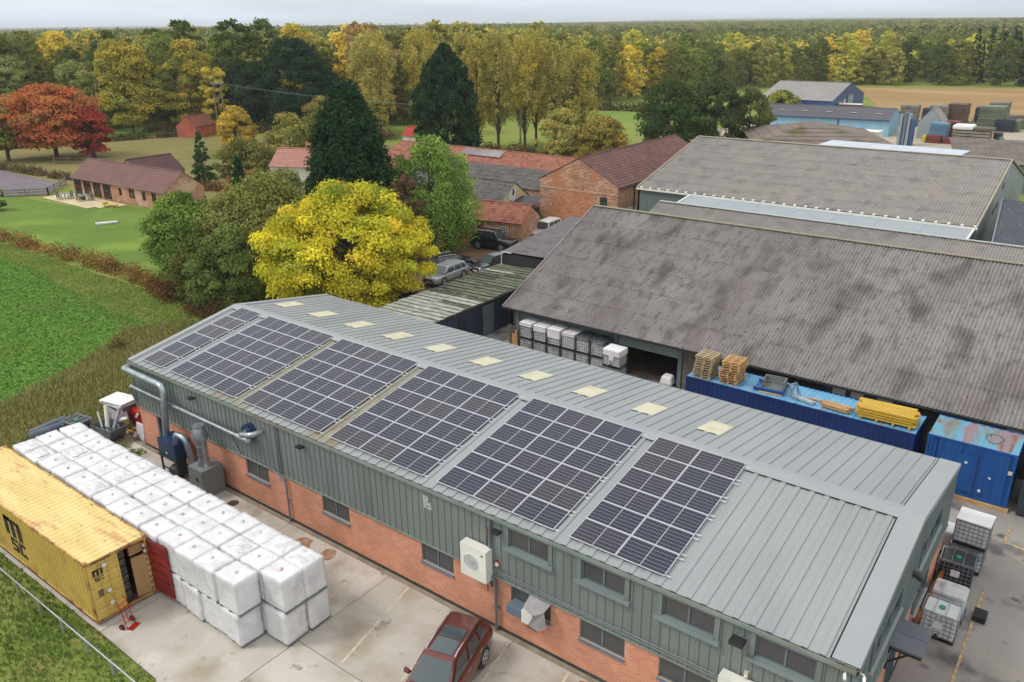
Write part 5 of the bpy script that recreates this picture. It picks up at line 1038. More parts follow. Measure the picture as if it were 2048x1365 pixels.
mb = MB(); mb.box(-.33, .33, .02, .05, .02, .98, T=Matrix.Rotation(radians(-6), 4, 'X')); [mb.box(-.3+k*.1, -.25+k*.1, -.02, .02, .03, .96, T=Matrix.Rotation(radians(-6), 4, 'X')) for k in range(7)]; mb.build('panel_board', M['white2'], t)

cm_ = [M['black'], M['galv'], M['white2'], pm('scrap_brown', srgb(120,92,70), rough=.8), pm('scrap_mauve', srgb(140,116,120), rough=.7)]
mb = MB()
for k in range(46):
    T = Matrix.Translation((RNG.uniform(-3.6, -.9), RNG.uniform(-.2, 1.6), RNG.uniform(.04, .35))) @ Matrix.Rotation(RNG.uniform(0, 3.1), 4, 'Z') @ Matrix.Rotation(RNG.uniform(-.5, .5), 4, 'X'); s_ = RNG.uniform(.08, .3)
    mb.box(-s_*RNG.uniform(1, 2.5), s_, -s_*.4, s_*.4, -s_*.2, s_*.25, m=k % 5, T=T)
o = mb.build('loose_scrap', cm_); tag(o, 'loose scrap strewn on the dirt between the skip, the red box and the cabinet', 'scrap', kind='stuff')
# ------------------------------------------------ totes by the gable
ibc('white caged liquid tote with green cap nearest the canopy', (37.48, 9.48, 0), 0, IW, 'totes along the gable')
ibc('pale grey tote without cage bars between the white and the black totes', (37.5, 10.85, 0), 0, IG, 'totes along the gable', 'de')
ibc('black caged tote with green cap by the gable', (37.35, 13.1, 0), .05, IB, 'totes along the gable')
ibc('lower caged tote under the white covered one', (37.5, 14.45, 0), -.03, IG, 'totes along the gable', 'cde')
t = ibc('white-lidded caged tote on top of the stack at the building corner', (37.53, 14.45, 1.16), -.03, IW, 'totes along the gable', 'cd')
mb = MB(); mb.box(-.63, .63, -.53, .53, 1.13, 1.2); o = mb.build('lid', M['white2'], t); bv = o.modifiers.new('b', 'BEVEL'); bv.width = .03; bv.segments = 2
ibc('white wrapped tote tucked behind the rear corner of the gable', (36.3, 15.2, 0), 0, IW, 'totes along the gable', 'd')
mb = MB(); mb.bar((36.95, 12.6, .5), (36.85, 8.4, 1.0), .12, .25); o = mb.build('timber_beam', pm('rust_brown', srgb(150,86,44), srgb(120,66,36), vscale=2, rough=.8)); tag(o, 'rust-brown beam leaning between the gable wall and the totes', 'beam')
mb = MB(); mb.box(38.35, 38.8, 10.9, 11.5, .02, .25); o = mb.build('rubber_block', M['rubber']); tag(o, 'dark flat block on the ground beside the grey tote', 'block')

# ------------------------------------------------ parking lines, right-hand ground
PAINT = pm('faded_line_paint', srgb(206,198,170), srgb(188,180,158), vscale=6, rough=.8, stain=[(srgb(176,168,150), 5, .5, .62)])
YPAINT = pm('faded_yellow_paint', srgb(206,166,92), srgb(176,150,104), vscale=5, rough=.8, stain=[(srgb(140,132,122), 6, .47, .55)])
def strip(name, a, b, w_, mat, z, lb=None):
    a = Vector((*a, z)); b = Vector((*b, z)); d = (b-a).normalized(); n_ = Vector((-d.y, d.x, 0))*w_/2
    mb = MB(); mb.quad(a-n_, b-n_, b+n_, a+n_); o = mb.build(name, mat); o['kind'] = 'structure'; return o
for x0, x1 in ((14.98, 15.75), (17.46, 18.25), (19.94, 20.95), (22.45, 23.4), (25.08, 26.0), (27.67, 28.6), (30.2, 31.1)): strip('parking_line', (x0, -.28), (x1, -4.75), .09, PAINT, .024)
strip('yellow_line', (38.42, 13.2), (38.42, 4.0), .10, YPAINT, .024); strip('yellow_line', (40.6, 13.0), (40.4, 5.0), .10, YPAINT, .024); strip('yellow_line', (38.5, 17.2), (42, 16.6), .14, YPAINT, .024); strip('yellow_line', (38.6, 18.6), (38.55, 17.2), .10, YPAINT, .024)

# ------------------------------------------------ pipe-rail fence in the grass
t = thing('rail_fence', 'low grey pipe-rail fence in the grass beside the container', 'fence', (5, -9.95, 0))
mb = MB(); mb.tube([(-12, .12, .72), (-5, .05, .74), (3, 0, .73), (14, -.03, .75)], .035, 8); mb.build('rail', M['galv'], t)
for k in range(13):
    mb = MB(); x_ = -9+.8+k*1.82; mb.box(x_-.04, x_+.04, .0, .07, -.02, .72); mb.build('post', pm('fence_post_grey', srgb(150,150,142), srgb(128,130,120), rough=.8) if k == 0 else bpy.data.materials['fence_post_grey'], t)
# ------------------------------------------------ vehicles
CHROME = pm('chrome', (.75, .75, .76), rough=.18, metal=1, rnd=False)
REDL = pm('tail_lens', (.35, .01, .015), rough=.2); CLRL = pm('head_lens', (.6, .62, .64), rough=.12, metal=.3)
def carpaint(name, c): return pm(name, c, tuple(x*.92 for x in c), rough=.28, metal=.35, coat=.8)
def vehicle(name, lb, cat, loc, rz, paint, Lg=4.5, W=1.8, H=1.65, belt=1.02, hood=1.0, cab=(.15, .55, 2.9, 3.5), rear_over=.95, wb=2.68, clear=.22, sunroof=False, rails=None, boxy=0.0, rearq=None, wr=.35, group=None, deck=None):
    """origin on the ground under the rear axle, front towards +x. cab = x of rear bottom, rear top, front top, front bottom (from rear bumper)"""
    t = thing(name, lb, cat, loc, rz, group); o0 = -rear_over; w = W/2
    xs = [0, .06, .25, .8, 1.4, 2.0, 2.6, Lg-1.05, Lg-.6, Lg-.25, Lg-.06, Lg]
    ws = [.80, .93, .99, 1, 1, 1, 1, 1, .985, .93, .84, .72] if not boxy else [.94, .98, 1, 1, 1, 1, 1, 1, 1, .99, .96, .92]
    zl = [.34, .28, clear, clear, clear, clear, clear, clear, clear, clear+.02, .28, .36]
    zt = []
    for x in xs:
        if x <= cab[3]: z = belt-(.16 if x < .03 else .05 if x < .1 else 0)
        else:
            q = (x-cab[3])/(Lg-cab[3]); z = hood-.0-(.10+.05*(1-boxy))*q**2-(.28*(1-boxy*.6) if x >= Lg-.01 else .1 if x > Lg-.1 else 0)
        zt.append(z)
    prof = lambda a, zb, zt_: [(w*a*.90, zb), (w*a*.985, zb+.12), (w*a, (zb+zt_)*.5), (w*a*.975, zt_-.10), (w*a*.90, zt_-.015), (w*a*.55, zt_+.03), (0, zt_+.045)]
    mb = MB(); rings = []
    for x, a, zb, z in zip(xs, ws, zl, zt):
        p = prof(a, zb, z); full = [(-y, zz) for y, zz in p[:-1]]+[p[-1]]+[(y, zz) for y, zz in reversed(p[:-1])]
        rings.append([(o0+x, y, zz) for y, zz in full])
    n = len(rings[0]); mb.v = [q for r in rings for q in r]
    for i in range(len(rings)-1):
        for k in range(n): mb.f.append((i*n+k, i*n+(k+1) % n, (i+1)*n+(k+1) % n, (i+1)*n+k)); mb.m.append(0)
    mb.f += [tuple(range(n)), tuple((len(rings)-1)*n+k for k in range(n-1, -1, -1))]; mb.m += [0, 0]
    body = mb.build('body', [paint, M['black']], t, smooth=True)
    # greenhouse
    r0, r1, f1, f0 = [o0+c for c in cab]; wb_ = w*.90; wt = w*(.66+.14*boxy); bz = belt+.01
    xb = lambda u: r0+(f0-r0)*u; xt = lambda u: r1+(f1-r1)*u
    def P(u, s, v, off=0):
        x = xb(u)*(1-v)+xt(u)*v; y = (wb_*(1-v)+wt*v)*(1+.04*sin(pi*v)); z = bz+(H-.035-bz)*v
        if s is None: y = 0
        taper = 1-.05*(2*abs(u-.5))**3
        return Vector((x, (s or 0)*(y*taper+off), z))
    mb = MB(); us = [0, .08, .25, .5, .75, .92, 1]; cr = [(-1, 0), (-.62, .022), (0, .035), (.62, .022), (1, 0)]
    grid = []
    for u in us:
        row = [P(u, -1, 0), P(u, -1, .5)]
        for s_, h_ in cr:
            e_ = P(u, 1, 1); row.append(Vector((e_.x, e_.y*s_, e_.z+h_-(.012 if u in (0, 1) else 0))))
        row += [P(u, 1, .5), P(u, 1, 0)]; grid.append(row)
    n = len(grid[0]); mb.v = [tuple(q) for r in grid for q in r]
    for i in range(len(us)-1):
        for k in range(n-1): mb.f.append((i*n+k, i*n+k+1, (i+1)*n+k+1, (i+1)*n+k)); mb.m.append(0)
    mb.f += [tuple(range(n-1, -1, -1)), tuple((len(us)-1)*n+k for k in range(n))]; mb.m += [0, 0]
    mb.build('cabin', paint, t, smooth=True)
    # windscreens
    def endglass(u, du, nm, v0=.08, v1=.92, inset=.88):
        mb = MB(); a = [P(u, 1, v0), P(u, 1, v1)]
        vs = []
        for q in a:
            for s_ in (-1, -.5, 0, .5, 1): vs.append((q.x+du*(1+.0)+(.02*(1-abs(s_)))*(1 if du > 0 else -1), q.y*s_*inset, q.z+(.012 if du else 0)))
        mb.add(vs, [(k, k+1, k+6, k+5) for k in range(4)]); return mb.build(nm, M['cglass'], t, smooth='all')
    endglass(1, .015, 'windscreen', .03, .95, .95); endglass(0, -.015, 'rear_window', .1, .9, .86)
    for s_ in (-1, 1):
        spl = rearq or [(.06, .27), (.30, .58), (.61, .90)]
        for a, b in spl:
            a0 = a+.02; b0 = b; mb = MB()
            for v in (.06, .32, .6, .88):
                q = v*.06; mb.v += [tuple(P(a0+(q if a < .1 else 0), s_, v, .02)), tuple(P((a0+b0)/2, s_, v, .02)), tuple(P(b0+(.06-q if b > .85 else 0), s_, v, .02))]
            for i in range(3):
                for j in range(2): k_ = i*3+j; mb.f.append((k_, k_+1, k_+4, k_+3)); mb.m.append(0)
            mb.build('side_window', M['cglass'], t, smooth='all')
        if rails:
            mb = MB(); q = [P(.08, s_, 1), P(.16, s_, 1), P(.84, s_, 1), P(.92, s_, 1)]
            mb.tube([(q[0].x, q[0].y*.94, q[0].z+.0), (q[1].x, q[1].y*.94, q[1].z+.07), (q[2].x, q[2].y*.94, q[2].z+.07), (q[3].x, q[3].y*.94, q[3].z+.0)], .02, 8); mb.build('roof_rail', CHROME, t, smooth=True)
        mb = MB(); q = P(.93, s_, .12); mb.add([(q.x+.02, q.y+s_*.02, q.z), (q.x+.16, q.y+s_*.04, q.z+.02), (q.x+.13, q.y+s_*.24, q.z+.04), (q.x+.0, q.y+s_*.23, q.z+.03), (q.x+.02, q.y+s_*.02, q.z+.08), (q.x+.14, q.y+s_*.04, q.z+.1), (q.x+.12, q.y+s_*.24, q.z+.17), (q.x+.0, q.y+s_*.23, q.z+.17)], [(0, 1, 2, 3), (7, 6, 5, 4), (0, 4, 5, 1), (1, 5, 6, 2), (2, 6, 7, 3), (3, 7, 4, 0)]); mb.build('mirror', paint, t)
        mb = MB(); mb.add([(o0+.02, s_*w*.80, belt-.32), (o0+.24, s_*w*1.0, belt-.3), (o0+.26, s_*w*.985, belt-.06), (o0+.035, s_*w*.84, belt-.1), (o0+.0, s_*w*.55, belt-.28), (o0+.01, s_*w*.55, belt-.12)], [(0, 1, 2, 3), (4, 0, 3, 5)] if s_ > 0 else [(3, 2, 1, 0), (5, 3, 0, 4)]); mb.build('tail_light', REDL, t)
        hz = hood-.32; mb = MB(); mb.add([(o0+Lg-.42, s_*w*.99, hz+.02), (o0+Lg-.06, s_*w*.85, hz-.06), (o0+Lg+.005, s_*w*.5, hz-.04), (o0+Lg-.01, s_*w*.5, hz+.08), (o0+Lg-.1, s_*w*.84, hz+.12), (o0+Lg-.45, s_*w*.98, hz+.14)], [(0, 1, 4, 5), (1, 2, 3, 4)] if s_ < 0 else [(5, 4, 1, 0), (4, 3, 2, 1)]); mb.build('headlight', CLRL, t)
        for ax in (0, wb):
            mb = MB(); mb.tube([(ax, s_*(w*.93), wr), (ax, s_*(w*1.004), wr)], wr*1.16, 22, 0); mb.build('wheel_arch', M['black'], t)
            m2 = MB(); m2.tube([(ax, s_*(w-.2), wr), (ax, s_*(w+.0), wr), (ax, s_*(w+.012), wr)], [wr, wr, wr*.93], 22); wh_ = m2.build('wheel', M['rubber'], t, smooth=True)
            m3 = MB()
            for k in range(5):
                a_ = 2*pi*k/5+.3; c_ = Vector((ax, s_*(w+.018), wr)); d_ = Vector((cos(a_), 0, sin(a_)))
                m3.bar(c_+d_*.03, c_+d_*wr*.66, .055, .012, up=(0, 1, 0))
            m3.tube([(ax+wr*.68*cos(a), s_*(w+.016), wr+wr*.68*sin(a)) for a in np.linspace(0, 2*pi, 23)], .014, 5, caps=False); m3.build('rim', M['alu'], wh_)
        for k in (.33, .62):
            q = P(k, s_, 0); mb = MB(); mb.box(q.x-.12, q.x+.1, s_*w*.985-.02, s_*w*.985+.02, belt-.18, belt-.15); mb.build('door_handle', CHROME, t)
        mb = MB(); mb.bar(P(.06, s_, .02, .016), P(.97, s_, .02, .016), .02); mb.build('window_trim', CHROME, t)
    if sunroof:
        e_ = P(.5, 1, 1)
        for a, b, mt in ((.34, .58, 'dglass'), (.60, .93, 'dglass')):
            mb = MB(); x0, x1 = xt(a), xt(b); mb.add([(x0, -wt*.72, H+.0), (x0, 0, H+.014), (x0, wt*.72, H+.0), (x1, -wt*.70, H-.002), (x1, 0, H+.012), (x1, wt*.70, H-.002)], [(0, 3, 4, 1), (1, 4, 5, 2)]); mb.build('sunroof_glass', M['cglass'], t)
    mb = MB(); mb.box(o0+Lg-.03, o0+Lg+.012, -w*.5, w*.5, hood-.42, hood-.22); mb.build('grille', M['black'], t)
    mb = MB(); mb.box(o0+Lg, o0+Lg+.02, -.26, .26, .42, .53); mb.box(o0-.01, o0+.02, -.26, .26, .6, .71); mb.build('number_plate', M['white2'], t)
    return t
vehicle('parked_car', 'dark red suv with glass roof parked nose-out by the brick wall', 'car', (24.26, -2.02, .02), radians(-74), carpaint('car_dark_red', srgb(104,44,38)), Lg=4.55, W=1.78, H=1.66, belt=1.05, hood=1.06, cab=(.1, .55, 2.75, 3.52), sunroof=True, rails=True)
vehicle('parked_car', 'black boxy off-road car parked in front of the small brick hut', 'car', (-11.6, 43.1, 0), radians(8), carpaint('car_black', (.012, .013, .016)), Lg=4.6, W=1.85, H=1.85, belt=1.15, hood=1.12, cab=(.05, .3, 2.7, 3.1), boxy=.8, rails=True, wr=.38, group='cars in the farmyard')
vehicle('parked_car', 'silver estate car parked beside the mossy-roofed shed', 'car', (-6.9, 33.6, 0), radians(-88), carpaint('car_silver', srgb(176,180,182)), Lg=4.7, W=1.78, H=1.5, belt=.95, hood=.9, cab=(.12, .5, 2.75, 3.5), rails=True, group='cars in the farmyard')
vehicle('parked_car', 'dark navy saloon with pale bonnet reflection between the silver estate and the dark lean-to', 'car', (-5.4, 38.3, 0), radians(-94), carpaint('car_navy', srgb(30,40,52)), Lg=4.5, W=1.78, H=1.5, belt=.95, hood=.92, cab=(.3, .95, 2.5, 3.3), group='cars in the farmyard')
vehicle('parked_car', 'dark estate car with chrome window trim behind the silver estate', 'car', (-9.3, 33.9, 0), radians(68), carpaint('car_dark', srgb(26,28,34)), Lg=4.5, W=1.78, H=1.5, belt=.95, hood=.92, cab=(.12, .6, 2.7, 3.4), rails=True, group='cars in the farmyard')
vehicle('parked_car', 'dark car mostly hidden under the yellow tree, one wheel showing', 'car', (-7.2, 25.2, 0), radians(92), carpaint('car_grey', srgb(60,64,70)), Lg=4.3, W=1.72, H=1.48, belt=.93, hood=.9, cab=(.12, .5, 2.6, 3.3), group='cars in the farmyard')
vehicle('parked_van', 'white pick-up style truck parked between the hut and the barn', 'van', (-8.5, 50.9, 0), radians(-85), carpaint('van_white', srgb(226,228,222)), Lg=4.3, W=1.75, H=1.85, belt=1.1, hood=1.05, cab=(.05, .2, 2.7, 3.1), boxy=.8, group='cars in the farmyard')

# ------------------------------------------------ blue containers and what lies on them
NAVY = pm('container_navy', srgb(16,52,112), srgb(14,46,98), vscale=.6, rough=.42, fine=.06, bump=.25, bscale=2.5)
BROOF = pm('container_roof_faded_blue', srgb(92,152,188), srgb(112,168,198), vscale=1.2, rough=.6, fine=.08, stretch=(1, .4, 1), stain=[(srgb(70,120,160), 1.6, .5, .7), (srgb(150,110,96), 1.1, .62, .72)])
def container(name, lb, x0, x1, y0, y1, z0, z1, side, top, n=40):
    t = thing(name, lb, 'container', (x0, y0, 0)); LX, LY = x1-x0, y1-y0
    mb = MB(); corr_wall(mb, n, .12, LX-.12, .01, z0+.1, z1-.08, .03); corr_wall(mb, n, .12, LX-.12, LY-.05, z0+.1, z1-.08, .03); corr_wall(mb, 8, .1, LY-.1, LX-.03, z0+.1, z1-.08, .025, axis='y'); corr_wall(mb, 8, .1, LY-.1, .01, z0+.1, z1-.08, .025, axis='y'); mb.build('side_wall', side, t)
    mb = MB()
    for yy in (0, LY-.06): mb.box(0, LX, yy-.01, yy+.06, z1-.09, z1-.01); mb.box(0, LX, yy-.01, yy+.06, z0, z0+.12)
    for xx in (0, LX-.1):
        for yy in (0, LY-.1): mb.box(xx-.01, xx+.11, yy-.012, yy+.11, z0, z1-.02)
    mb.box(0, LX, .05, LY-.05, z0, z0+.05); mb.box(LX-.06, LX+.01, .1, LY-.1, z1-.12, z1-.015); mb.build('frame', side, t)
    mb = MB(); p = (LX-.2)/n
    for i in range(n):
        a = .1+i*p; z = z1-.02
        for (u, hu), (v, hv) in (((0, 0), (.4, 0)), ((.4, 0), (.5, -.02)), ((.5, -.02), (.9, -.02)), ((.9, -.02), (1, 0))): mb.quad((a+p*u, .05, z+hu), (a+p*v, .05, z+hv), (a+p*v, LY-.05, z+hv), (a+p*u, LY-.05, z+hu))
    mb.box(0, .1, 0, LY, z1-.06, z1-.012); mb.box(LX-.1, LX, 0, LY, z1-.06, z1-.012); mb.build('roof', top, t); return t
container('blue_container', 'long dark blue container with pallets and scaffold bars lying on its roof', 22.05, 33.95, 19.98, 22.42, 0, 2.62, NAVY, BROOF, 44)
OFF = pm('office_blue', srgb(22,84,150), srgb(18,74,138), vscale=.5, rough=.4, fine=.05, fscale=6, stretch=(3, 3, .5), stain=[(srgb(14,62,124), .9, .5, .75)])
OTOP = pm('office_roof_peeling', srgb(92,150,172), srgb(112,122,118), vscale=.8, vlo=.47, vhi=.55, rough=.7, fine=.1, stretch=(1.4, .35, 1), stain=[(srgb(134,114,120), 1.1, .54, .58), (srgb(112,88,74), 2.2, .60, .68)])
oc = container('blue_store', 'short bright blue steel store with peeling striped roof raised on timbers', 34.52, 38.20, 19.88, 22.38, .18, 2.9, OFF, OTOP, 9)
mb = MB(); [mb.box(x_, x_+.12, -.04, 0, .3, 2.75) for x_ in (.3, 1.35, 3.3)]; mb.box(2.15, 2.2, -.03, 0, .3, 2.2); mb.box(1.4, 2.2, -.035, -.01, .45, 2.35); mb.build('shutter_rib', OFF, oc)
mb = MB(); mb.box(3.45, 3.62, -.1, 0, 1.9, 2.05); mb.build('meter_box', M['beige'], oc)
mb = MB(); mb.tube([(1.75, -.07, 1.95), (1.75, -.03, 1.95)], .06, 10); mb.bar((2.75, -.07, 1.5), (2.85, -.07, 1.45), .05); mb.tube([(2.5, -.06, .7), (2.5, -.02, .7)], .07, 10); mb.build('lock', M['white2'], oc)
mb = MB(); mb.box(35.9, 38.3, 19.75, 20.0, .0, .17); o = mb.build('timber_sleeper', WOOD); tag(o, 'pale timber sleeper under the front of the bright blue store', 'timber')
mb = MB(); mb.box(34.6, 35.9, 19.1, 20.0, .0, .3); o = mb.build('rubber_step', M['rubber']); tag(o, 'black rubber step in front of the bright blue store', 'step')
mb = MB(); mb.tube([(37.1+.35*cos(a)*(1+.1*sin(3*a)), 21.0+.5*sin(a), 2.93) for a in np.linspace(0, 4.2*pi, 40)], .012, 5); o = mb.build('black_cable', M['black']); tag(o, 'black cable coiled on the peeling roof of the bright blue store', 'cable')
t = thing('dark_store', 'dark grey box store at the right edge of the photo behind the blue store', 'store', (38.6, 19.8, 0))
mb = MB(); mb.box(0, 3, 0, 2.5, .1, 2.3); mb.build('store_body', pm('dark_store', srgb(46,52,58), srgb(38,44,50), rough=.6), t); mb = MB(); mb.box(-.05, 3.05, -.05, 2.55, 2.3, 2.38); mb.build('roof', M['black'], t)
# pallets
mb = MB()
for z0 in (0,):
    for y_ in (-.5, -.25, 0, .25, .5): mb.box(-.5, .5, y_-.05, y_+.05, .115, .14)
    for y_ in (-.55, 0, .55): mb.box(-.5, .5, y_-.04, y_+.04, 0, .02)
    for x_ in (-.45, 0, .45):
        for y_ in (-.53, 0, .53): mb.box(x_-.05, x_+.05, y_-.06, y_+.06, .02, .095)
    for x_ in (-.45, 0, .45): mb.box(x_-.06, x_+.06, -.6, .6, .095, .115)
PAL2 = mb.mesh('wooden_pallet', WOOD); mb3 = pm('pallet_wood_grey', srgb(178,160,132), srgb(156,138,108), vscale=2, rough=.9, fine=.1); PAL3 = PAL2.copy(); PAL3.materials.clear(); PAL3.materials.append(mb3)
for (x_, y_, me, nm, cnt) in ((22.85, 20.75, PAL3, 'greyer stack by the container end', 9), (24.35, 20.85, PAL2, 'yellower stack further right', 9)):
    for k in range(cnt):
        o = put('wooden_pallet', me, None, (x_+RNG.uniform(-.05, .05)+(.08 if k > 4 else 0), y_+RNG.uniform(-.04, .04), 2.61+k*.143), RNG.uniform(-.05, .05))
        tag(o, 'wooden pallet, %s from the bottom of the %s' % (ORD[k], nm), 'pallet', 'wooden pallets stacked on the blue container')
t = thing('mesh_cage', 'grey mesh crate on a blue tray on the container roof', 'crate', (26.6, 21.05, 2.63), radians(6))
mb = MB(); mb.box(-.9, .7, -.6, -.5, .05, .2, 0); mb.box(-.9, .7, .5, .6, .05, .2, 0); mb.box(-.9, .7, -.5, .5, .05, .09, 0); mb.build('tray', OFF, t)
mb = MB()
for z_ in (.15, .38, .6):
    for s_ in (-.4, .4): mb.bar((-.5, s_, z_), (.6, s_, z_), .03); mb.bar((-.5 if s_ < 0 else .6, -.4, z_), (-.5 if s_ < 0 else .6, .4, z_), .03)
for k in range(8): [mb.bar((-.5+k*.157, s_, .1), (-.5+k*.157, s_, .6), .018, up=(0, 1, 0)) for s_ in (-.4, .4)]
mb.box(-.5, .6, -.4, .4, .1, .16); mb.box(-.5, -.46, -.4, .4, .1, .6); mb.box(.56, .6, -.4, .4, .1, .6); mb.box(-.5, .6, .38, .4, .1, .6); mb.build('cage', M['galv2'], t)
mb = MB(); mb.box(-.6, .6, -.72, -.62, -.02, .03); mb.box(-.6, .5, .1, .2, -.02, .03); mb.build('bearer', WOOD, t)
def bundle(name, lb, x0, y0, x1, y1, z, n, lay, r, mat, cat, square=True, grp=None):
    a = Vector((x0, y0, z)); b = Vector((x1, y1, z)); d = (b-a).normalized(); nn = Vector((-d.y, d.x, 0)); t = thing(name, lb, cat, a, 0, grp); q = 0
    for l_ in range(lay):
        for k in range(n-(l_ % 2 if not square else 0)):
            mb = MB(); p = nn*((k-(n-1)/2)*r*2.6+RNG.uniform(-.2, .2)*r)+Vector((0, 0, r+l_*r*2.3)); e = d*RNG.uniform(-.12, .12)
            if square: mb.bar(p+e, (b-a)+p+e, r*1.8, r*1.5)
            else: mb.tube([p+e, (b-a)+p+e], r, 6)
            mb.build('bar', mat, t)
    return t
bundle('yellow_bars', 'stack of yellow racking beams on the blue container roof', 31.1, 20.8, 33.75, 20.95, 2.72, 8, 4, .06, YP, 'beams')
mb = MB(); [mb.box(31.3+k*.75, 31.4+k*.75, 20.2, 21.6, 2.62, 2.72) for k in range(4)]; o = mb.build('bearer', WOOD); tag(o, 'timber bearers under the yellow racking beams', 'timber')
bundle('timber_lengths', 'short pile of pale timber lengths left of the yellow beams', 29.4, 20.65, 30.75, 20.5, 2.66, 5, 2, .045, WOOD, 'timber')
bundle('long_battens', 'two long thin pale battens on the container roof behind the timber pile', 28.5, 21.0, 30.9, 21.05, 2.63, 2, 1, .03, WOOD, 'timber')
bundle('scaffold_poles', 'silver metal poles lying scattered right of the mesh crate', 27.7, 20.8, 29.0, 20.45, 2.63, 4, 2, .035, M['galv'], 'poles', False)
t = thing('folding_trestle', 'silver folding trestle leaning on the right side of the mesh crate', 'trestle', (27.5, 20.8, 2.63), radians(-20)); mb = MB()
for s_ in (-.25, .25): mb.bar((0, s_, .0), (.25, s_, .75), .05); mb.bar((.5, s_, 0), (.25, s_, .75), .05); mb.bar((.7, s_, 0), (.3, s_, .7), .04)
mb.bar((.25, -.28, .72), (.25, .28, .72), .05); mb.build('frame', M['galv'], t)

# ------------------------------------------------ large old barn behind, fibre-cement roof
FC = pm('old_fibre_cement', srgb(150,145,142), srgb(134,129,126), world=True, vscale=.25, rough=.9, fine=.14, fscale=26, stretch=(1, .3, 1), hue=.05,
        stain=[(srgb(112,104,102), 2.8, .5, .72), (srgb(124,113,114), .16, .5, .62), (srgb(100,94,90), .6, .54, .7), (srgb(70,62,60), 9, .64, .69), (srgb(206,202,192), 22, .68, .72)])
FC2 = pm('grey_fibre_cement', srgb(142,138,136), srgb(150,144,136), world=True, vscale=.3, rough=.9, fine=.06, fscale=16, hue=.03, stain=[(srgb(122,118,116), .8, .5, .75), (srgb(160,154,146), 2.1, .58, .72)])
def corr_sheet(name, w_, l_, mat, n=5, amp=.055, seg=4, tilt=.03):
    mb = MB(); prof = [(k*w_/(n*seg), amp*cos(2*pi*k/seg)) for k in range(n*seg+1)]
    for (a, ha), (b, hb) in zip(prof, prof[1:]): mb.quad((a, -.06, ha+tilt), (b, -.06, hb+tilt), (b, l_, hb-.0), (a, l_, ha-.0))
    for (a, ha), (b, hb) in zip(prof, prof[1:]): mb.quad((a, -.06, ha-.03+tilt), (b, -.06, hb-.03+tilt), (b, -.06, hb+tilt), (a, -.06, ha+tilt))
    return mb.mesh(name, mat)
def sheeted_slope(parent, x0, x1, y0, z0, y1, z1, rows, mat, w_=1.02, rev=False, n=5, name='roof_sheet', seg=4, amp=.055):
    """slope from eave (y0,z0) up to ridge (y1,z1); sheets as separate pieces sharing one mesh"""
    Ls = hypot(y1-y0, z1-z0); ang = atan2(z1-z0, abs(y1-y0)); nc = max(1, round((x1-x0)/w_)); w2 = (x1-x0)/nc; lr = Ls/rows
    me = corr_sheet(name, w2, lr, mat, n, amp, seg)
    for r in range(rows):
        for c in range(nc):
            fr = r/rows; o = put(name, me, parent, (x0+c*w2 if not rev else x0+(c+1)*w2, y0+(y1-y0)*fr, z0+(z1-z0)*fr+RNG.uniform(-.006, .006)))
            o.rotation_euler = (ang, 0, pi if rev else 0)
def joined_slope(parent, x0, x1, y0, z0, y1, z1, mat, pitch=.3, amp=.03, name='roof_slope', rows=5, seg=4):
    mb = MB(); n_ = int((x1-x0)/pitch)*seg; xs_ = np.linspace(x0, x1, n_+1)
    for r in range(rows):
        a, b = r/rows, (r+1)/rows+.01
        for i in range(n_):
            h0 = amp*cos(2*pi*i/seg); h1 = amp*cos(2*pi*(i+1)/seg)
            mb.quad((xs_[i], y0+(y1-y0)*a, z0+(z1-z0)*a+h0+.025), (xs_[i+1], y0+(y1-y0)*a, z0+(z1-z0)*a+h1+.025), (xs_[i+1], y0+(y1-y0)*b, z0+(z1-z0)*b+h1), (xs_[i], y0+(y1-y0)*b, z0+(z1-z0)*b+h0))
    return mb.build(name, mat, parent)
BX0, BX1, BY0, BY1, BZE, BZR = 6.95, 46.7, 22.7, 45.6, 3.0, 7.92; BYM = 34.2
bn = thing('old_barn', 'huge old barn with mottled purple-grey corrugated roof and roller door', 'barn')
rf2 = bpy.data.objects.new('roof', MB().box(BX0+.1, BX1, 23.3, BY1-.3, BZE-.35, BZE-.3).mesh('roof', M['dark'])); COL.objects.link(rf2); rf2.parent = bn
sheeted_slope(rf2, BX0, BX1, BY0, BZE, BYM, BZR, 6, FC)
joined_slope(rf2, BX0, BX1, BY1, BZE, BYM, BZR, FC, .3)
mb = MB()
for k in range(39):
    x0 = BX0+k*1.02; mb.bar((x0, BYM, BZR+.05), (x0+1.06, BYM, BZR+.055), .30, .05)
mb.build('ridge_cap', pm('ridge_lichen', srgb(150,142,116), srgb(130,124,108), vscale=3, rough=.9, fine=.15), rf2)
mb = MB(); mb.bar((BX0, BY0-.05, BZE), (BX0, BYM, BZR+.03), .1, .1); mb.build('verge', FC, rf2)
mb = MB(); mb.box(BX0, BX1, BY0-.12, BY0+.02, BZE-.12, BZE-.02); mb.build('gutter', M['dark'], rf2)
WD = pm('dark_timber', (.035, .03, .026), (.07, .06, .05), vscale=4, rough=.9, stretch=(6, 6, .4)); WB = pm('weathered_boards', srgb(110,100,86), srgb(84,76,66), vscale=2, rough=.9, stretch=(3, 3, .5)); BLKW = pm('blockwork', srgb(120,112,100), srgb(96,90,82), vscale=2.5, rough=.95)
mb = MB(); wy = 23.5
mb.box(BX0+.1, 7.5, wy, wy+.15, 1.4, 2.9, 0); mb.box(BX0+.1, 7.5, wy, wy+.15, 0, 1.4, 1); mb.box(7.5, 7.8, wy-.1, wy+.15, 0, 2.95, 3); mb.box(7.8, 15.6, wy, wy+.15, 0, 2.9, 3)
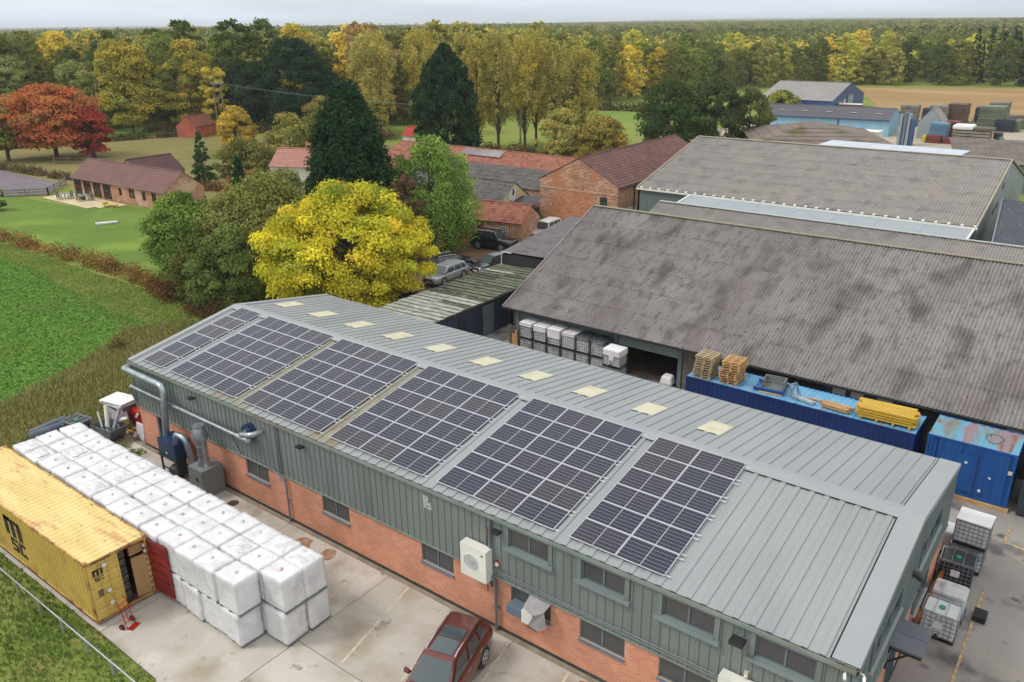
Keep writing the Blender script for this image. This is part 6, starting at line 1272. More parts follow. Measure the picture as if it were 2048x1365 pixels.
mb.box(20.05, 24.0, wy, wy+.15, 0, 2.9, 2); mb.box(24.0, BX1, wy, wy+.15, 0, 2.9, 0); mb.box(28.7, 32.4, wy-.05, wy, .5, 2.75, 4)
mb.box(15.3, 15.62, wy-.08, wy+.2, 0, 2.9, 3); mb.box(19.85, 20.1, wy-.08, wy+.2, 0, 2.75, 3)
mb.build('front_wall', [WD, WB, BLKW, pm('grey_green_panel', srgb(110,128,132), srgb(98,116,120), rough=.5), pm('blue_grey_panel', srgb(74,92,108), srgb(64,82,98), rough=.5)], bn)
mb = MB()
for k in range(70): mb.box(24.1+k*.32, 24.22+k*.32, wy-.03, wy, .1, 2.85)
mb.build('wall_batten', WD, bn)
mb = MB(); n_ = 10
for k in range(n_): z = 1.92+k*.085; mb.box(15.64, 19.84, wy+.02-.02*(k % 2), wy+.07-.02*(k % 2), z, z+.083)
mb.build('roller_shutter', pm('shutter_grey', srgb(132,146,146), srgb(122,136,138), rough=.45), bn)
mb = MB(); mb.box(BX0+.1, BX0+.25, wy, BY1-.3, 0, 2.9); mb.add([(BX0+.12, wy, 2.9), (BX0+.12, BY1-.3, 2.9), (BX0+.12, BYM, BZR-.15)], [(0, 1, 2)]); mb.box(BX1-.3, BX1-.1, wy, BY1-.3, 0, 2.9); mb.box(BX0, BX1, BY1-.45, BY1-.3, 0, 2.9); mb.build('side_wall', WD, bn)
BF = pm('barn_floor_brown', srgb(92,74,62), srgb(70,58,50), vscale=.8, rough=.9)
mb = MB(); mb.box(15.6, 20, wy+.2, wy+9, .0, .03); mb.box(15.7, 19.9, wy+6, wy+6.1, .03, 2.6, 1); mb.build('interior_floor', [BF, WD], bn)
for k, (a, b) in enumerate(((29.05, 29.72), (30.0, 30.64), (31.35, 32.1), (37.3, 37.98))):
    mb = MB(); mb.box(a, b, wy-.09, wy-.05, 2.12, 2.58) if k < 3 else mb.box(a, b, wy-.09, wy-.05, 2.3, 2.6); o = mb.build('white_board', M['white2']); tag(o, 'white board on the barn wall, %s from the left behind the containers' % ORD[k], 'board', 'white boards on the barn wall')
mb = MB(); [mb.add([(x_, y_, z_) for x_, y_, z_ in ((18.9, 22.9, .2), (19.75, 23.0, .2), (19.7, 23.7, .2), (18.95, 23.6, .2), (19.0, 23.0, .75), (19.65, 23.1, .7), (19.6, 23.6, .8), (19.05, 23.5, .85))], [(0, 1, 2, 3), (4, 7, 6, 5), (0, 4, 5, 1), (1, 5, 6, 2), (2, 6, 7, 3), (3, 7, 4, 0)])]
o = mb.build('white_sack', M['white2']); tag(o, 'white bulk sack inside the open roller door', 'sack'); bv = o.modifiers.new('b', 'BEVEL'); bv.width = .12; bv.segments = 3
# totes stacked in front
pos = [8.62+1.13*k for k in range(6)]
kinds = [('yellowed', IG), ('yellowed', IG), ('clear', IG), ('white', IW), ('black-sheeted', IG), ('black-sheeted', IG)]
TARP = pm('black_tarp', (.022, .026, .034), (.05, .058, .07), vscale=3, rough=.35, bump=.9, bscale=4)
FL2 = pm('tote_film_cover', srgb(206,200,208), srgb(222,220,224), vscale=2, rough=.4, bump=.4, bscale=5, hue=.05)
def rot_ibc(lb, loc, me, parts, grp): return ibc(lb, loc, 0, me, grp, parts)
G1 = 'liquid totes stacked outside the old barn'
for k, x_ in enumerate(pos):
    ibc('caged liquid tote, bottom layer, %s from the left outside the old barn' % ORD[k], (x_+.55, 22.85, 0), pi/2, IG, G1, 'cd')
    t = ibc('caged liquid tote, top layer, %s from the left outside the old barn' % ORD[k], (x_+.55+RNG.uniform(-.04, .04), 22.85, 1.17), pi/2+RNG.uniform(-.03, .03), (IG, IG, IG, IW, IG, IG)[k], G1, 'cd')
    if k >= 4:
        mb = MB(); m_ = [(-.66, -.56), (.66, -.56), (.66, .56), (-.66, .56)]; n_ = 6
        for i in range(n_+1):
            for j in range(n_+1):
                x2 = -.66+1.32*i/n_; y2 = -.56+1.12*j/n_; ed = i in (0, n_) or j in (0, n_); mb.v.append((x2, y2, 1.17+RNG.uniform(0, .06)-(.22+RNG.uniform(-.12, .08) if ed else 0)))
        for i in range(n_):
            for j in range(n_): a = i*(n_+1)+j; mb.f.append((a, a+n_+1, a+n_+2, a+1)); mb.m.append(0)
        mb.build('black_sheet', TARP, t, smooth='all')
    else:
        mb = MB(); rounded_box(mb, .61, .51, (.95, .8, .6, .98)[k], 1.17+.03*(k % 3), .05); mb.build('film_cover', FL2 if k % 2 else M['white2'], t)
t = ibc('caged liquid tote, lower one of the pair right of the stacked row', (16.35, 21.9, 0), 0, IW, G1, 'cde'); t = ibc('white-covered tote, upper one of the pair right of the stacked row', (16.35, 21.9, 1.17), 0, IW, G1, 'cde')
mb = MB(); rounded_box(mb, .62, .52, .8, 1.19, .07); mb.build('film_cover', M['white2'], t)
t = thing('plywood_stack', 'weathered plywood boards leaning by the left end of the barn front', 'plywood', (7.0, 23.3, 0)); mb = MB(); mb.box(0, .55, 0, .06, 0, 1.5, T=Matrix.Rotation(radians(5), 4, 'X')); mb.build('board', WB, t); mb = MB(); mb.box(.3, .75, -.08, -.03, 0, 1.25); mb.build('board', WOOD, t)
for k, (x_, y_) in enumerate(((5.9, 21.0), (6.5, 21.3))):
    t = thing('traffic_cone' if k else 'red_barrier', ('red and white traffic cone' if k else 'red plastic barrier')+' by the corner of the dark blue shed', 'cone' if k else 'barrier', (x_, y_, 0))
    if k: mb = MB(); mb.tube([(0, 0, .03), (0, 0, .35), (0, 0, .75)], [.17, .1, .04], 12); mb.box(-.2, .2, -.2, .2, 0, .03); mb.build('cone_body', M['redp'], t); mb = MB(); mb.tube([(0, 0, .36), (0, 0, .55)], [.105, .075], 12); mb.build('band', M['white2'], t)
    else: mb = MB(); mb.box(-.7, .5, -.08, .08, .15, 1.0); mb.box(-.7, -.5, -.25, .25, 0, .1); mb.box(.3, .5, -.25, .25, 0, .1); mb.build('panel', M['redp'], t)

# ------------------------------------------------ dark blue shed with mossy corrugated roof, and the lean-to behind it
t = sh = thing('mossy_shed', 'low dark blue shed with pale and moss-green corrugated roof', 'shed')
MOSSD = pm('dark_moss_roof', srgb(84,92,72), srgb(66,70,60), vscale=1, rough=.95, fine=.12, stretch=(.5, 3, 1), stain=[(srgb(150,152,140), 2.6, .6, .68)]); SHW = pm('shed_dark_blue', srgb(44,54,74), srgb(38,46,64), vscale=.8, rough=.6, fine=.06); MOSS = pm('moss_roof', srgb(104,112,84), srgb(92,96,82), vscale=.9, rough=.95, fine=.12, stretch=(.5, 3, 1), stain=[(srgb(134,138,124), 2.2, .55, .65), (srgb(52,54,46), 3, .55, .66)]); PALE = pm('pale_roof', srgb(176,178,168), srgb(146,148,138), vscale=1.4, rough=.9, fine=.1, stretch=(.5, 4, 1), stain=[(srgb(92,90,80), 2.4, .5, .64)])
mb = MB(); mb.box(-.5, 4.55, 18.05, 32.0, 0, 2.5); mb.box(4.55, 4.6, 20.7, 21.45, .1, 2.0, 1); mb.box(4.55, 4.62, 23.35, 24.6, 0, 2.3, 2); mb.build('wall', [SHW, M['dark'], pm('shed_grey_door', srgb(104,118,124), srgb(84,98,104), vscale=1, rough=.6)], t)
rr = random.Random(3); y_ = 17.85; k = 0
while y_ < 32:
    pale = y_ < 22.8; mb = MB(); n_ = 24
    me = None
    for (xa, xb_, dz_) in ((-.75, 2.0, .0), (1.9, 4.75, .03)):
        mb = MB(); L_ = xb_-xa
        # corrugations run across, sheets 0.9 m deep
        for i in range(12):
            a = i*.65/12; b = (i+1)*.65/12; ha = .018*cos(pi*i)+.05*(1-i/12); hb = .018*cos(pi*(i+1))+.05*(1-(i+1)/12)
            mb.quad((0, a, ha), (L_, a, ha+.06), (L_, b, hb+.06), (0, b, hb))
        mat = PALE if (pale and rr.random() < .85) or rr.random() < .12 else (MOSS, MOSS, MOSSD)[rr.randrange(3)]
        mb.build('roof_sheet', mat, t, loc=(xa+rr.uniform(-.06, .06), y_, 2.55+dz_+xa*.02+rr.uniform(-.02, .02)))
    y_ += .6; k += 1
mb = MB(); mb.bar((-.8, 17.8, 2.54), (4.8, 17.8, 2.64), .12, .08); mb.bar((4.8, 17.8, 2.62), (4.8, 32, 2.62), .05, .1); mb.build('fascia', WD, t)
t = thing('lean_to', 'dark-sided flat lean-to against the gable end of the old barn', 'shed')
mb = MB(); mb.box(-.3, 6.9, 32.1, 32.3, 0, 3.55); mb.box(-.1, .1, 32.3, 46, 0, 3.5); mb.build('wall', pm('dark_felt', srgb(50,50,50), srgb(40,42,42), rough=.9), t)
mb = MB(); R_ = pm('felt_roof', srgb(112,106,108), srgb(98,94,96), vscale=.7, rough=.95, fine=.08, stain=[(srgb(84,80,80), 1.5, .5, .7)])
for k in range(7): y0 = 32.0+k*1.95; mb = MB(); mb.add([(-.4-k*.33, y0, 3.68+k*.012), (8.5, y0, 3.9), (8.5, y0+1.97, 3.9), (-.4-(k+1)*.33, y0+1.97, 3.68+k*.012)], [(0, 1, 2, 3)]); mb.build('roof_sheet', R_, t)
mb = MB(); mb.bar((-.42, 31.98, 3.66), (-.42, 31.98, 2.6), .06); mb.bar((-.42, 31.98, 3.66), (.6, 31.98, 3.67), .05, .06); mb.build('downpipe', M['white2'], t)

# ------------------------------------------------ middle roof, pale lean-to roof and the grey barn
PBL = pm('pale_blue_cladding', srgb(138,148,154), srgb(146,156,160), vscale=.5, rough=.5, fine=.03, stain=[(srgb(138,152,158), .6, .55, .75)])
GCL = pm('grey_green_cladding', srgb(112,126,124), srgb(104,118,116), rough=.5, stretch=(8, 8, .2), vscale=1)
t = thing('middle_shed', 'grey corrugated roof strip just behind the ridge of the old barn', 'barn')
sheeted_slope(t, 5.2, 46.8, 45.9, 4.75, 48.5, 5.62, 1, FC2, 1.04); joined_slope(t, 5.2, 46.8, 52.4, 4.4, 48.5, 5.62, FC2, .3)
mb = MB(); mb.box(5.3, 46.6, 46.2, 52.2, 0, 4.4); mb.build('wall', GCL, t); mb = MB(); [mb.bar((5.2+k*1.04, 48.5, 5.68), (6.26+k*1.04, 48.5, 5.685), .34, .04) for k in range(40)]; mb.build('ridge_cap', pm('ridge_pale', srgb(176,178,172), srgb(160,162,156), rough=.8), t)
t = thing('grey_barn', 'big grey barn with wide corrugated roof and white-capped gutter', 'barn')
G0, G1_, GY0, GYM, GY1, GZE, GZR = -1.5, 30.1, 56.45, 70.5, 84.5, 5.0, 8.6
rf3 = bpy.data.objects.new('roof', MB().box(G0+.2, G1_-.2, GY0+.3, GY1-.3, GZE-.3, GZE-.25).mesh('roof', M['dark'])); COL.objects.link(rf3); rf3.parent = t
sheeted_slope(rf3, G0, G1_, GY0, GZE, GYM, GZR, 7, FC2, 1.05, n=4, seg=2); joined_slope(rf3, G0, G1_, GY1, GZE, GYM, GZR, FC2, .3)
mb = MB(); mb.bar((G0, GYM, GZR+.05), (G1_, GYM, GZR+.05), .4, .06); mb.bar((G1_, GY0-.1, GZE+.04), (G1_, GYM, GZR+.06), .14, .12); mb.bar((G1_, GY1, GZE+.04), (G1_, GYM, GZR+.06), .14, .12); mb.bar((G0, GY0-.1, GZE+.04), (G0, GYM, GZR+.06), .12, .1); mb.build('ridge_cap', pm('barge_lichen', srgb(168,156,128), srgb(150,144,130), vscale=1, rough=.9), rf3)
mb = MB(); mb.box(G0, G1_+.1, GY0-.3, GY0-.12, GZE-.2, GZE-.05); mb.build('gutter', M['white'], rf3)
for k in range(32): mb = MB(); mb.box(-.12, .12, -.1, .28, .0, .1); mb.build('eave_filler', M['white'], rf3, loc=(G0+.5+k*1.0, GY0-.05, GZE-.02)) if k == 0 else put('eave_filler', bpy.data.meshes['eave_filler'], rf3, (G0+.5+k*1.0, GY0-.05, GZE-.02))
mb = MB(); mb.box(G0+.1, 4.6, GY0, GY0+.15, 0, 4.85, 0); mb.box(4.6, G1_-.1, GY0, GY0+.15, 0, 4.85, 1); mb.box(G0+.1, G0+.3, GY0, GY1, 0, 4.85, 1)
mb.add([(G1_-.1, GY0, 0), (G1_-.1, GY1, 0), (G1_-.1, GY1, GZE), (G1_-.1, GYM, GZR-.05), (G1_-.1, GY0, GZE)], [(0, 1, 2, 3, 4)], 1); mb.add([(G0+.1, GY0, 4.8), (G0+.1, GYM, GZR-.05), (G0+.1, GY1, 4.8)], [(0, 1, 2)], 1); mb.build('wall', [GCL, PBL], t)
mb = MB()
for k in range(20): mb.box(G0+.3+k*.3, G0+.38+k*.3, GY0-.03, GY0, .1, 4.8)
mb.build('wall_rib', GCL, t)
mb = MB(); [mb.add([(G1_-.06, y_+a, z_+b) for a, b in ((0, 0), (.5, .5), (1.0, .2), (.6, -.25))], [(0, 1, 2, 3)]) for y_, z_ in ((68, 6.4), (64.5, 4.6), (66, 4.9))]; mb.build('graffiti_mark', M['black'], t); mb = MB(); mb.add([(G1_-.06, 69.4, 7.2), (G1_-.06, 69.9, 7.6), (G1_-.06, 70.1, 7.5), (G1_-.06, 69.7, 7.0)], [(0, 1, 2, 3)]); mb.build('graffiti_mark', M['white2'], t)
t = thing('pale_lean_to', 'smooth pale blue-grey roof strip below the white gutter of the grey barn', 'shed')
for k in range(7):
    x0 = 4.6+k*3.62; mb = MB(); mb.add([(x0-.0, 52.6, 4.42), (x0+3.6, 52.6, 4.42), (x0+3.6, 56.4, 4.84), (x0, 56.4, 4.84)], [(0, 1, 2, 3)]); mb.box(x0+3.57, x0+3.62, 52.6, 52.62, 4.3, 4.42); mb.build('roof_sheet', PBL, t)
mb = MB(); mb.bar((4.55, 52.6, 4.45), (4.55, 56.4, 4.88), .16, .1); mb.bar((29.95, 52.6, 4.45), (29.95, 56.4, 4.88), .16, .1); mb.box(4.6, 29.9, 52.5, 52.6, 0, 4.4); mb.build('trim', M['white'], t)
t = thing('dark_slab_roof', 'dark blue-grey sheeted roof with white spots at the right edge beyond the old barn', 'shed', (31.5, 50, 0))
mb = MB(); DS = pm('dark_sheet', srgb(50,60,68), srgb(44,52,60), vscale=1.4, rough=.6, stain=[(srgb(150,160,164), 5, .66, .70)]); mb.add([(.5, 1.5, 4.6), (6.5, 1.5, 4.6), (4.2, 14, 6.1), (-.8, 14, 6.1)], [(0, 1, 2, 3)]); mb.box(.6, 6, 2, 13, 0, 4.4); mb.build('roof_slab', DS, t); mb = MB(); mb.bar((.45, 1.4, 4.62), (-.85, 14, 6.15), .12, .16); mb.build('edge_trim', pm('mauve_trim', srgb(120,122,132), rough=.5), t)
t = thing('rusty_roof', 'patchy rust and grey roof with pipes beside the pale gable of the grey barn', 'shed', (32.6, 66, 0)); mb = MB(); mb.add([(0, 0, 4.4), (9, 0, 4.4), (9, 12, 6), (0, 12, 6)], [(0, 1, 2, 3)]); mb.box(.2, 9, .3, 12, 0, 4.3); mb.build('roof_slab', pm('rust_patch', srgb(140,132,118), srgb(160,100,80), vscale=.6, vlo=.5, vhi=.58, rough=.9), t); mb = MB(); mb.tube([(-.2, .5, 5.0), (1.5, 2, 5.9), (3, 2.2, 6.3)], .12, 8); mb.build('pipe', M['galv'], t)

# ------------------------------------------------ brick buildings
RBR = brickmat('old_red_brick', srgb(150,100,76), srgb(206,160,126), srgb(196,170,146), sc=2.2, patch=srgb(186,124,88)); RBR2 = brickmat('soft_red_brick', srgb(176,112,86), srgb(196,146,118), srgb(176,150,128), patch=srgb(204,168,146))
def tile_roof(parent, x0, x1, y0, z0, y1, z1, mat, tw=.3, course=.33, amp=.03, name='tiled_slope', kind=True):
    mb = MB(); Ls = hypot(y1-y0, z1-z0); nr = max(2, int(Ls/course)); nc = int((x1-x0)/tw)*2; xs_ = np.linspace(x0, x1, nc+1)
    for r in range(nr):
        a, b = r/nr, (r+1)/nr
        A = (y0+(y1-y0)*a, z0+(z1-z0)*a+.035); B = (y0+(y1-y0)*b, z0+(z1-z0)*b)
        for i in range(nc):
            h0 = amp*(i % 2); h1 = amp*((i+1) % 2)
            mb.quad((xs_[i], A[0], A[1]+h0), (xs_[i+1], A[0], A[1]+h1), (xs_[i+1], B[0], B[1]+h1), (xs_[i], B[0], B[1]+h0))
            mb.quad((xs_[i], A[0], A[1]-.035+h0), (xs_[i+1], A[0], A[1]-.035+h1), (xs_[i+1], A[0], A[1]+h1), (xs_[i], A[0], A[1]+h0))
    o = mb.build(name, mat, parent)
    if kind: o['kind'] = 'stuff'
    return o
def gabled(t, x0, x1, y0, y1, ze, zr, wall, roofm, tile=True, over=.25, tw=.3, course=.33, name='wall', holes=[], ridge=None, base=0):
    """gabled body with ridge along x, in the thing's own frame"""
    ym = (y0+y1)/2; mb = MB()
    if holes:
        for a, b, c, d in wall_rects(x0, x1, base, ze, holes): mb.box(a, b, y0, y0+.25, c, d)
    else: mb.box(x0, x1, y0, y0+.25, base, ze)
    mb.box(x0, x1, y1-.25, y1, base, ze)
    for xx in (x0, x1-.25): mb.box(xx, xx+.25, y0+.25, y1-.25, base, ze); mb.add([(xx, y0, ze), (xx, y1, ze), (xx, ym, zr), (xx+.25, y0, ze), (xx+.25, y1, ze), (xx+.25, ym, zr)], [(0, 2, 1), (3, 4, 5), (0, 3, 5, 2), (1, 2, 5, 4)])
    mb.build(name, wall, t)
    sl = (zr-ze)/(ym-y0)
    if tile:
        tile_roof(t, x0-.08, x1+.08, y0-over, ze-over*sl+.06, ym, zr+.06, roofm, tw, course); tile_roof(t, x0-.08, x1+.08, y1+over, ze-over*sl+.06, ym, zr+.06, roofm, tw, course)
    else:
        joined_slope(t, x0-.08, x1+.08, y0-over, ze-over*sl+.06, ym, zr+.06, roofm, .3); joined_slope(t, x0-.08, x1+.08, y1+over, ze-over*sl+.06, ym, zr+.06, roofm, .3)
    mb = MB(); mb.tube([(x0-.1, ym, zr+.08), (x1+.1, ym, zr+.08)], .11, 8); mb.build('ridge_tile', ridge or roofm, t)
def win_unit(t, x0, x1, y, z0, z1, n=2, m=1, fm=None, glass=None, proud=.05):
    mb = MB(); fw = .05
    mb.box(x0, x1, y-proud, y, z0, z0+fw); mb.box(x0, x1, y-proud, y, z1-fw, z1); mb.box(x0, x0+fw, y-proud, y, z0+fw, z1-fw); mb.box(x1-fw, x1, y-proud, y, z0+fw, z1-fw)
    for k in range(1, n): c = x0+(x1-x0)*k/n; mb.box(c-.02, c+.02, y-proud, y, z0+fw, z1-fw)
    for k in range(1, m): c = z0+(z1-z0)*k/m; mb.box(x0+fw, x1-fw, y-proud*.9, y, c-.02, c+.02)
    w_ = mb.build('window', fm or M['white'], t); mb = MB(); mb.box(x0+.01, x1-.01, y-.01, y+.02, z0+.01, z1-.01); mb.build('pane', M['dglass'], w_); return w_
RT = pm('brown_tiles', srgb(106,74,70), srgb(94,64,60), vscale=.6, rough=.85, fine=.08, fscale=8, stain=[(srgb(124,84,74), 1.4, .5, .7)]); OT = pm('orange_pantiles', srgb(154,102,82), srgb(134,88,74), vscale=1.2, rough=.9, fine=.16, fscale=14, stain=[(srgb(120,64,52), 2, .5, .66), (srgb(186,110,78), 3, .58, .7)])
# brick barn: gable to the camera, ridge running away
t = thing('brick_barn', 'tall brick barn with big gable wall, small black window and brown tiled roof', 'barn', (-4.45, 57.6, 0), pi/2)
gabled(t, 0, 23.3, 0, 10.3, 4.4, 7.05, RBR, RT, over=.15, tw=.3, course=.42)
# local x runs away (world +y), local y runs to world -x: gable at local x=0
def brick_arch():
    mb = MB(); n_ = 14; c = 5.6; pts = [(-.03, c+3.1*cos(a), 1.4+2.5*sin(a)) for a in np.linspace(0, pi, n_)]
    vs = [(-.035, c+3.1, 0)]+[(-.035, p[1], p[2]) for p in pts]+[(-.035, c-3.1, 0)]; mb.add(vs, [tuple(range(len(vs)-1, -1, -1))]); o = mb.build('infill_arch', brickmat('infill_brick', srgb(168,104,70), srgb(204,140,100), srgb(194,150,118), sc=2), t)
    mb = MB(); 
    for k in range(16):
        a0 = pi*k/16+.02; a1 = pi*(k+1)/16-.02; mb.add([(-.05, c+r_*cos(a), 1.4+(r_-.6)*sin(a)) for r_, a in ((3.1, a0), (3.1, a1), (3.35, a1), (3.35, a0))], [(3, 2, 1, 0)])
    mb.build('arch_ring', RBR2, t)
    mb = MB(); mb.box(-.06, 0, .3, 10.2, 3.45, 3.62); mb.build('string_course', pm('lime_band', srgb(198,176,148), srgb(176,140,108), vscale=2, rough=.95), t)
brick_arch()
mb = MB(); mb.box(-.02, .02, 1.35, 2.25, 1.9, 3.15); o = mb.build('window', M['dark'], t); mb = MB(); [mb.box(-.05, -.02, y_-.02, y_+.02, 1.9, 3.15) for y_ in (1.4, 1.65, 1.95, 2.2)]; mb.box(-.05, -.02, 1.35, 2.25, 2.5, 2.54); mb.build('window_bar', M['frame'], o)
mb = MB(); mb.box(-.04, .0, 1.2, 2.4, 1.5, 1.9); mb.box(-.04, 0, 2.35, 2.6, 1.5, 3.2); mb.build('pale_patch', pm('pale_render', srgb(206,170,140), srgb(190,150,118), vscale=2, rough=.95), t)
mb = MB(); mb.tube([(3.4, -.1, 4.3), (3.4, -.1, 0)], .07, 8); mb.tube([(-.1, -.25, 4.28), (23.4, -.25, 4.28)], .09, 6); mb.build('downpipe', M['black'], t)
mb = MB(); mb.box(.3, 6, -.03, 0, .1, 1.9); mb.build('white_plinth', pm('flaking_whitewash', srgb(206,200,192), srgb(150,130,116), vscale=.9, vlo=.45, vhi=.6, rough=.95), t)
# small hut
t = thing('brick_hut', 'small brick hut with orange pantile roof and white multi-pane window', 'hut', (-16.2, 44.1, 0), radians(9))
gabled(t, 0, 8.0, 0, 4.0, 2.35, 3.75, RBR, OT, tw=.24, course=.3, over=.2)
win_unit(t, 5.6, 6.4, -.005, 1.05, 1.85, 3, 3)
mb = MB(); mb.box(1.0, 3.6, -.04, 0, 0, 2.0); mb.build('red_door', pm('brick_red_door', srgb(132,58,50), srgb(112,50,44), rough=.7), t)
# long orange roofed range and grey sheds
t = thing('tiled_range', 'long low range with weathered orange pantile roof behind the grey sheds', 'building', (0, 0, 0)); gabled(t, -47, -15.2, 64.5, 71.5, 3.3, 5.1, RBR, OT, tw=.35, course=.45)
mb = MB(); mb.add([(-34.5, 66.4, 4.55), (-27.6, 66.4, 4.55), (-27.6, 67.95, 5.2), (-34.5, 67.95, 5.2)], [(0, 1, 2, 3)]); mb.build('slate_patch', FC, t)
DKF = pm('dark_corrugated', srgb(104,100,98), srgb(84,80,78), vscale=.8, rough=.95, fine=.15, fscale=20, stain=[(srgb(58,54,52), 3, .5, .68), (srgb(140,136,130), 6, .6, .7)])
t = thing('grey_shed', 'dark corrugated shed roof between the orange range and the gabled shed', 'shed'); joined_slope(t, -36, -14.8, 57.8, 2.9, 63.8, 4.1, DKF, .3); mb = MB(); mb.box(-35.8, -15, 58, 63.6, 0, 2.8); mb.build('wall', RBR, t)
t = thing('gabled_shed', 'dark corrugated shed with cream and white boarded gable facing the yard', 'shed'); gabled(t, -32, -16.5, 52.6, 57.6, 2.3, 4.05, pm('cream_boards', srgb(210,192,132), srgb(200,186,150), vscale=1, rough=.8), DKF, tile=False, over=.35)
mb = MB(); mb.add([(-16.45, 53.6, 1.0), (-16.45, 54.9, 1.0), (-16.45, 55.2, 3.7), (-16.45, 54.0, 3.1)], [(0, 1, 2, 3)]); mb.build('white_boards', M['white2'], t); mb = MB(); [mb.add([(-16.42, y_, z_), (-16.42, y_+.35, z_), (-16.42, y_+.4, z_+.7), (-16.42, y_+.1, z_+.6)], [(0, 1, 2, 3)]) for y_, z_ in ((53.9, 1.6), (54.5, 2.8))]; mb.build('broken_pane', M['black'], t)
t = thing('black_tin_roof', 'small black lean-to roof in front of the cream gable', 'shed', (-15.6, 52.4, 0)); mb = MB(); mb.add([(-.6, -.6, 1.6), (2.4, 0, 1.6), (2.2, 4, 2.7), (-.4, 3.4, 2.6)], [(0, 1, 2, 3)]); mb.box(-.3, 2, 0, 3.4, 0, 1.6); o = mb.build('roof_slab', M['black'], t)
# heap of junk beside van
t = thing('junk_heap', 'heap of mixed colourful rubbish between the hut and the brick barn', 'junk heap', (-7.6, 54.2, 0)); tag(t, kind='stuff')
cols = [srgb(50,60,110), srgb(170,50,50), srgb(220,220,220), srgb(90,60,50), srgb(150,140,110), srgb(200,200,205), srgb(60,90,70)]; cm = [pm('junk_colour', c, rough=.6) for c in cols]
for ci, c in enumerate(cm):
    mb = MB()
    for k in range(9):
        T = Matrix.Translation((RNG.uniform(-1.8, 1.9), RNG.uniform(-1.2, 1.2), RNG.uniform(.1, .8))) @ Matrix.Rotation(RNG.uniform(0, 3), 4, Vector((RNG.random(), RNG.random(), RNG.random()+.1)).normalized()); s_ = RNG.uniform(.15, .5); mb.box(-s_, s_, -s_*.6, s_*.6, -s_*.3, s_*.3, T=T)
    mb.build('rubbish', c, t)
t = thing('white_tarp_bundle', 'white sheeted bundle on red crates beside the junk heap', 'bundle', (-5.2, 54.0, 0)); mb = MB(); mb.box(-.8, .8, -.6, .6, 0, .6); mb.build('crate', M['redp'], t); mb = MB(); mb.add([(-.9, -.7, .6), (.9, -.7, .55), (.9, .7, .6), (-.9, .7, .6), (0, 0, 1.15)], [(0, 1, 4), (1, 2, 4), (2, 3, 4), (3, 0, 4)]); mb.build('sheet', M['white2'], t)
# white farmhouse behind the conifer
t = thing('white_farmhouse', 'white farmhouse with faded red roof mostly hidden behind trees', 'house', (-52.5, 48.6, 0), radians(25))
HT = pm('faded_red_tiles', srgb(172,122,106), srgb(154,110,98), vscale=1.5, rough=.9, fine=.1); WW = pm('white_render', srgb(214,208,196), srgb(196,190,178), rough=.9)
gabled(t, 0, 8.4, 0, 6, 3.7, 5.5, WW, HT, tw=.35, course=.45); mb = MB(); mb.box(4.2, 4.9, 2.6, 3.3, 5.2, 6.5); mb.build('chimney', RBR2, t)
for x_, z_ in ((1.2, 2.4), (6.0, 2.4), (1.2, .6), (6.0, .6)): win_unit(t, x_, x_+1.1, -.005, z_, z_+1.0, 2, 2)
t = thing('small_white_shed', 'small white shed with red roof glimpsed beside the tall conifer', 'shed', (-70.5, 92, 0)); gabled(t, 0, 3.2, 0, 3, 1.9, 3.1, WW, pm('bright_red_roof', srgb(176,60,46), rough=.8), tile=False)
# converted barn house on the left
t = thing('barn_house', 'long brick barn conversion with brown roof, timber glazed bays and patio', 'house', (-75.2, 33.2, 0), radians(2.5))
gh = [(.25+k*2.35, 2.1+k*2.35, .1, 2.1) for k in range(4)]+[(11.0, 11.7, .9, 1.9), (13.3, 14.6, .8, 2.0), (16.2, 16.9, .8, 1.95), (18.2, 19.2, .8, 2.0)]
gabled(t, 0, 21.4, 0, 5.4, 2.35, 4.35, RBR2, pm('dark_red_tiles', srgb(118,84,78), srgb(108,76,72), vscale=.5, rough=.85, fine=.06, fscale=6), tw=.35, course=.42, over=.3, holes=gh)
OAK = pm('oak_frame', srgb(120,86,54), srgb(96,66,42), rough=.8)
for k, (a, b, c, d) in enumerate(gh):
    w_ = win_unit(t, a, b, .12, c, d, 4 if k < 4 else 2, 2 if k < 4 else 1, OAK, proud=.08)
mb = MB(); mb.box(-.1, 10, -.35, -.25, 2.12, 2.24); mb.build('gutter', M['black'], t)
mb = MB(); mb.box(0, 21, 1, 1.1, 0, 2.2); mb.build('inner_wall', M['dark'], t)
t = thing('barn_house_wing', 'dark-tiled rear wing behind the barn conversion roof', 'house', (-67.0, 38.5, 0), pi/2); gabled(t, 0, 6.5, 0, 6, 2.4, 4.25, RBR2, pm('purple_tiles', srgb(92,62,64), srgb(82,56,58), rough=.85, fine=.06), tw=.35, course=.42)
SL_ = pm('patio_stone', srgb(204,190,150), srgb(192,178,142), vscale=1.5, rough=.9, fine=.05)
t = thing('patio', None, None, (-76, 29.2, 0)); tag(t, kind='structure'); 
for i in range(12):
    for j in range(4):
        if i*1.2 > 15.5-(3-j)*1.5 : continue
        mb = MB(); mb.box(i*1.2, i*1.2+1.17, j*1.0, j*1.0+.97, .02, .07); mb.build('paving_slab', SL_, t) if (i, j) == (0, 0) else put('paving_slab', bpy.data.meshes['paving_slab'], t, (i*1.2, j*1.0, 0))
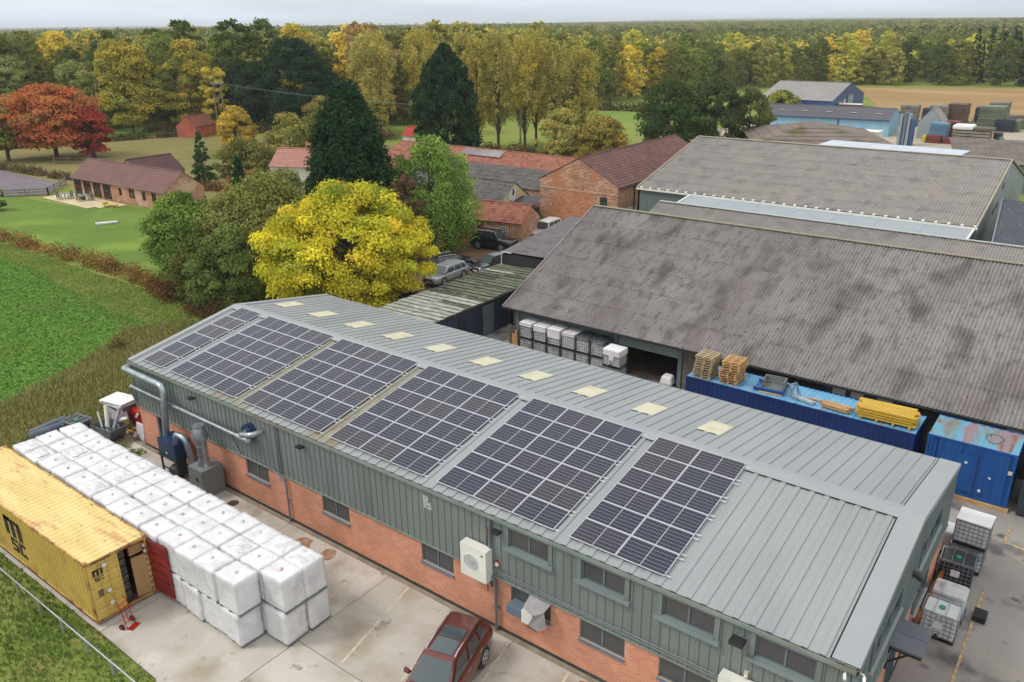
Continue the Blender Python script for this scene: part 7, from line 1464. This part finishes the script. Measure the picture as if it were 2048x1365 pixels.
# patio furniture
t = thing('barbecue', 'black kettle barbecue with white legs on the patio edge', 'barbecue', (-66.3, 30.0, .07)); mb = MB(); mb.tube([(0, 0, .6), (0, 0, .8), (0, 0, 1.05), (0, 0, 1.2)], [.15, .35, .34, .1], 12); mb.build('kettle', M['black'], t, smooth=True); mb = MB(); [mb.bar((0, 0, .65), (.3*cos(a), .3*sin(a), 0), .04) for a in (0, 2.1, 4.2)]; mb.build('leg', M['white2'], t)
for k, (x_, y_, nm, cat, lb) in enumerate(((-72.5, 30.6, 'garden_table', 'table', 'round grey table on the left part of the patio'), (-69.2, 31.6, 'garden_table', 'table', 'small dark table in front of the glazed bays'))):
    t = thing(nm, lb, cat, (x_, y_, .07)); mb = MB(); mb.tube([(0, 0, .7), (0, 0, .74)], .6, 14); mb.build('table_top', M['galv2'], t); mb = MB(); mb.tube([(0, 0, 0), (0, 0, .7)], .06, 6); mb.build('leg', M['black'], t)
    for q in range(4):
        a = q*pi/2+.4; c = thing('garden_chair', 'dark garden chair around the %s table on the patio' % ('left' if k == 0 else 'small'), 'chair', (x_+.95*cos(a), y_+.95*sin(a), .07), a, 'dark chairs around the %s patio table' % ('left' if k == 0 else 'small'))
        mb = MB(); mb.box(-.22, .22, -.22, .22, .4, .45); mb.build('seat', M['galv2'], c); mb = MB(); mb.box(.2, .24, -.22, .22, .45, .9); mb.build('backrest', M['galv2'], c); mb = MB(); [mb.box(x2-.02, x2+.02, y2-.02, y2+.02, 0, .4) for x2 in (-.2, .2) for y2 in (-.2, .2)]; mb.build('leg_frame', M['black'], c)
t = thing('yellow_lounger', 'yellow sun lounger cushion by the patio corner', 'lounger', (-62.3, 31.4, .07), .4); mb = MB(); mb.box(-.8, .8, -.35, .35, .2, .3); mb.box(-.95, -.75, -.35, .35, .25, .55); mb.build('cushion', YP, t); mb = MB(); [mb.box(x2-.03, x2+.03, y2-.03, y2+.03, 0, .2) for x2 in (-.7, .7) for y2 in (-.3, .3)]; mb.build('leg_frame', M['black'], t)
mb = MB(); mb.box(-1.15, 1.15, -.25, .25, .05, .25); o = mb.build('garden_trough', M['white2'], loc=(-53.6, 26.2, 0), rz=1.1); tag(o, 'long white trough lying on the lawn', 'trough')
t = thing('arena_fence', 'weathered board fence round the purple-grey riding arena left of the patio', 'fence'); AF = pm('weather_boards', srgb(150,142,130), srgb(120,112,102), vscale=2, rough=.9); AP = [(-112, 25.8), (-81, 26.4), (-77.2, 30.6), (-83.5, 36)]
for a, b in zip(AP, AP[1:]):
    for z_ in (.15, .5, .85): mb = MB(); mb.bar((*a, z_), (*b, z_), .05, .2); mb.build('rail', AF, t)
    n_ = int(hypot(b[0]-a[0], b[1]-a[1])/2.4)
    for k in range(n_+1): mb = MB(); x_ = a[0]+(b[0]-a[0])*k/n_; y_ = a[1]+(b[1]-a[1])*k/n_; mb.box(x_-.07, x_+.07, y_-.07, y_+.07, 0, 1.05); mb.build('post', AF, t)
# small brick outbuilding in paddock
t = thing('brick_outhouse', 'small square brick outhouse with rusty tiled roof in the paddock', 'outhouse', (-113.2, 76.6, 0), radians(110)); gabled(t, 0, 6.5, 0, 4.6, 2.3, 4.1, brickmat('bright_brick', srgb(176,86,66), srgb(196,106,84), srgb(170,110,90)), pm('rust_tile', srgb(136,78,58), srgb(116,70,56), rough=.9, fine=.15), tw=.4, course=.4); mb = MB(); mb.box(2, 3, 4.58, 4.64, 0, 1.9); mb.build('door', M['dark'], t)
# ------------------------------------------------ far units, stacks, power lines
LB = pm('light_blue_cladding', srgb(134,178,204), srgb(146,188,212), vscale=.2, rough=.5, stretch=(6, 6, .4), fine=.04, fscale=3); DBL = pm('dark_blue_cladding', srgb(54,84,130), srgb(48,74,116), vscale=.3, rough=.5, stretch=(6, 6, .4))
DKR = pm('dark_grey_roof', srgb(92,90,98), srgb(84,82,90), vscale=.2, rough=.7); GRF = pm('pale_grey_roof', srgb(150,146,142), srgb(140,138,134), vscale=.15, rough=.9)
t = thing('blue_unit', 'long low light blue factory unit with dark grey roof', 'factory', (-23.6, 147.6, 0), radians(5))
gabled(t, 0, 24.0, 0, 11.5, 3.1, 4.6, LB, DKR, tile=False, over=.3)
for k in range(5): mb = MB(); mb.box(2.5+k*4.6, 3.6+k*4.6, 2.4, 3.3, 3.9, 3.95); o = mb.build('skylight', M['skyl'], t); o.rotation_euler = (radians(0), 0, 0)
mb = MB(); mb.tube([(14.8, -.1, 3.0), (14.6, -.1, 0)], .12, 6); mb.box(-.1, 24.1, -.4, -.28, 2.85, 3.0); mb.build('downpipe', DBL, t)
t = thing('dark_blue_shed', 'dark blue gabled shed with grey roof and pale doors before the ploughed field', 'shed', (-37.8, 182, 0)); gabled(t, 0, 17.4, 0, 25.5, 3.1, 6.3, DBL, GRF, tile=False, over=.2)
for k, (y0, y1, z1) in enumerate(((4.5, 7.5, 2.6), (12, 16, 3.6))): mb = MB(); mb.box(17.4, 17.5, y0, y1, 0, z1); mb.build('door', PBL, t)
mb = MB(); mb.box(17.41, 17.46, 8.8, 10, 1.8, 2.9); mb.build('window', M['white2'], t)
t = thing('hipped_shed', 'brown-grey hipped corrugated roof with mossy lower edge before the blue unit', 'barn', (-4.6, 120.5, 0), radians(28))
mb = MB(); a = 10.5; HP = pm('moss_hip_roof', srgb(124,112,104), srgb(108,96,88), vscale=.25, rough=.95, fine=.1, fscale=4, stain=[(srgb(92,84,52), .35, .52, .66)])
for r in range(6):
    z0 = 3.0+r*.4; z1 = z0+.4; s0 = a*(1-r/6); s1 = a*(1-(r+1)/6)
    for q in range(4):
        T = Matrix.Rotation(q*pi/2, 4, 'Z'); mb.add([T @ Vector(v) for v in ((-s0, -s0, z0+.05), (s0, -s0, z0+.05), (s1, -s1, z1), (-s1, -s1, z1))], [(0, 1, 2, 3)])
mb.build('roof', HP, t); mb = MB(); mb.box(-9.8, 9.8, -9.8, 9.8, 0, 3.1); mb.build('wall', GCL, t)
t = thing('white_flat_roof', 'flat pale blue-white roof just beyond the ridge of the grey barn', 'building', (3.9, 94, 0), radians(-3)); mb = MB(); mb.box(0, 17.5, 0, 8, 0, 4.9, 1)
mb.build('wall', [M['white'], PBL], t)
for k in range(6): mb = MB(); mb.box(k*2.95-.1, k*2.95+2.8, -.2, 8.2, 4.92, 5.06); mb.build('roof_sheet', pm('pale_flat_sheet', srgb(190,198,208), srgb(180,188,198), vscale=.3, rough=.6) if k == 0 else bpy.data.materials['pale_flat_sheet'], t)
t = thing('brown_roof_right', 'brown-grey slatted roof at the upper right edge beyond the grey barn', 'shed', (20.5, 100, 0), radians(15)); joined_slope(t, 0, 16, 0, 3.6, 12, 5.2, pm('brown_grey_roof', srgb(118,108,100), srgb(98,90,84), vscale=.5, rough=.95), .9, .05); mb = MB(); mb.box(.3, 15.6, .3, 12, 0, 3.5); mb.build('wall', GCL, t)
t = thing('grey_unit', 'small pale gabled shed behind the upright panels right of the blue unit', 'shed', (9.0, 150.8, 0), radians(90)); gabled(t, 0, 5, 0, 4.0, 3.0, 5.4, PBL, GRF, tile=False, over=.1)
t = thing('white_block', 'low white block between the blue unit and the leaning panels', 'building', (-2.5, 133.5, 0)); mb = MB(); mb.box(0, 5, 0, 3, 0, 2.6); mb.box(-.1, 5.1, -.1, 3.1, 2.6, 2.75); mb.build('wall', M['white'], t)
# upright panels / frames
for k, (x_, h_, c) in enumerate(((4.3, 5.2, PBL), (5.0, 5.6, M['bluegrey']), (5.6, 5.4, PBL), (6.3, 4.6, DBL))):
    mb = MB(); mb.box(x_, x_+.45, 139.4, 140.6, 0, h_); o = mb.build('upright_panel', c); tag(o, 'tall upright %s panel, %s from the left beside the blue unit' % (('pale', 'grey', 'pale', 'blue')[k], ORD[k]), 'panel', 'upright panels in the far yard')
# stacks of pallets and crates: each built from its layers
def stack(x, y, w_, d_, h_, mat, lb, name='pallet_stack', lay=.3, rz=0, cat='stack', grp='stacks in the far yard'):
    t = thing(name, lb, cat, (x, y, 0), rz, grp); n_ = max(2, int(h_/lay)); q = h_/n_; mb = MB(); mb.box(-w_/2, w_/2, -d_/2, d_/2, 0, q*.45); mb.box(-w_/2+.1, w_/2-.1, -d_/2+.1, d_/2-.1, q*.45, q); me = mb.mesh('layer', mat)
    for k in range(n_): put('layer', me, t, (RNG.uniform(-.06, .06), RNG.uniform(-.06, .06), k*q))
WG = pm('grey_timber', srgb(140,136,120), srgb(110,106,96), vscale=.6, rough=.95); GB = pm('grey_blue_timber', srgb(96,108,118), srgb(80,90,100), vscale=.6, rough=.9); RB = pm('red_brown_crate', srgb(124,60,48), srgb(98,50,42), vscale=.6, rough=.8); DT = pm('dark_stack', srgb(56,64,78), srgb(48,54,64), vscale=.5, rough=.8); BT = pm('brown_stack', srgb(112,92,78), srgb(88,74,64), vscale=.5, rough=.9); GT = pm('green_grey_stack', srgb(124,132,110), srgb(104,112,96), vscale=.5, rough=.9); BC = pm('bright_blue_crate', srgb(90,130,160), srgb(110,140,160), vscale=.5, rough=.7)
stack(-.8, 170, 3.4, 3, 4.2, WG, 'grey timber stack behind the right end of the blue unit'); stack(2.4, 178, 4.6, 3, 3.0, DT, 'low dark stack right of the grey timber stack'); stack(6.2, 163, 3.4, 4, 5.0, WG, 'tall pale grey pallet stack left of the brown one'); stack(9.2, 164, 3.4, 4, 5.4, BT, 'tallest brown pallet stack in the far yard'); stack(9.6, 157, 3, 3, 2.8, RB, 'dark red crate stack in front of the tall brown stack')
stack(10.9, 181, 2.6, 3, 3.4, DT, 'dark stack right of the tall brown stack'); stack(13.6, 183, 3.6, 4, 4.4, WG, 'grey stack behind the greenish one'); stack(14.2, 171, 4.4, 4, 4.6, GT, 'broad greenish-grey pallet stack'); stack(9.2, 148.4, 3.0, 2.4, 3.3, BC, 'blue-grey crate stack above red boxes')
stack(9.0, 146, 2.6, 1.6, 1.3, RB, 'low red box stack in front of the blue-grey crates', lay=.6); stack(11.3, 146.2, 1.5, 1.5, 1.0, RB, 'small dark red box right of the low red boxes', lay=.5); stack(16.8, 170, 3.4, 3, 2.3, DT, 'row of dark bins right of the greenish stack'); stack(18.6, 171, 1.5, 3, 2.2, GT, 'green bin at the right end of the dark bins')
stack(18.4, 150.6, 1.4, 2, 2.0, BT, 'small brown stack right of the white sheeted timber'); stack(19.1, 149, .8, 1.2, 1.3, BC, 'small teal box at the right end of the timber pile')
t = thing('sheeted_timber', 'large pile of grey timber packs half covered in white sheeting', 'timber pile', (14.8, 147.5, 0))
for r in range(5): mb = MB(); mb.box(-3, 2.9, -1.6, 1.6, r*.5, r*.5+.36); mb.build('timber_pack', WG, t); mb = MB(); [mb.box(x_, x_+.15, -1.6, 1.6, r*.5+.36, r*.5+.5) for x_ in (-2.5, 0, 2.3)]; mb.build('bearer', BT, t)
mb = MB(); mb.box(-3.1, .2, -1.7, 1.7, 2.5, 3.3); o = mb.build('white_sheet', M['white2'], t); bv = o.modifiers.new('b', 'BEVEL'); bv.width = .3; bv.segments = 3; mb = MB(); mb.box(.4, 3.3, -1.5, 1.5, 2.5, 2.95); mb.build('timber_pack', WB, t)
mb = MB(); mb.box(-.4, .4, -.4, .4, 0, .9); mb.box(-.25, .6, -.3, .3, .9, 1.1); o = mb.build('yellow_machine', pm('yellow_machine', srgb(206,200,40), rough=.5), loc=(7.2, 147.3, 0)); tag(o, 'small bright yellow machine left of the red boxes', 'machine')
mb = MB(); mb.bar((6.0, 141.5, 0), (6.3, 141.6, 3.9), .25); o = mb.build('yellow_post', YP); tag(o, 'thin yellow post beside the upright panels', 'post')
for k, (x_, y_) in enumerate(((17, 190), (21, 186), (26, 184))): stack(x_, y_, 5, 1.2, 1.3, WG, 'low grey rail stack at the far right edge of the yard', lay=.4, grp='low rail stacks at the yard edge')
t = thing('trailer', 'dark red trailer with pale roof beside the dark blue shed', 'trailer', (-17.6, 187, 0), radians(8)); mb = MB(); mb.box(-2.5, 2.5, -1.2, 1.2, .6, 2.2); mb.box(-2.55, 2.55, -1.25, 1.25, 2.2, 2.3, 1); mb.build('box_body', [RB, M['white']], t); mb = MB(); [mb.tube([(x_, -1.2, .4), (x_, 1.2, .4)], .4, 10) for x_ in (-1, .4)]; mb.build('wheel', M['rubber'], t)
# power poles
PT = pm('pole_timber', srgb(150,138,118), srgb(120,110,96), rough=.95)
def hpole(x, y, h_, lb, rz, kit=True):
    t = thing('power_pole', lb, 'power pole', (x, y, 0), rz, 'wooden power poles'); mb = MB(); mb.tube([(-.9, 0, 0), (-.7, 0, h_)], [.2, .13], 8); mb.tube([(.9, 0, 0), (.7, 0, h_)], [.2, .13], 8); mb.build('pole', PT, t); mb = MB(); mb.bar((-1.3, 0, h_-.3), (1.3, 0, h_-.3), .18); mb.bar((-.9, 0, h_*.7), (.9, 0, h_*.7), .12); mb.build('crossarm', M['galv'], t)
    if kit: mb = MB(); mb.box(-.6, .6, -.5, .4, h_*.46, h_*.62); [mb.tube([(x_, -.2, h_*.62), (x_, -.2, h_*.72)], .08, 6) for x_ in (-.35, 0, .35)]; mb.build('transformer', M['galv2'], t)
    mb = MB(); [mb.tube([(x_, 0, h_-.2), (x_, 0, h_+.1)], .07, 6) for x_ in (-1.1, 0, 1.1)]; mb.build('insulator', M['white2'], t)
hpole(-131.0, 86.0, 8.6, 'twin-leg wooden power pole with transformer behind the brick outhouse', .7); hpole(-116, 84.6, 10.2, 'twin-leg wooden power pole standing over the small golden tree', .7, False)
t = thing('power_pole', 'single grey wooden pole among the poplar trunks', 'power pole', (-46.6, 96.5, 0)); mb = MB(); mb.tube([(0, 0, 0), (0, 0, 7.4)], [.2, .14], 8); mb.build('pole', PT, t); mb = MB(); mb.bar((-.7, 0, 7.1), (.7, 0, 7.1), .1); mb.build('crossarm', M['galv'], t)
def wire(a, b, sag, lb, r=.009):
    pts = [(a[0]+(b[0]-a[0])*k/16, a[1]+(b[1]-a[1])*k/16, a[2]+(b[2]-a[2])*k/16-sag*4*(k/16)*(1-k/16)) for k in range(17)]; mb = MB(); mb.tube(pts, r, 4); o = mb.build('power_wire', M['bluegrey']); tag(o, lb, 'power line', 'power wires')
for k in (-1, 0, 1):
    wire((-116+k*.8, 84.6+k*.6, 10.1), (-46.6, 96.5+k*.3, 7.3), 1.0, 'sagging wire from the golden-tree pole to the pole by the poplars'); wire((-131+k*.8, 86+k*.6, 8.5), (-116+k*.8, 84.6+k*.6, 10.1), .2, 'short wire between the two twin-leg poles'); wire((-131+k*.8, 86+k*.6, 8.5), (-190, 40, 9), 1.2, 'wire running from the transformer pole out to the left')
# post-and-rail paddock fence
t = thing('paddock_fence', 'thin rail fence along the far side of the lawn and paddock', 'fence', (-104, 44, 0)); mb = MB(); [mb.bar((0, 0, z_), (22, 12, z_), .06) for z_ in (.5, 1.0)]; mb.build('rail', PT, t); mb = MB(); [mb.bar((22*k/9, 12*k/9, 0), (22*k/9, 12*k/9, 1.15), .1) for k in range(10)]; mb.build('post', PT, t)
# ------------------------------------------------ air
HZ = bpy.data.materials.new('haze'); HZ.use_nodes = True; n_ = HZ.node_tree.nodes; n_.clear(); pv = n_.new('ShaderNodeVolumePrincipled'); pv.inputs['Color'].default_value = (.86, .91, 1, 1); pv.inputs['Density'].default_value = .00015; pv.inputs['Anisotropy'].default_value = .2; ou = n_.new('ShaderNodeOutputMaterial'); HZ.node_tree.links.new(pv.outputs[0], ou.inputs['Volume'])
mb = MB(); mb.box(-9500, 9500, -9500, 9500, -1.2, 42); o = mb.build('haze', HZ); o['kind'] = 'stuff'
